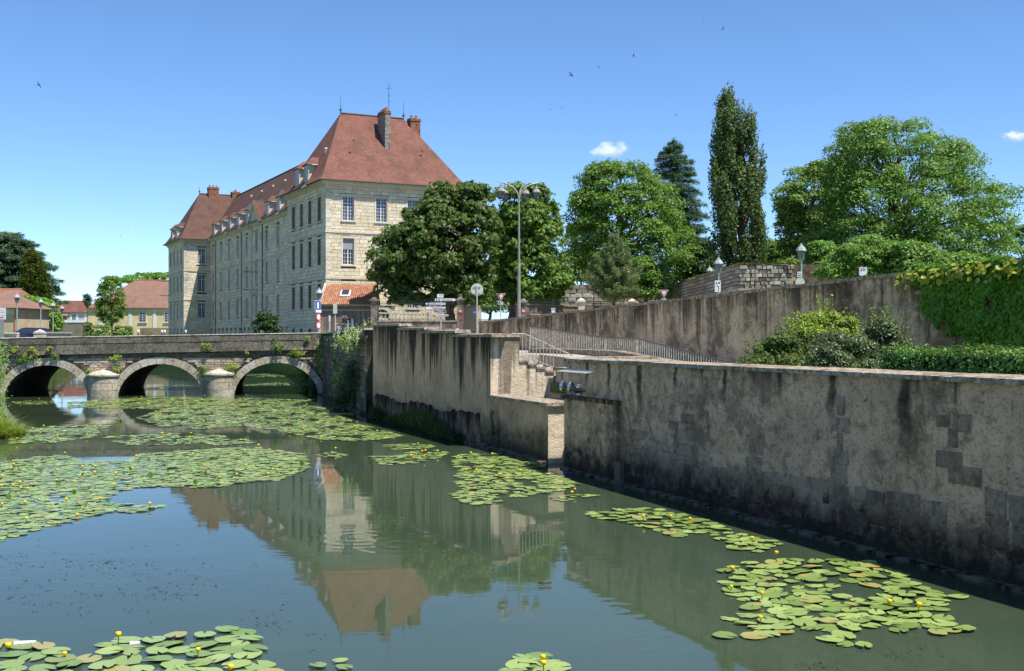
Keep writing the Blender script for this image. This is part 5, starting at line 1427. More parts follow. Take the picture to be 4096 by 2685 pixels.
# left bank
for i, (u, v, Y, sx, sz, m, nn, lab) in enumerate(((-35,1420,62,.8,1.3,L_FRESH,1300,'green bush climbing the left end of the bridge'), (-45,1560,58,.7,1.5,L_FRESH,1400,'tall leafy bank weeds at the left edge under the arch'), (-20,1490,64,.55,1.1,L_SHRUB,700,'olive brush in front of the left bridge abutment'), (-60,1650,52,.9,.9,L_FRESH,900,'low leafy weeds at the waterside on the left edge'))):
    q = P(u, v, Y); tuft('bank_plant', lab, q, (sx, .8, sz), m, 290+i, nn, .16, .06, 'weeds on the left river bank', 0, 'plant')
q = P(-55, 1742, 47); q.z = 0
blades('grass_tussock', 'bright yellow-green grass tussock on the left water edge', q, 0, 2.6, 1.6, 1.0, 2600, mat_leaf('grass_bright', (.20, .27, .03), (.32, .38, .05), None, .3), 299, 'grass', .5)
# ------------------------------------------------------------------ lettering
def text(s, size, mat, parent, loc, rot=(R(90), 0, 0), align='CENTER', xs=1.0):
    cu = bpy.data.curves.new('lettering', 'FONT'); cu.body = s; cu.size = size; cu.align_x = align; cu.align_y = 'CENTER'; cu.extrude = .0015; cu.resolution_u = 2
    cu.materials.append(mat); tmp = bpy.data.objects.new('lettering', cu); me = bpy.data.meshes.new_from_object(tmp); bpy.data.objects.remove(tmp); o = bpy.data.objects.new('lettering', me); col.objects.link(o); o.parent = parent; o.location = loc; o.rotation_euler = rot; o.scale = (xs, 1, 1); return o

# ------------------------------------------------------------------ gatehouse
GY = 94.5
gx0, gx1 = Xat(1280, GY), Xat(1490, GY); gw = gx1-gx0; ez = Zat(1216, GY)-3.0; rzt = Zat(1136, GY+2.6)-3.0
gh = empty('gatehouse', (gx0, GY, 3.0), 0, 'small gatehouse with orange clay pantile roof half in tree shade', 'building')
MB().box(.05, gw, 0, 4.5, -.6, ez-.05).build('wall', GATE_WALL, gh)
MB().box(-.12, .05, -.05, 4.6, -.6, ez-.02).build('gable_wall', TRIM, gh)
MB().add([(-.12,-.25,ez-.04),(-.12,3.0,rzt+.10),(.1,3.0,rzt+.10),(.1,-.25,ez-.04),(-.12,-.25,ez-.2),(.1,-.25,ez-.2),(.1,3.0,rzt-.25),(-.12,3.0,rzt-.25)], [(0,3,2,1),(0,4,5,3),(0,1,7,4),(3,5,6,2)]).build('gable_coping', COPING_LIGHT, gh)
MB().box(.05, gw, -.06, .05, ez-.55, ez-.48).box(.05, gw, -.10, .05, ez-.14, ez-.05).build('wall_moulding', TRIM, gh)
rf = MB().quad((.0,-.3,ez-.06), (gw+.1,-.3,ez-.06), (gw+.1,2.95,rzt-.02), (0,2.95,rzt-.02)).quad((gw+.1,2.95,rzt-.02), (gw+.1,4.9,ez), (0,4.9,ez), (0,2.95,rzt-.02)).build('roof', CLAY, gh)
rows, cols = 14, 26; L_s = math.hypot(3.25, rzt-ez+.04); dy, dz = 3.25/rows, (rzt-ez+.04)/rows
tm = []
for sd in range(3):
    m = MB(); n = 8; w = gw/cols*1.02
    prof_ = [(w*i/n, .05*math.cos(2*math.pi*i/n)) for i in range(n+1)]
    up = Vector((0, dy, dz)); nrm = Vector((0, -dz, dy)).normalized()
    vsx = []
    for k in (0, 1):
        for px, ph in prof_: q = Vector((px, 0, 0)) + up*(k*1.15) + nrm*(ph+.05-.035*k); vsx.append(q)
    for px, ph in prof_: q = Vector((px, 0, 0)) + nrm*(ph+.02); vsx.append(q)
    m.add(vsx, [(i, i+1, n+1+i+1, n+1+i) for i in range(n)] + [(2*(n+1)+i, 2*(n+1)+i+1, i+1, i) for i in range(n)])
    tm.append(m.mesh('pantile', CLAY))
cnt = 0; big = MB()
for r_ in range(rows):
    for c_ in range(cols):
        if 5 <= r_ <= 8 and 9 <= c_ <= 13: continue
        if cnt < 300: link('pantile', tm[rnd.randrange(3)], rf, (c_*gw/cols, -.3+r_*dy, ez-.06+r_*dz+rnd.uniform(0, .012))); cnt += 1
        else:
            me = tm[rnd.randrange(3)]
            big.add([(v.co.x+c_*gw/cols, v.co.y-.3+r_*dy, v.co.z+ez-.06+r_*dz+rnd.uniform(0, .003)) for v in me.vertices], [tuple(p.vertices) for p in me.polygons])
big.build('pantiles', CLAY, rf)['kind'] = 'stuff'
u_ = Vector((0, dy, dz)); n_ = Vector((0, -dz, dy)).normalized()
c0 = Vector((9*gw/cols, -.3+5*dy, ez-.06+5*dz)); w_ = 5*gw/cols
q = [c0, c0+Vector((w_,0,0)), c0+Vector((w_,0,0))+u_*4, c0+u_*4]
MB().hexa(q, [p+n_*.14 for p in q]).build('skylight_frame', WHITE, rf)
q2_ = [c0+Vector((.12,0,0))+u_*.7, c0+Vector((w_-.12,0,0))+u_*.7, c0+Vector((w_-.12,0,0))+u_*3.8, c0+Vector((.12,0,0))+u_*3.8]
MB().hexa([p+n_*.14 for p in q2_], [p+n_*.19 for p in q2_]).build('skylight', SLATE, rf)
# things against the gatehouse wall
tp = empty('sign_totem', P(1319, 1342, GY-1.3) - Vector((0,0,1.0)), 0, 'dark upright sign panel with white lettering before the gatehouse', 'sign')
hT = Zat(1255, GY-1.3)-tp.location.z
MB().box(-.13, .13, -.04, .04, 0, hT).build('panel', SLATE, tp); MB().box(-.07, .07, -.048, -.041, hT*.42, hT-.15).build('print_strip', SIGN_W, tp)
for k in range(6): MB().box(-.05, .05, -.054, -.049, hT*.46+k*.15, hT*.46+k*.15+.06).build('print_mark', INK, tp)
for k in range(4): MB().box(-.05, .05, -.048, -.041, hT*.12+k*.13, hT*.12+k*.13+.05).build('print_mark', SIGN_RED if k < 2 else SIGN_W, tp)
sp = empty('road_sign', P(1341, 1342, GY-3) - Vector((0,0,1.1)), 0, 'rectangular road sign seen from behind on a pole before the gatehouse', 'sign')
hT = Zat(1216, GY-3)-sp.location.z
MB().tube([(0,0,0), (0,0,hT)], .035, 8).build('post', SIGN_GREY, sp); MB().box(-.16, .16, -.07, -.04, hT-.78, hT).build('plate', SIGN_GREY, sp)
MB().box(-.17, .17, -.035, -.01, hT-.2, hT-.13).box(-.17, .17, -.035, -.01, hT-.66, hT-.59).build('bracket', GALV, sp)
nb = empty('notice_board', (Xat(1368, GY-.25), GY-.25, 3.0), 0, 'board of faded posters leaning at the gatehouse wall', 'board')
zb = Zat(1298, GY)-3.0
MB().box(-.5, .46, 0, .08, .2, zb).build('board', CEMENT, nb)
for k, (x, w, h_, m) in enumerate(((-.43, .28, .62, SIGN_W), (-.12, .3, .55, plain('poster_blue', (.25, .30, .45), .7, .2, .4, 9)), (.2, .24, .5, SIGN_W))):
    MB().box(x, x+w, -.012, -.002, zb-.72, zb-.72+h_).build('poster', m, nb)
    MB().box(x+.05, x+w-.05, -.02, -.013, zb-.6, zb-.38).build('print_mark', plain('poster_ink', (.30, .18, .20), .7, .2, .5, 25), nb)
MB().box(-.55, .5, -.05, .1, zb, zb+.07).build('top_rail', TRIM, nb)
for k, (u, zt_, lab) in enumerate(((1393, 1276, 'white and dark cylinder bin against the gatehouse wall'), (1410, 1276, 'slim pale litter post beside the poster board'))):
    b_ = empty('litter_bin', (Xat(u, GY-.5), GY-.5, 3.4), 0, lab, 'bin'); hb = Zat(zt_, GY-.5)-3.4
    MB().lathe([(.13, 0), (.13, hb*.55), (.11, hb*.6), (.11, hb), (.0, hb+.03)], 12).build('body', SLATE if k == 0 else SIGN_GREY, b_); MB().box(-.05, .07, -.14, -.11, hb*.35, hb*.95).build('label_plate', WHITE, b_)
# wall plaques
pl = empty('wall_plaque', (Xat(1379, GY-.02), GY-.06, Zat(1268, GY)), 0, 'small pale square plaque on the gatehouse wall', 'plaque'); MB().box(-.16, .16, 0, .05, -.11, .11).build('plate', COPING_LIGHT, pl); MB().box(-.1, .1, -.004, -.001, -.05, -.03).box(-.1, .1, -.004, -.001, .02, .04).build('print_mark', FENCE_STONE, pl)

# ------------------------------------------------------------------ fence, pillars, gate
FY = 88.0
def pillar(label, u, Y, w, vtop, mat=FENCE_STONE, base=2.6, sticker=None, red=False):
    x = Xat(u, Y); zt_ = Zat(vtop, Y)-base
    e = empty('gate_pillar', (x, Y, base), 0, label, 'pillar', 'stone fence pillars')
    MB().box(-w/2, w/2, -w/2, w/2, 0, zt_-.3).build('shaft', mat, e)
    MB().box(-w/2-.05, w/2+.05, -w/2-.05, w/2+.05, zt_-.3, zt_-.2).box(-w/2-.11, w/2+.11, -w/2-.11, w/2+.11, zt_-.199, zt_-.08).hexa([(-w/2-.02,-w/2-.02,zt_-.079),(w/2+.02,-w/2-.02,zt_-.079),(w/2+.02,w/2+.02,zt_-.079),(-w/2-.02,w/2+.02,zt_-.079)], [(-.08,-.08,zt_+.1),(.08,-.08,zt_+.1),(.08,.08,zt_+.1),(-.08,.08,zt_+.1)]).build('cap', mat, e)
    if sticker:
        z = Zat(sticker, Y)-base; m = MB().lathe([(.16, 0), (.16, .015), (0, .015)], 16); me = m.mesh('no_entry_plate', SIGN_RED)
        o = link('warning_plate', me, e, (0, -w/2-.004, z)); o.rotation_euler = (R(90), 0, 0)
        for k in (-1, 0, 1): MB().box(-.10, .10, -w/2-.024, -w/2-.02, z+k*.06-.016, z+k*.06+.016).build('print_mark', SIGN_W, e)
    if red: MB().box(.0, .16, -w/2-.02, -w/2-.002, Zat(1276, Y)-base-.1, Zat(1276, Y)-base+.08).build('letter_box', SIGN_RED, e)
    return e
pillar('stone pillar between the gatehouse and the iron fence', 1497, FY, .48, 1194)
pillar('stone pillar with red round notice beside the chestnut trunk', 1841, FY, .46, 1192, sticker=1245, red=True)
pillar('stone pillar with red round notice behind the lamp post', 2094, 84, .44, 1200, sticker=1244)
pillar('pale stone pillar with finial among the fence ivy', 2325, 92, .5, 1198, TRIM)
pillar('stone pillar half hidden by the young pine', 2528, 100, .55, 1200, TRIM)
def fence(label, ua, ub, Ya, Yb, vtop, vbot, n, base_wall=True, vb2=None):
    a = Vector((Xat(ua, Ya), Ya, 0)); b = Vector((Xat(ub, Yb), Yb, 0)); d_ = b-a; L_ = d_.length
    z0 = Zat(vbot, (Ya+Yb)/2); z1 = Zat(vtop, (Ya+Yb)/2)
    e = empty('iron_fence', (a.x, a.y, 2.6), math.atan2(d_.y, d_.x), label, 'fence')
    if base_wall: MB().box(0, L_, -.18, .18, -.2, z0-2.62).build('base_wall', FENCE_STONE, e); MB().box(0, L_, -.24, .24, z0-2.62, z0-2.54).build('base_coping', COPING, e)
    bm_ = MB().tube([(0,0,0), (0,0,z1-z0-.08), (0,0,z1-z0+.06)], [.013, .013, .002], 5).mesh('bar', IRON)
    for i in range(n): link('bar', bm_, e, (L_*(i+.5)/n, 0, z0-2.56))
    MB().box(0, L_, -.018, .018, z0-2.50, z0-2.46).box(0, L_, -.018, .018, z1-2.8, z1-2.76).build('rail', IRON, e)
    return e
fence('black iron fence before the sunlit front and balustrade', 1508, 1828, FY, FY, 1206, 1286, 62)
fence('tall iron gate right of the pillar with the red notice', 1858, 1912, 86, 86, 1218, 1332, 13, False)
fence('iron fence left of the yield sign, lawn behind', 1914, 2064, 85, 85, 1222, 1285, 30)
fence('iron fence along the stone bank right of the lamp post', 2106, 2318, 85, 93, 1202, 1262, 46)
fence('iron fence behind the young pine', 2338, 2520, 94, 100, 1208, 1258, 36)
strip_wall('garden_wall', 'sunlit low stone wall behind the iron gate', (Xat(1852, 93), 93), (Xat(1912, 92), 92), 2.3, Zat(1224, 93), mat_ashlar('gate_wall_stone', (.66,.58,.44), (.5,.43,.3), (.55,.4,.25), .3), .4, None)
strip_wall('bank_wall', 'brown stone bank wall behind the fence by the lamp post', (Xat(2080, 96), 96), (Xat(2330, 104), 104), 2.3, Zat(1222, 98), mat_ashlar('bank_stone', (.34,.28,.19), (.22,.18,.12), (.3,.2,.12), .4), .5, COPING)
# lawn mound behind the gate
mb = MB(); a = P(1905, 1258, 112); mb.add([(a.x-2, 100, 3.4), (a.x+9, 100, 3.4), (a.x+11, 122, 5.6), (a.x-2, 122, 5.6)], [(0,1,2,3)])
tag(mb.build('lawn', GRASS), kind='structure')
# balustrade and flight of steps before the door
bs = empty('balustrade', b2w(3.0, -6.6, 0), BRZ, 'pale stone balustrade with sloping stair rail before the white door', 'balustrade')
bz0, bz1 = Zat(1287, 118)-3.0, Zat(1251, 118)-3.0
bprof = [(.07, 0), (.07, .06), (.04, .1), (.085, .3), (.04, .55), (.05, .62), (.07, .66), (.07, .72)]
sc_ = (bz1-bz0-.22)/.72
me_b = MB().lathe([(r, z*sc_) for r, z in bprof], 8).mesh('baluster', TRIM)
ln = 6.0; MB().box(-1.2, 7.0, -.3, 3.5, -.6, bz0-.01).build('perron', TRIM, bs)
for i in range(14): link('baluster', me_b, bs, (.45+i*.42, 0, bz0+.1))
MB().box(0, 6.2, -.14, .14, bz1-.12, bz1).box(0, 6.2, -.13, .13, bz0, bz0+.1).build('hand_rail', TRIM, bs)
for x in (0, 6.2): MB().box(x-.2, x+.2, -.2, .2, bz0-.3, bz1+.1).build('post', TRIM, bs)
for i in range(7):
    x = 6.65+i*.42; dzs = (i+1)*.2; link('baluster', me_b, bs, (x, 0, bz0+.1-dzs))
MB().add([(6.4,-.14,bz1-.12),(9.7,-.14,bz1-1.69),(9.7,.14,bz1-1.69),(6.4,.14,bz1-.12),(6.4,-.14,bz1),(9.7,-.14,bz1-1.57),(9.7,.14,bz1-1.57),(6.4,.14,bz1)], [(0,3,2,1),(4,5,6,7),(0,1,5,4),(1,2,6,5),(2,3,7,6),(3,0,4,7)]).build('stair_rail', TRIM, bs)
ur = empty('stone_urn', b2w(13.2, -6.6, 0), 0, 'stone urn at the foot of the stair balustrade', 'urn')
MB().box(-.25, .25, -.25, .25, -.6, 1.0).lathe([(.12, 1.0), (.08, 1.15), (.25, 1.35), (.3, 1.55), (.2, 1.7), (.22, 1.75), (.0, 1.75)], 12).build('body', POT, ur)
# stone ball and block by the fence
bb = empty('stone_ball', P(1828, 1322, 66)-Vector((0,0,.1)), 0, 'round stone ball behind the stepped coping', 'bollard')
MB().ball((0,0,.05), .17, 14, 9).lathe([(.14,-.6),(.12,-.1)], 12).build('ball', COPING, bb)
bc = empty('planter_tub', P(1785, 1342, 72)-Vector((0,0,.4)), 0, 'grey tapered concrete tub behind the direction signs', 'planter')
MB().lathe([(.27, 0), (.33, .75), (.33, .82), (.27, .82), (.25, .5), (0, .5)], 18).build('tub', CEMENT, bc)

# ------------------------------------------------------------------ direction signs
SY = 70.0
ds = empty('direction_signpost', (Xat(1763, SY), SY, 3.42), 0, 'post stacked with white and brown direction arrows before the chestnut trunk', 'sign')
zz = lambda v: Zat(v, SY)-3.42
xx = lambda u: Xat(u, SY)-Xat(1763, SY)
MB().tube([(0,.06,0), (0,.06,zz(1180))], .04, 10).build('post', GALV, ds)
def arrow(u0, u1, v0, v1, mat, right, words, ink=INK, size=.16, tx=None, icons=(), y=-.03, al='CENTER'):
    a, b, c, d_ = xx(u0), xx(u1), zz(v1), zz(v0); m = (c+d_)/2; t = (d_-c)*.55
    poly = [(a, c), (b-t, c), (b, m), (b-t, d_), (a, d_)] if right else [(a, m), (a+t, c), (b, c), (b, d_), (a+t, d_)]
    p = MB().prism(poly, y-.02, y+.02).build('arrow_plate', mat, ds)
    e_ = .012; q = [((x-(a+b)/2)*(1-.03)+(a+b)/2, (z-m)*(1-.18)+m) for x, z in poly]
    n = len(poly); g = MB()
    g.add([(x, y-.0225, z) for x, z in poly]+[(x, y-.0225, z) for x, z in q], [(i, (i+1) % n, n+(i+1) % n, n+i) for i in range(n)]); g.build('border', ink if mat is SIGN_W else SIGN_W, p)
    text(words, size, ink, p, (xx(tx) if tx else (a+b)/2, y-.024, m-.01), align=al)
    for (ui, m_) in icons:
        MB().box(xx(ui)-.065, xx(ui)+.065, y-.0245, y-.0225, m-.07, m+.07).build('icon', m_, p)
        if m_ is SIGN_BLUE: text('P', .14, SIGN_W, p, (xx(ui), y-.026, m))
        else:
            MB().add([(xx(ui)-.045, y-.026, m-.045), (xx(ui)+.045, y-.026, m-.045), (xx(ui), y-.026, m+.05)], [(0,1,2)]).build('icon_mark', INK, p)
    return p
GI = plain('icon_field', (.55, .56, .56), .4, .3, .05)
p = MB().box(xx(1749), xx(1774), -.05, -.02, zz(1191), zz(1177)).build('name_plate', SIGN_W, ds); text('JOUHE', .075, INK, p, (xx(1763), -.053, zz(1181.5))); text('P.R.', .07, INK, p, (xx(1762), -.053, zz(1187)))
arrow(1739, 1826, 1193, 1206, SIGN_W, True, 'Camping', INK, .19, 1766, ((1747, GI), (1757, GI)), al='LEFT')
arrow(1700, 1783, 1210, 1221.5, SIGN_W, False, 'GARIBALDI 70', INK, .15, 1748, ((1713, SIGN_BLUE),))
arrow(1700, 1783.5, 1226.5, 1238.5, SIGN_W, False, 'Médiathèque', INK, .16, 1754)
arrow(1741, 1785, 1242, 1252, SIGN_BROWN, False, 'MUSEE', SIGN_W, .10, 1761)
arrow(1740, 1797, 1257, 1267, SIGN_W, True, 'LA COMMANDERIE', INK, .095, 1767)
rb = empty('round_road_sign', (Xat(1908, 64), 64, 3.42), 0, 'round road sign seen from behind on a tall post beside the ramp wall', 'sign')
z = Zat(1159, 64)-3.42; rr = 25/F*64
MB().tube([(0,0,0), (0,0,z+rr*.75)], .032, 8).build('post', SIGN_GREY, rb)
o = MB().lathe([(rr*.97, -.012), (rr, -.012), (rr, .012), (0, .012), (0, -.006), (rr*.97, -.006)], 28).build('disc', SIGN_GREY, rb, (0, .05, z)); o.rotation_euler = (R(90), 0, 0)
MB().box(-.2, .2, .0, .04, z+.13, z+.19).box(-.2, .2, .0, .04, z-.23, z-.17).build('bracket', GALV, rb)
def yield_sign(label, u, v0, v1, Y, zb, plate=None):
    e = empty('yield_sign', (Xat(u, Y), Y, zb), 0, label, 'sign', 'red and white yield signs')
    zt_, zc = Zat(v0, Y)-zb, Zat(v1, Y)-zb; h = zt_-zc; w = h/.87/2
    MB().tube([(0,.05,0), (0,.05,zt_-.05)], .03, 8).build('post', GALV, e)
    def tri_(s, y0, y1, m, nm):
        c = zc+h*2/3; pts = [(0, c+(zc-c)*s), (w*s, c+(zt_-c)*s), (-w*s, c+(zt_-c)*s)]
        return MB().prism(pts, y0, y1).build(nm, m, e)
    tri_(1.0, -.01, .02, SIGN_W, 'plate'); tri_(.90, -.0135, -.0105, SIGN_RED, 'red_border'); tri_(.55, -.017, -.014, SIGN_W, 'white_field')
    if plate:
        pa, pb = Zat(plate[1], Y)-zb, Zat(plate[0], Y)-zb
        q = MB().box(-w*.55, w*.55, -.01, .02, pa, pb).build('sub_plate', SIGN_W, e); text('CEDEZ LE', .065, INK, q, (0, -.013, (pa+pb)/2+.035)); text('PASSAGE', .065, INK, q, (0, -.013, (pa+pb)/2-.035))
yield_sign('yield sign with small plate below, left of the candelabra lamp', 2002, 1174, 1207, 74, 3.8, (1208, 1219))
yield_sign('yield sign just above the road wall, in front of the rampart', 2656, 1160, 1193, 62, 4.4, (1195, 1201))
# small things behind the wall: totem post, bin, box
bn = empty('litter_bin', P(2213, 1255, 66)-Vector((0,0,.9)), 0, 'pale square bin standing by the fence', 'bin'); MB().box(-.11, .11, -.11, .11, 0, 1.18).box(-.13, .13, -.13, .13, 1.18, 1.22).build('body', SIGN_W, bn); MB().box(-.05, .05, -.05, .05, 1.22, 1.8).build('post', IRON, bn)
bs2 = empty('blue_notice', P(1901, 1250, 85.8), 0, 'small blue notice with white figures on the iron gate', 'sign'); MB().box(-.16, .16, 0, .02, -.11, .11).build('plate', SIGN_BLUE, bs2); text('H', .16, SIGN_W, bs2, (-.06, -.004, 0)); text('C', .16, SIGN_W, bs2, (.07, -.004, 0))

# ------------------------------------------------------------------ candelabra lamp
LY = 73.0
cl_ = empty('candelabra_lamp', (Xat(2076, LY), LY, 4.2), R(14), 'tall candelabra street lamp with four hanging lanterns', 'street lamp')
zt_ = Zat(792, LY)-4.2
MB().tube([(0,0,0), (0,0,zt_*.5), (0,0,zt_*.53), (0,0,zt_)], [.125, .10, .075, .055], 12).build('pole', LAMP_GREY, cl_)
def lantern(parent, p, s=1.0, roof=LAMP_GREY):
    x, y, z = p
    o = MB().lathe([(.0, .0), (.05*s, -.02), (.05*s, -.10*s), (.09*s, -.16*s), (.07*s, -.19*s), (.20*s, -.24*s), (.30*s, -.42*s), (.31*s, -.47*s), (.27*s, -.47*s)], 8, (x, y, z)).build('lantern', roof, parent)
    MB().lathe([(.24*s, -.47*s), (.17*s, -.88*s)], 4, (x, y, z)).build('lantern_glass', LENS, o)
    f = MB()
    for k in range(4):
        a = math.pi/2*k; c_, s_ = math.cos(a), math.sin(a); f.tube([(x+.25*s*c_, y+.25*s*s_, z-.46*s), (x+.18*s*c_, y+.18*s*s_, z-.90*s)], .014*s, 5)
    f.lathe([(.19*s, -.88*s), (.19*s, -.92*s), (.05*s, -.97*s), (0, -.97*s)], 8, (x, y, z)); f.build('lantern_frame', IRON, o)
for (a, Rr, zt2) in ((8, 1.15, 1.05), (172, 1.1, 1.05), (55, 1.2, 1.03), (125, 1.15, 1.03)):
    c_, s_ = math.cos(R(a)), math.sin(R(a)); Rr *= 1.08
    pts = [(0,0,zt_-.05), (.10*c_*Rr, .10*s_*Rr, zt_+.35), (.32*c_*Rr, .32*s_*Rr, zt_+.68), (.62*c_*Rr, .62*s_*Rr, zt_+.88), (1.0*c_*Rr, 1.0*s_*Rr, zt_+1.02), (1.10*c_*Rr, 1.10*s_*Rr, zt_+1.06)]
    MB().tube(pts, [.045, .042, .038, .034, .03, .03], 8).build('arm', LAMP_GREY, cl_)
    MB().tube([(.98*c_*Rr, .98*s_*Rr, zt_+1.01), (.98*c_*Rr, .98*s_*Rr, zt_+.80)], .022, 6).build('hanger', LAMP_GREY, cl_)
    lantern(cl_, (.98*c_*Rr, .98*s_*Rr, zt_+.82), .92)
# park lamps
def park_lamp(label, u, vtop, Y, zb, group, sc_=1.0):
    e = empty('street_lamp', (Xat(u, Y), Y, zb), 0, label, 'street lamp', group); h = Zat(vtop, Y)-zb
    MB().lathe([(.17, 0), (.17, .35), (.10, .45), (.085, .9), (.06, 1.0), (.05, h-1.15), (.08, h-1.1), (.05, h-1.0)], 10).build('post', LAMP_GREEN, e)
    o = MB().lathe([(.0, h), (.04, h-.02), (.05, h-.1), (.12, h-.14), (.13, h-.2), (.20, h-.24), (.30, h-.42), (.31, h-.46), (.25, h-.46)], 4 if False else 8).build('lantern', LAMP_TOP, e)
    MB().lathe([(.23, h-.46), (.12, h-.95)], 6).build('lantern_glass', LENS, o)
    f = MB()
    for k in range(6):
        a = math.pi/3*k; f.tube([(.235*math.cos(a), .235*math.sin(a), h-.46), (.125*math.cos(a), .125*math.sin(a), h-.97)], .012, 5)
    f.build('lantern_frame', LAMP_GREEN, o)
    return e
for k, (u, v, Y, lab) in enumerate(((68,1171,104,'pale green street lamp nearest the dark blue car, first of the row'), (163,1192,118,'second street lamp of the row, behind the pyramid-capped pier'), (212,1208,132,'third street lamp of the row, before the white house'), (248,1221,147,'fourth and farthest street lamp of the row'))):
    park_lamp(lab, u, v, Y, 3.3, 'lamps along the left bank')
park_lamp('street lamp on the road before the dense trees with a small sign', 3205, 972, 64, 4.9, 'lamps along the rising road')
park_lamp('street lamp beside the camping sign in front of the rampart', 2874, 1027, 70, 4.9, 'lamps along the rising road')
park_lamp('smaller farther street lamp left of the camping sign', 2839, 1063, 92, 4.9, 'lamps along the rising road')
park_lamp('street lamp with blue sign at the right end of the bridge', 1277, 1150, 90, 3.2, None)
# signs on and near them
cs = empty('camping_sign', P(2871, 1145, 69.7), 0, 'white camping sign with bent arrow on the lamp post', 'sign')
MB().box(-.18, .18, 0, .025, -.35, .35).build('plate', SIGN_W, cs); MB().add([(-.13,-.004,.13),(-.02,-.004,.13),(-.075,-.004,.28)], [(0,1,2)]).build('tent_icon', INK, cs); MB().box(.03, .14, -.004, -.001, .15, .25).build('caravan_icon', INK, cs)
MB().tube([(.06,-.006,-.27),(.06,-.006,-.02),(.0,-.006,.03),(-.06,-.006,.03)], .015, 5).build('arrow_mark', INK, cs)
cs2 = empty('small_notice', P(3199, 1098, 63.8), 0, 'small white notice on the road lamp post', 'sign'); MB().box(-.13, .13, 0, .02, -.15, .15).build('plate', SIGN_W, cs2); MB().box(-.09, .09, -.004, -.001, -.1, -.04).box(-.09, -.04, -.004, -.001, .02, .1).box(-.02, .09, -.004, -.001, .03, .07).build('print_mark', INK, cs2)
rb2 = empty('round_road_sign', P(3200, 1130, 63), 0, 'pale round sign back just above the road wall', 'sign'); o = MB().lathe([(.26,-.012),(.26,.012),(0,.012)], 24).build('disc', SIGN_GREY, rb2); o.rotation_euler = (R(90), 0, 0); MB().tube([(0,.04,-1.2),(0,.04,.1)], .03, 8).build('post', GALV, rb2)
bst = empty('bus_stop_sign', P(3453, 1086, 50), 0, 'white bus stop sign with green corner above the road wall', 'sign'); MB().box(-.17, .17, 0, .06, -.18, .18).build('plate', SIGN_W, bst); MB().tube([(-.05,.03,-1.4),(-.05,.03,.23)], .03, 8).build('post', GALV, bst)
MB().add([(.0,-.004,-.175),(.165,-.004,-.175),(.165,-.004,-.08)], [(0,1,2)]).build('green_corner', plain('sign_green', (.15,.4,.08), .4), bst); MB().box(-.12, -.06, -.004, -.001, .0, .1).build('print_mark', SIGN_RED, bst); MB().box(-.03, .1, -.004, -.001, .07, .09).box(-.03, .08, -.004, -.001, .03, .05).box(-.12, .1, -.004, -.001, .13, .145).build('print_line', INK, bst); MB().box(-.175, -.172, .0, .06, -.17, .1).build('edge_panel', SIGN_BLUE, bst)
bls = empty('parking_sign', P(1272, 1222, 89.6), R(62), 'blue sign seen almost edge on, on the lamp post by the gatehouse', 'sign'); MB().box(-.35, .35, 0, .03, -.35, .35).build('plate', SIGN_BLUE, bls); MB().box(-.12, .12, -.006, -.002, -.25, .25).build('print_mark', SIGN_W, bls)
MB().box(-.38, .38, .001, .029, -.38, .38).build('rim', SIGN_W, bls)
prs = empty('prohibition_signs', P(1274, 1285, 89.5), R(62), 'pair of red-ringed round signs seen edge on under the blue sign', 'sign')
for k, zc in enumerate((.33, -.33)):
    o = MB().lathe([(.3,-.01),(.3,.01),(0,.01)], 24).build('red_disc', SIGN_RED, prs, (0,0,zc)); o.rotation_euler = (R(90),0,0)
    o = MB().lathe([(.22,-.013),(.22,.014),(0,.014)], 24).build('white_disc', SIGN_W, prs, (0,0,zc)); o.rotation_euler = (R(90),0,0)
MB().box(-.35, .35, -.02, .02, .68, .86).build('name_plate', SIGN_W, prs); MB().tube([(0,.05,-1.9),(0,.05,.9)], .03, 8).build('post', GALV, prs)

# ------------------------------------------------------------------ rampart
rp = empty('stone_rampart', (16.0, 80.0, 4.0), 0, 'old rusticated stone rampart with mossy top under the poplar', 'wall')
rt_ = Zat(1058, 80)-4.0
MB().box(.05, 12, .06, 34, -1.5, rt_-.02).build('core', JOINT, rp)
z = -1.2; band_z = rt_*.62; k = 0
while z < rt_:
    h = .27 if not (band_z-.35 < z < band_z+.1) else .30
    h = rnd.uniform(.9, 1.1)*h; zt2 = min(z+h, rt_); x = -.02
    smooth_band = abs(z+h/2-band_z+.25) < .28
    while x < 3.6:
        w = rnd.uniform(.18, .62) if not smooth_band else rnd.uniform(.9, 1.4); pr = rnd.uniform(-.10, .08) if not smooth_band else .0
        if z > -.4: block_obj('rampart_stone', RUBBLE, rp, x+.015, x+w-.015, z+.015, zt2-.015, -.10+pr, .25)
        x += w
    y = .1; e_ = 0
    while y < 30:
        w = rnd.uniform(.9, 2.0)
        if z > .6:
            o = block_obj('rampart_stone', RUBBLE, rp, 0, w-.03, z+.015, zt2-.015, 0, .25); o.rotation_euler = (0, 0, -math.pi/2); o.location = (.02+rnd.uniform(-.06, .03), y+w/2, (z+zt2)/2)
        y += w
    z = zt2; k += 1
MB().box(-.14, 3.7, -.14, .3, band_z+.12, band_z+.30).box(-.14, .1, .31, 32, band_z+.121, band_z+.29).build('string_course', RUBBLE, rp)
rp2 = empty('stone_rampart', (Xat(2240, 113), 113, 4.0), 0, 'lower length of old stone rampart behind the young pine', 'wall')
Lr = 16.2-Xat(2240, 113); rt2 = Zat(1140, 113)-4.0
MB().box(0, Lr, .05, 1.5, -1.5, rt2-.02).build('core', JOINT, rp2); z = .6
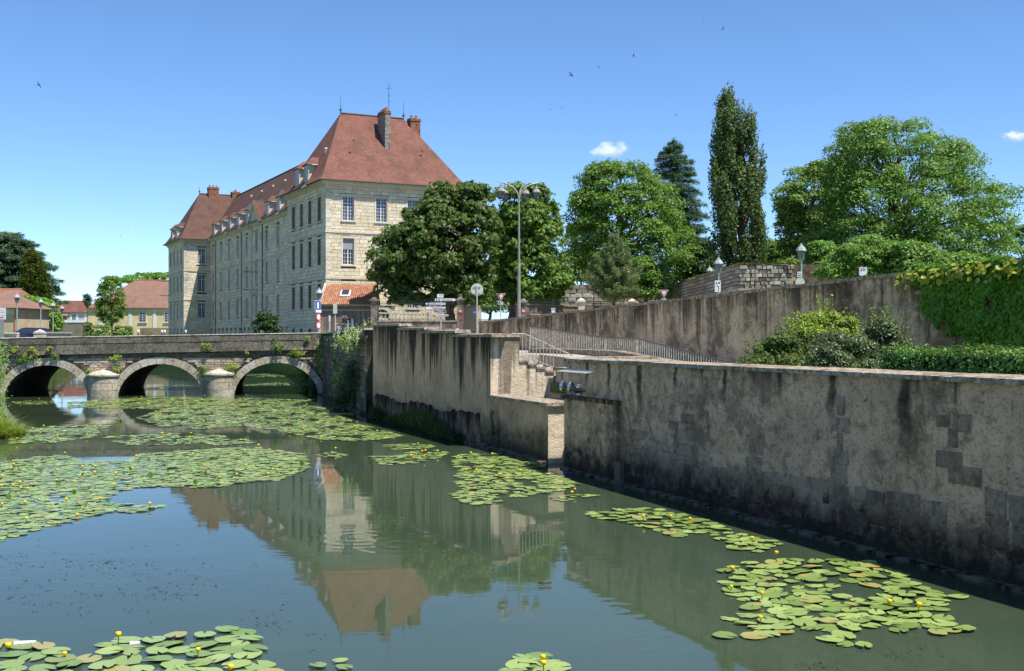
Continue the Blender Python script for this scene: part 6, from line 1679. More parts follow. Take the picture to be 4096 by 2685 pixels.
while z < rt2:
    x = 0; zt2 = min(z+.42, rt2)
    while x < Lr:
        w = min(rnd.uniform(.6, 1.3), Lr-x+.05); block_obj('rampart_stone', RUBBLE, rp2, x+.015, x+w-.015, z+.015, zt2-.015, -.08+rnd.uniform(-.05, .04), .25); x += w
    z = zt2
# mossy strip on top
g = np.random.default_rng(401); n = 5000
pm = np.stack([g.random(n)*3.6, g.random(n)*.4-.1, rt_+g.random(n)*.08], 1); pm2 = np.stack([g.random(n)*.4-.1, g.random(n)*32, rt_+g.random(n)*.1], 1)
o = build_leaves('moss', [leaf_quads(np.concatenate([pm, pm2]), unit(g.standard_normal((2*n, 3))+np.array([0,0,1.])), .12, .08, g)], mat_leaf('moss', (.10,.09,.02), (.18,.14,.03), (.25,.15,.03), .1), rp); o['kind'] = 'stuff'

# ------------------------------------------------------------------ floodlights
def floods(root_loc, rz, label, spots, grill):
    e = empty('floodlight_group', root_loc, rz, label, 'floodlights')
    for (x, z, yaw, tilt, s) in spots:
        o = MB().lathe([(.02, .22), (.10, .20), (.135, .10), (.14, 0), (.15, -.015), (.15, -.045), (.13, -.05)], 18).build('lamp_body', SLATE, e, (x, -.35, z)); o.rotation_euler = (R(90)+tilt, 0, yaw); o.scale = (s, s, s)
        MB().lathe([(.152, -.05), (.158, -.03), (.158, .02), (.142, .02)], 18).build('bezel', CHROME, o); MB().lathe([(.132, -.03), (.0, -.045)], 18).build('lens', LENS, o)
        MB().tube([(x, -.12, z-.03), (x, -.3, z-.12), (x, -.34, z-.1)], .02, 6).build('bracket', IRON, e)
    x0, x1, zt_ = grill
    g_ = MB().box(x0, x1, -.42, -.40, zt_, zt_+.02).box(x0, x1, -.12, -.08, zt_+.05, zt_+.07)
    for i in range(12):
        x = x0+(x1-x0)*(i+.5)/12; g_.hexa([(x-.006,-.42,zt_),(x+.006,-.42,zt_),(x+.006,-.02,zt_+.06),(x-.006,-.02,zt_+.06)], [(x-.006,-.42,zt_+.012),(x+.006,-.42,zt_+.012),(x+.006,-.02,zt_+.072),(x-.006,-.02,zt_+.072)])
    g_.build('bird_guard', WHITE, e)
    g_ = MB()
    for x in (x0+.4, (x0+x1)/2+.2, x1-.05): g_.tube([(x, -.06, zt_+.05), (x, -.05, zt_-.42)], .012, 5)
    g_.build('guard_stay', GALV, e)
(xa, za), (xb, zb), (xc, zc) = qpt(2285, 1542), qpt(2315, 1545), qpt(2352, 1556)
x0g, zg = qpt(2250, 1484); x1g, _ = qpt(2395, 1488)
floods(q2w(0, 0), QRZ, 'three round floodlights under a white guard on the near wall', ((xa+.12, za, R(-55), R(-10), 1.0), (xb+.12, zb, R(-50), R(-10), 1.0), (xc+.1, zc, R(20), R(-5), 1.0)), (.02, x1g, zg))
a = Vector((-13.45, 81.0, 0)); d_ = (Vector((-7.75, 60.4, 0))-a).normalized(); Lq_ = (Vector((-7.75, 60.4, 0))-a).length
zf = lambda v: Zat(v, 62)
floods(a, math.atan2(d_.y, d_.x), 'three round floodlights at the far end of the dark quay wall', ((Lq_-2.3, zf(1361), R(-40), R(-8), 1.35), (Lq_-.9, zf(1365), R(-10), R(-8), 1.45), (Lq_-1.6, zf(1380), R(-40), R(8), 1.2)), (Lq_-3.6, Lq_-.3, zf(1330)))

# ------------------------------------------------------------------ left background
def house(name, label, x0, x1, y0, y1, base, eave, ridge_, hip_l, hip_r, wall_m, roof_m, oh=.5):
    e = empty(name, (x0, y0, base), 0, label, 'building'); w, d_ = x1-x0, y1-y0; ez, rz_ = eave-base, ridge_-base
    MB().box(0, w, 0, d_, 0, ez).build('wall', wall_m, e)
    a = [(-oh, -oh, ez), (w+oh, -oh, ez), (w+oh, d_+oh, ez), (-oh, d_+oh, ez)]; A, B_ = (hip_l, d_/2, rz_), (w-hip_r, d_/2, rz_); g = MB()
    for q in ((a[0], a[1], B_, A), (a[2], a[3], A, B_), (a[1], a[2], B_), (a[3], a[0], A)):
        ax = 0 if len(q) == 4 else 1; g.add(list(q), [tuple(range(len(q)))], [[(p[ax], p[2]*1.4) for p in q]])
    g.add([(x, y, z-.02) for x, y, z in a], [(3,2,1,0)]); r = g.build('roof', roof_m, e)
    g = MB(); m = int(abs(B_[0]-A[0])/.4)
    for i in range(m): g.tube([(A[0]+(B_[0]-A[0])*i/m, A[1], rz_), (A[0]+(B_[0]-A[0])*(i+.95)/m, A[1], rz_)], [.12, .15], 6)
    if m: g.build('ridge_tiles', POT, r)['kind'] = 'stuff'
    return e
def arched_window(e, x, z, w, h, y=-.02):
    n = 10; pts = [(x-w/2, z), (x+w/2, z)] + [(x+w/2*math.cos(math.pi*i/n), z+h-w*.16+w*.16*math.sin(math.pi*i/n)) for i in range(n+1)]
    big_ = [(x+(px-x)*1.22, z+(h/2)+(pz-z-h/2)*1.14) for px, pz in pts]
    o = MB().prism(big_, y-.06, y+.02).build('window', WHITE, e); MB().prism(pts, y-.075, y-.062).build('pane', GLASS, o)
    g = MB().box(x-.03, x+.03, y-.10, y-.076, z, z+h)
    for k in range(1, 4): g.box(x-w/2, x+w/2, y-.095, y-.077, z+h*k/4.2-.025, z+h*k/4.2+.025)
    g.build('glazing_bar', WHITE, o); MB().box(x-w*.7, x+w*.7, y-.2, y, z-.22, z-.05).build('sill', WHITE, o)
YY = 242.0
yh = house('yellow_house', 'long yellow house with white pilasters and brown roof at left of the building', Xat(352, YY), Xat(352, YY)+24, YY, YY+15, 2.4, Zat(1232, YY), Zat(1122, YY+7.5), 7.6, 0, YELLOW_WALL, ROOF_FAR)
xl = Xat(352, YY)
for u in (571, 672): arched_window(yh, Xat(u, YY)-xl, Zat(1288, YY)-2.4, 1.35, 2.0)
arched_window(yh, Xat(440, YY)-xl, Zat(1288, YY)-2.4, 1.35, 2.0)
for u in (520, 618, 400): MB().box(Xat(u, YY)-xl-.32, Xat(u, YY)-xl+.32, -.10, 0, 0, Zat(1234, YY)-2.42).build('pilaster', WHITE, yh)
MB().box(-.2, 24, -.25, 0, Zat(1234, YY)-2.4-.12, Zat(1234, YY)-2.4).build('eave_board', WHITE, yh)
WY = 345.0
wh = house('white_house', 'white-shuttered house with red roof and small porch beyond the lamps', Xat(205, WY), Xat(350, WY), WY, WY+10, 2.4, Zat(1250, WY), Zat(1204, WY+5), 0.5, 3.0, CREAM_WALL, ROOF_RED)
xl = Xat(205, WY); zl = lambda v: Zat(v, WY)-2.4
for u0, u1 in ((216, 225), (279, 288), (304, 313), (337, 347)): MB().box(Xat(u0, WY)-xl, Xat(u1, WY)-xl, -.08, -.01, zl(1287), zl(1257)).build('shutter', SHUTTER, wh)
o = MB().box(Xat(288, WY)-xl, Xat(303, WY)-xl, -.06, 0, zl(1280), zl(1258)).build('window', WHITE, wh); MB().box(Xat(289, WY)-xl, Xat(295, WY)-xl, -.075, -.061, zl(1279), zl(1259)).box(Xat(296.5, WY)-xl, Xat(302, WY)-xl, -.075, -.061, zl(1279), zl(1259)).build('pane', GLASS, o)
xa_, xb_ = Xat(229, WY)-xl, Xat(280, WY)-xl; za_, zb_ = zl(1264), zl(1252)
MB().add([(xa_,-1.6,za_),(xb_,-1.6,za_),(xb_-.4,0,zb_),(xa_+.4,0,zb_)], [(0,1,2,3)], [[(0,0),(2,0),(2,1),(0,1)]]).build('porch_roof', ROOF_FAR, wh)
o = MB().box(Xat(250, WY)-xl, Xat(258, WY)-xl, -.05, 0, zl(1288), zl(1265)).build('door', IRON, wh)
for u in (242, 263): MB().box(Xat(u-3, WY)-xl, Xat(u+3, WY)-xl, -.04, 0, zl(1278), zl(1265)).build('window', GLASS, wh)
MB().box(Xat(228, WY)-xl, Xat(349, WY)-xl, -1.8, -1.6, zl(1300), zl(1281)).build('terrace_parapet', WHITE, wh)
g = np.random.default_rng(410); 
fb = empty('flower_boxes', (Xat(250, WY), WY-1.75, Zat(1280, WY)), 0, 'red flowers on the white house terrace', 'flowers'); n = 500
pp = np.stack([g.choice([-.95, -.3, .2, .95], n)+g.standard_normal(n)*.22, g.standard_normal(n)*.08, g.random(n)*.25], 1)
build_leaves('blossom', [leaf_quads(pp, unit(g.standard_normal((n,3))), .12, .1, g)], L_RED, fb)
MB().box(-1.4, 1.3, -.1, .1, -.15, 0).build('box', POT, fb)
LH = 128.0
lh = house('corner_house', 'beige house with orange tiled roofs at the left edge', Xat(-150, LH), Xat(66, LH), LH, LH+9, 2.4, Zat(1232, LH), Zat(1160, LH+4.5), 2, 3.4, BEIGE_WALL, ROOF_FAR, .5)
lh2 = house('corner_house', 'taller tiled house roof behind the corner house at the left edge', Xat(-120, LH+14), Xat(50, LH+14), LH+14, LH+22, 2.4, Zat(1205, LH+14), Zat(1158, LH+18), 0, 0.6, BEIGE_WALL, ROOF_FAR, .4)
MB().box(Xat(20, LH)-Xat(-150, LH), Xat(62, LH)-Xat(-150, LH), -.03, 0, Zat(1256, LH)-2.4, Zat(1234, LH)-2.4).build('cream_frieze', CREAM_WALL, lh)  # cream strip just below the eave
MB().tube([(Xat(61, LH)-Xat(-150, LH), -.08, 0), (Xat(61, LH)-Xat(-150, LH), -.08, Zat(1236, LH)-2.4)], .06, 6).build('drain_pipe', POT, lh)
# masonry and small things on the left bank
strip_wall('bank_wall', 'grey stone bank wall under the white house', (Xat(190, 335), 335), (Xat(352, 333), 333), 1.0, Zat(1292, 334), mat_ashlar('bank_wall_stone', (.44,.38,.30), (.28,.24,.19), (.38,.28,.19), .45), .8, COPING)
strip_wall('bank_wall', 'low dry stone wall right of the hedge below the yellow house', (Xat(560, 232), 232), (Xat(742, 230), 230), 1.0, Zat(1312, 231), mat_ashlar('dry_stone', (.55,.49,.36), (.30,.26,.18), (.4,.3,.17), .5), .5, None)
pw = strip_wall('street_parapet', 'pale stone street parapet at the left behind the bridge', (Xat(-60, 97), 97), (Xat(70, 97), 97), 2.4, Zat(1336, 97), COPING_LIGHT, .4, TRIM)
pw = strip_wall('street_parapet', 'sloping pale parapet right of the pyramid-capped pier', (Xat(178, 95), 95), (Xat(285, 104), 104), 2.4, Zat(1334, 98), TRIM, .4, COPING_LIGHT)
pp_ = empty('stone_pier', (Xat(160, 94), 94, 2.4), 0, 'square stone pier with pyramid cap in front of the car', 'pier'); wpi = 18/F*94; zp = lambda v: Zat(v, 94)-2.4
MB().box(-wpi, wpi, -wpi, wpi, 0, zp(1336)).build('shaft', TRIM, pp_); MB().box(-wpi-.03, wpi+.03, -wpi-.03, wpi+.03, zp(1336), zp(1330)).hexa([(-wpi-.03,-wpi-.03,zp(1330)),(wpi+.03,-wpi-.03,zp(1330)),(wpi+.03,wpi+.03,zp(1330)),(-wpi-.03,wpi+.03,zp(1330))], [(-.02,-.02,zp(1317)),(.02,-.02,zp(1317)),(.02,.02,zp(1317)),(-.02,.02,zp(1317))]).build('cap', COPING_LIGHT, pp_)
for u, lab in ((553, 'white-topped bollard before the hedge'), (648, 'left one of the two paired white-topped bollards'), (659, 'right one of the two paired white-topped bollards'), (743, 'white-topped bollard before the shaded building foot')):
    b_ = empty('bollard', (Xat(u, 99), 99, 3.0), 0, lab, 'bollard', 'white-topped bollards'); hb = Zat(1320, 99)-3.0
    MB().lathe([(.085, 0), (.085, hb-.32), (.07, hb-.3), (.07, hb-.22)], 12).build('post', LEAD, b_); MB().lathe([(.095, hb-.22), (.095, hb-.1), (.06, hb-.02), (0, hb)], 12).build('cap', WHITE, b_)
ib = empty('info_board', (Xat(4, 92), 92, 3.0), 0, 'white information panel on a dark base at the left edge', 'board')
zi = lambda v: Zat(v, 92)-3.0
MB().box(-.55, .36, 0, .08, zi(1278), zi(1232)).build('panel', SIGN_W, ib); MB().box(-.4, .2, .0, .12, 0, zi(1279)).build('base', plain('board_base', (.30,.32,.32), .4), ib)
for k, (v, w) in enumerate(((1243, .12), (1249, .3), (1262, .25))): MB().box(.0-.05, w, -.006, -.002, zi(v)-.015, zi(v)+.015).build('print_line', plain('print_grey', (.35,.35,.36)), ib)
MB().box(-.3, .22, -.006, -.002, zi(1273), zi(1269)).build('print_band', SIGN_RED, ib)
# car
car = empty('parked_car', (Xat(112, 104), 104, 3.38), R(205), 'dark blue estate car seen from behind on the left bank street', 'car')
def carbody():
    # side profile in (x along length, z); front at +x
    prof_ = [(-2.05, .35), (-2.1, .75), (-2.02, 1.0), (-1.75, 1.42), (-1.4, 1.52), (0.2, 1.55), (.55, 1.48), (1.25, 1.02), (2.0, .88), (2.15, .6), (2.1, .32)]
    wid = [.80, .84, .84, .66, .62, .62, .64, .82, .80, .76, .74]
    m = MB(); n = len(prof_)
    m.add([(x, -w, z) for (x, z), w in zip(prof_, wid)] + [(x, w, z) for (x, z), w in zip(prof_, wid)], [(i, i+1, n+i+1, n+i) for i in range(n-1)] + [(n-1, 0, n, 2*n-1)] + [(0, 2*0+n-1, n-2, 1), (1, n-2, n-3, 2), (2, n-3, n-4, 3), (3, n-4, n-5, 4), (4, n-5, n-6, 5)][:5] + [tuple(reversed(t)) for t in [(n, 2*n-1, 2*n-2, n+1), (n+1, 2*n-2, 2*n-3, n+2), (n+2, 2*n-3, 2*n-4, n+3), (n+3, 2*n-4, 2*n-5, n+4), (n+4, 2*n-5, 2*n-6, n+5)]])
    return m
cb = carbody().build('body', CAR_BLUE, car)
for sy in (-1, 1):
    g = MB(); y = sy*.70
    g.add([(-1.62, sy*.735, 1.05), (-.45, sy*.735, 1.05), (-.45, sy*.652, 1.42), (-1.45, sy*.652, 1.40)], [(0,1,2,3)]); g.add([(-.38, sy*.735, 1.05), (.95, sy*.735, 1.05), (.35, sy*.652, 1.42), (-.38, sy*.652, 1.42)], [(0,1,2,3)])
    g.v = [(x, yy+sy*.06, z) for x, yy, z in g.v]; g.build('side_window', GLASS, car)
    o = MB().box(-2.12, -2.0, sy*.62-.12, sy*.62+.12, .95, 1.28).build('tail_light', RED_LENS, car)
    for x in (-1.3, 1.35):
        w_ = MB().lathe([(.0, -.1), (.31, -.1), (.33, -.07), (.33, .07), (.31, .1), (0, .1)], 18).build('wheel', RUBBER, car, (x, sy*.74, .33)); w_.rotation_euler = (R(90), 0, 0)
        MB().lathe([(0, -.115), (.19, -.112), (.2, .112), (0, .115)], 12).build('rim', CHROME, w_)
MB().add([(-2.03, -.6, 1.04), (-2.03, .6, 1.04), (-1.80, .55, 1.38), (-1.80, -.55, 1.38)], [(0,1,2,3)]).build('rear_window', GLASS, car)
MB().box(-2.14, -2.10, -.26, .26, .72, .84).build('number_plate', SIGN_W, car); MB().box(-2.16, -2.0, -.82, .82, .38, .6).build('bumper', CAR_BLUE, car)

# ------------------------------------------------------------------ swifts
def swift(u, v, span_px, roll, yaw, label):
    Y = max(38, .55*F/span_px); e = empty('swift', P(u, v, Y), 0, label, 'bird', 'swifts circling in the sky'); e.rotation_euler = (R(roll[0]), R(roll[1]), R(yaw)); e.scale = (1.75,)*3
    m = MB().lathe([(.001, -.10), (.018, -.06), (.026, 0), (.022, .04), (.006, .075)], 8); b_ = m.build('body', SWIFT, e); b_.rotation_euler = (R(-90), 0, 0)
    for s in (-1, 1):
        top = [(0, .03), (.06*s, .05), (.13*s, .045), (.21*s, -.02)]; bot = [(.12*s, .012), (.05*s, 0), (0, -.02)]
        pl = top+bot; n = len(pl); g = MB(); g.add([(x, y, .004+abs(x)*.15) for x, y in pl]+[(x, y, -.004+abs(x)*.15) for x, y in pl], [tuple(range(n)), tuple(range(2*n-1, n-1, -1))]+[(i, (i+1) % n, n+(i+1) % n, n+i) for i in range(n)]); g.build('wing', SWIFT, e)
    MB().add([(0,-.07,0),(.03,-.15,.002),(0,-.12,0),(-.03,-.15,.002)], [(0,1,2,3)]).build('tail', SWIFT, e)
for (u, v, s, roll, yaw, lab) in ((155,340,24,(70,60),20,'black swift high at the left edge of the sky'), (2284,300,26,(60,50),-30,'largest black swift above the round tree, diving'), (2396,269,14,(70,40),40,'swift just right of the largest swift'), (2534,223,21,(75,-45),60,'swift gliding above the gap before the poplar'), (2814,86,9,(60,10),30,'upper left one of the two swifts at the top of the sky'), (2892,114,17,(80,-55),-40,'lower right one of the two swifts at the top of the sky'),
    (2199,438,9,(60,-20),10,'left one of two small swifts above the lamp'), (2246,432,12,(60,40),50,'right one of two small swifts above the lamp'), (2704,460,10,(70,-40),20,'small swift left of the poplar top'), (2776,520,6,(60,0),0,'tiny swift close to the poplar, lowest there'), (542,905,6,(60,20),30,'tiny swift nearest the far pavilion eave'), (482,944,7,(60,-30),0,'tiny swift lower left of the far pavilion'), (680,842,5,(50,10),0,'tiny swift left of the far pavilion roof'), (412,1035,5,(60,0),60,'tiny swift low above the red-roofed house'), (3624,322,6,(60,0),20,'tiny swift above the huge ash tree')):
    swift(u, v, s, roll, yaw, lab)

# ------------------------------------------------------------------ two small clouds
def cloud(label, u, v, w_px, h_px, seed):
    Y = 2600.0; c = P(u, v, Y); w, h = w_px/F*Y, h_px/F*Y
    m = bpy.data.materials.new('cloud_vapour'); m.use_nodes = True; nt = m.node_tree; nt.nodes.remove(nt.nodes['Principled BSDF'])
    o = obj_co(nt); nrm = vscale(nt, o, 2/w, 2/(w*.5), 2/h); ln = nd(nt, 'VectorMath', _operation='LENGTH', i0=nrm).outputs['Value']
    nz = noise(nt, nd(nt, 'VectorMath', _operation='ADD', i0=vscale(nt, o, 5/w, 5/w, 8/w), i1=(seed*7.0, 0, 0)).outputs[0], 1.0, 6, .6)
    den = ramp(nt, mth(nt, 'SUBTRACT', mth(nt, 'MULTIPLY_ADD', nz, 2.2, -.28), ln), .0, .55)
    vol = nd(nt, 'VolumePrincipled', Color=(1, 1, 1), Density=mth(nt, 'MULTIPLY', den, 7.0/w), Anisotropy=.2); nt.links.new(vol.outputs[0], nt.nodes['Material Output'].inputs['Volume'])
    e = MB().box(-w/2, w/2, -w*.25, w*.25, -h/2, h/2).build('cloud', m, None, c); tag(e, label, 'cloud')
cloud('small white cloud above the broad round tree', 2438, 600, 190, 84, 1)
cloud('small white cloud at the right edge of the sky', 4062, 545, 130, 56, 2)
# ------------------------------------------------------------------ water lilies
def pad_mesh(seed):
    r = random.Random(seed); m = MB(); n = 15; a0 = .22; vs = [(.03, 0, .004)]
    for i in range(n+1):
        t = a0 + (2*math.pi-2*a0)*i/n; k = 1+.05*math.sin(3*t+seed)+r.uniform(-.025, .025)
        vs.append((.5*k*math.cos(t)*1.0, .40*k*math.sin(t), r.uniform(-.006, .03) if seed % 3 == 0 else r.uniform(-.004, .014)))
    if seed % 4 == 1: vs = [vs[0]]+[(x, y-.05*max(0, y-.16), z+.26*max(0, y-.16)) for x, y, z in vs[1:]]     # one side curls up
    if seed % 4 == 3: vs = [vs[0]]+[(x, y, z+.05*x*x) for x, y, z in vs[1:]]
    mid = [(x*.55, y*.55, .006+r.uniform(-.004, .006)) for x, y, z in vs[1:]]
    N = len(vs); vs += mid
    fs = [(0, N+i, N+i+1) for i in range(n)] + [(N+i, 1+i, 2+i, N+i+1) for i in range(n)]
    m.add(vs, fs); return m
PADS = [pad_mesh(i) for i in range(8)]; PADM = [p.mesh('lily_pad', PAD, True) for p in PADS]
clusters = [
 ('J', 'lily pad in the big cluster by the near wall', 0.4, 0.235, [(1678,1322),(1740,1312),(1830,1303),(1960,1300),(2040,1315),(2085,1332),(2110,1352),(2170,1372),(2245,1392),(2200,1402),(2190,1430),(2250,1472),(2180,1474),(2130,1462),(2060,1500),(1975,1508),(1915,1490),(1925,1470),(1850,1480),(1790,1484),(1690,1490),(1662,1470),(1670,1440),(1750,1432),(1735,1400),(1690,1372)]),
 ('I', 'lily pad in the narrow cluster along the near wall', 0.38, 0.24, [(1368,1193),(1440,1186),(1520,1182),(1570,1196),(1640,1212),(1700,1235),(1765,1250),(1822,1266),(1765,1284),(1680,1276),(1640,1258),(1560,1245),(1530,1232),(1450,1215),(1400,1208)]),
 ('G', 'lily pad in the middle cluster below the stair landing', 0.38, 0.225, [(1057,1060),(1130,1053),(1190,1058),(1230,1075),(1290,1095),(1345,1128),(1300,1140),(1260,1148),(1200,1160),(1110,1175),(1062,1165),(1055,1150),(1085,1135),(1052,1120),(1072,1100),(1055,1080)]),
 ('H', 'lily pad in the small string right of the middle cluster', .28, .20, [(1280,1157),(1330,1150),(1395,1151),(1360,1160),(1300,1166)]),
 ('K', 'lily pad in the nearest cluster at the bottom left corner', 0.46, 0.27, [(-60,1500),(60,1496),(120,1500),(170,1515),(185,1530),(210,1520),(230,1500),(300,1484),(380,1490),(430,1472),(470,1468),(510,1466),(560,1466),(580,1480),(598,1508),(580,1520),(612,1545),(640,1580),(-60,1600)]),
 ('L', 'lily pad in the lone pair at the bottom edge', .36, .24, [(728,1536),(780,1534),(818,1552),(790,1562),(740,1556)]),
 ('M', 'lily pad in the small bottom group right of centre', .36, .19, [(1178,1545),(1210,1525),(1270,1530),(1298,1550),(1290,1575),(1180,1580)]),
 ('E', 'lily pad in the loose group off the terrace wall', 0.36, 0.22, [(858,1064),(930,1058),(1000,1046),(1050,1050),(1020,1064),(960,1078),(890,1082)]),
 ('F', 'lily pad in the small string below the reeds', .30, .2, [(888,1036),(950,1032),(1012,1037),(985,1045),(905,1046)]),
 ('N', 'lily pad in the tiny group by the gatehouse reflection', .30, .2, [(738,1058),(775,1052),(812,1057),(790,1064),(745,1063)]),
 ('A', 'lily pad at the edge of the wide left lily carpet', 0.37, 0.18, [(-60,1092),(20,1072),(100,1062),(150,1060),(190,1074),(300,1070),(330,1056),(420,1050),(520,1042),(600,1040),(660,1052),(705,1056),(716,1090),(640,1118),(560,1122),(500,1134),(330,1132),(265,1145),(235,1170),(330,1175),(372,1178),(320,1192),(250,1190),(180,1208),(100,1228),(0,1258),(-60,1270)]),
 ('B', 'lily pad in the second band near the left bank', 0.36, 0.2, [(20,1008),(120,992),(200,988),(262,984),(240,1000),(215,1018),(120,1030),(30,1034)]),
 ('B2', 'lily pad in the second band before the middle arch', 0.36, 0.23, [(230,1018),(330,1012),(440,1008),(560,1018),(590,1030),(520,1036),(420,1034),(300,1036)]),
 ('C', 'lily pad in the broad band before the bridge', 0.36, 0.21, [(320,972),(400,945),(470,936),(560,945),(640,952),(720,955),(790,968),(830,985),(880,998),(935,1015),(900,1022),(820,1026),(740,1022),(640,1000),(560,990),(470,998),(370,992)]),
 ('D', 'lily pad in the strip along the bridge piers', 0.36, 0.21, [(160,935),(300,926),(420,924),(560,926),(700,930),(738,928),(690,938),(560,944),(400,952),(290,950),(160,948)]),
 ('D2', 'lily pad in the strip left of the first pier', .32, .25, [(30,935),(90,932),(150,936),(100,941),(40,940)]),
 ('D3', 'lily pad in the strip under the third arch', 0.36, 0.22, [(560,938),(660,936),(770,952),(760,960),(640,958),(540,952)]),
 ('U1', 'lily pad beyond the bridge seen through the arches', .32, .24, [(60,907),(140,905),(150,909),(60,911)]),
 ('U2', 'lily pad beyond the bridge seen through the third arch', .32, .24, [(560,896),(640,890),(720,893),(715,898),(600,902),(560,902)]),
 ('U3', 'lily pad far beyond the bridge seen through the third arch', .32, .26, [(565,872),(640,868),(720,871),(700,876),(600,877)]),
 ('U4', 'lily pad beyond the bridge seen through the second arch', .32, .24, [(300,903),(420,896),(465,899),(440,905),(330,908)]),
]
def inpoly(px, py, W):
    c = False; n = len(W)
    for i in range(n):
        (ax, ay), (bx, by) = W[i], W[(i+1) % n]
        if (ay > py) != (by > py) and px < (bx-ax)*(py-ay)/(by-ay)+ax: c = not c
    return c
GAP = {'A': 1.0, 'J': .66, 'G': .66, 'K': 1.0, 'C': .45, 'D': .42, 'B': .5, 'B2': .42, 'D3': .42, 'L': 9, 'M': 9, 'N': 9, 'F': .8, 'H': 9}
allp = []; polys = {}
for key, lab, size, sp, poly in clusters:
    W = [(Xat(u*S, Yw(v*S)), Yw(v*S)) for u, v in poly]; polys[key] = W
    xs = [w[0] for w in W]; ys = [w[1] for w in W]; area = (max(xs)-min(xs))*(max(ys)-min(ys))
    g = random.Random(key); grid = {}; kept = []
    for _ in range(int(area/(sp*sp)*7)):
        x, y = g.uniform(min(xs), max(xs)), g.uniform(min(ys), max(ys))
        if not inpoly(x, y, W): continue
        if math.sin(x*1.9+y*.7)*math.sin(y*1.1-x*.8+1)+.5*math.sin(x*4.3-y*2.1)*math.sin(y*3.1+x*1.7) > GAP.get(key, .6): continue
        ci = (int(x/sp), int(y/sp))
        if any((x-a)**2+(y-b)**2 < sp*sp for i in (-1,0,1) for j in (-1,0,1) for a, b in grid.get((ci[0]+i, ci[1]+j), ())): continue
        grid.setdefault(ci, []).append((x, y)); kept.append((x, y))
    for (x, y) in kept:
        if (Vector((x, y, 0))-Q0).dot(QY) > -.45 and y < 60: continue
        s = size*(.58+.5*g.random()**.7)
        allp.append((math.hypot(x, y)/s, x, y, s, g.uniform(0, 6.283), g.random(), lab, key, g.randrange(8)))
allp.sort()
print('pads', len(allp))
def zone(key, x, y):
    W = polys[key]; xs = [w[0] for w in W]; ys = [w[1] for w in W]
    a = (x-min(xs))/(max(xs)-min(xs)); b = (y-min(ys))/(max(ys)-min(ys))
    return ('near' if b < .33 else 'far' if b > .67 else 'middle') + ' ' + ('left' if a < .33 else 'right' if a > .67 else 'centre') + ', '
def padz(i): return .006 + (i % 97)/97*.028
for i, (d_, x, y, s, a, tl, lab, key, k) in enumerate(allp[:300]):
    o = link('lily_pad', PADM[k], None, (x, y, padz(i)), a, (s, s, s)); o.rotation_euler = (R((tl-.5)*6), R((.5-tl)*5), a); o.location.z += .012*abs(tl-.5)*2*s/.36
    tag(o, 'green lily pad, ' + zone(key, x, y) + lab.split('lily pad ')[1], 'lily pad', 'lily pads ' + lab.split('lily pad ')[1])
big = {}
Vp = [np.array(p.v) for p in PADS]
acc = [[] for _ in range(8)]
for i, (d_, x, y, s, a, tl, lab, key, k) in enumerate(allp[300:]):
    c, sn = math.cos(a), math.sin(a); v = Vp[k]*s
    acc[k].append(np.stack([v[:, 0]*c-v[:, 1]*sn+x, v[:, 0]*sn+v[:, 1]*c+y, v[:, 2]+padz(i)+(tl-.5)*.05*v[:, 0]], 1))
mb = MB(); Vall = []; Fall = []; off = 0
for k in range(8):
    tris = []
    for f in PADS[k].f: tris += [f] if len(f) == 3 else [(f[0], f[1], f[2]), (f[0], f[2], f[3])]
    tr = np.array(tris); nv = len(Vp[k])
    for v in acc[k]: Vall.append(v); Fall.append(tr+off); off += nv
o = fill_faces('lily_pads', np.concatenate(Vall), np.concatenate(Fall), PAD, smooth=True)
tag(o, 'carpet of small distant lily pads on the river', 'lily pads', None, 'stuff')
# flowers
def flower(x, y, h, lab, grp, s=1.0):
    e = empty('lily_flower', (x, y, 0), rnd.uniform(0, 6), lab, 'flower', grp)
    dx, dy = rnd.uniform(-.06, .06), rnd.uniform(-.06, .06)
    link('stalk', ST, e, (0, 0, 0), 0, (1, 1, h/.1)); link('bloom', BLM, e, (0, 0, h), 0, (s, s, s))
ST = MB().tube([(0,0,-.05), (0,0,.1)], .007, 5).mesh('stalk', STALK)
BLM = MB().lathe([(.008, -.012), (.028, 0), (.038, .022), (.034, .045), (.018, .05), (.012, .04), (0, .042)], 9).mesh('bloom', FLOWER, True)
for (u, v, h) in ((1377,1318+0,0),):
    pass
counts = {'J': 7, 'I': 4, 'G': 8, 'H': 2, 'K': 5, 'M': 2, 'E': 6, 'A': 46, 'B': 11, 'B2': 8, 'C': 26, 'D': 18, 'D3': 6, 'F': 1, 'N': 1, 'D2': 3}
grp_lab = {c[0]: c[1] for c in clusters}
gf = random.Random(5)
for key, n in counts.items():
    W = polys[key]; xs = [w[0] for w in W]; ys = [w[1] for w in W]; k = 0; tries = 0
    while k < n and tries < 4000:
        tries += 1
        # spread evenly as seen: sample depth by inverse
        y = 1/gf.uniform(1/max(ys), 1/min(ys)); x = gf.uniform(min(xs), max(xs))
        if not inpoly(x, y, W): continue
        where = grp_lab[key].split('lily pad ')[1]
        flower(x, y, gf.uniform(.05, .16), 'yellow lily flower, ' + zone(key, x, y) + where, 'yellow flowers ' + where, gf.uniform(.8, 1.15)); k += 1
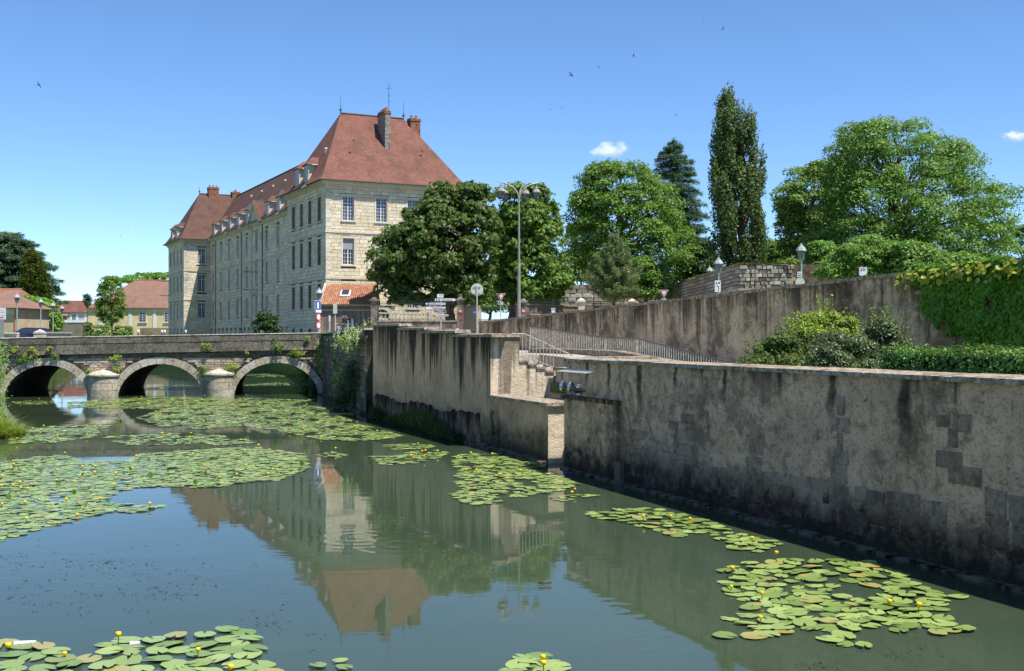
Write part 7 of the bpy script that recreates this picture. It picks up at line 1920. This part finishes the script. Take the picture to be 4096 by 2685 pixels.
# upright and curled leaves in the left carpet
UPR = MB().add([(0,0,0), (.09,.02,.08), (.06,.05,.2), (0,.03,.24), (-.07,.04,.17), (-.08,.01,.07)], [(0,1,2,3), (0,3,4,5)]).mesh('curled_leaf', L_HEDGE)
for k in range(26):
    W = polys['A']
    for _ in range(200):
        y = 1/gf.uniform(1/37., 1/27.); x = gf.uniform(-16, -4)
        if inpoly(x, y, W): break
    o = link('curled_leaf', UPR, None, (x, y, .0), gf.uniform(0, 6.3), (gf.uniform(.45, .95),)*3); o.rotation_euler = (gf.uniform(-.5, .9), 0, gf.uniform(0, 6.3))
    tag(o, 'dark curled lily leaf standing up out of the left lily carpet', 'leaf', 'curled leaves in the left lily carpet')
# submerged weed
g = np.random.default_rng(501); n = 0; Pw = []
spots = [(300,2260,260,40,60), (560,2280,200,40,30), (700,2330,150,40,14), (60,2360,120,60,30), (440,2400,300,60,50), (660,2370,90,30,26), (820,2340,200,70,18), (1080,2480,120,70,18), (500,2170,300,60,10), (40,2230,90,60,14), (1250,2590,60,40,8), (980,2520,120,50,8), (3640,2620,120,26,20), (3250,2660,60,14,18), (2700,2250,220,90,14), (3560,2480,160,40,8), (880,2620,60,30,8), (330,2100,120,30,4)]
for (u, v, su, sv, k) in spots:
    for _ in range(k):
        uu, vv = u+g.standard_normal()*su*.6, v+g.standard_normal()*sv*.6; y = Yw(max(vv, 1900)); x = Xat(uu, y)
        if (Vector((x, y, 0))-Q0).dot(QY) > -.8: continue
        m = 26; a = g.random()*6.28; ln = .12+.25*g.random(); t = (g.random(m)-.5)[:, None]
        Pw.append(np.array([x, y, -.02])+t*np.array([math.cos(a)*ln*2, math.sin(a)*ln*2, 0])+g.standard_normal((m, 3))*np.array([.05, .05, .012]))
Pw = np.concatenate(Pw); o = build_leaves('water_weed', [leaf_quads(Pw, unit(np.array([0,0,1.])+g.standard_normal(Pw.shape)*.3), .11, .014, g)], WEED, None)
tag(o, 'dark strands of submerged water weed', 'water weed', None, 'stuff')
# floating bits
for k, (u, v, w_, lab) in enumerate(((100,2583,.28,'pale stick lying on the nearest lily pads at the left corner'), (540,2585,.13,'white scrap floating by the nearest lily pads'), (2272,1898,.2,'blue plastic scrap floating at the foot of the near wall'), (2180,2342,.22,'dark driftwood scrap floating in open water'), (258,1727,.12,'tiny white scrap in the second lily band'))):
    y = Yw(v); o = MB().hexa([(-w_/2,-.03,0),(w_/2,-.02,0),(w_/2,.03,0),(-w_/2,.02,0)], [(-w_/2,-.02,.035),(w_/2,-.02,.03),(w_/2,.02,.03),(-w_/2,.02,.035)]).build('floating_scrap', (SIGN_W, SIGN_W, SIGN_BLUE, BARK, SIGN_W)[k], None, (Xat(u, y), y, .03), .2); tag(o, lab, 'litter')
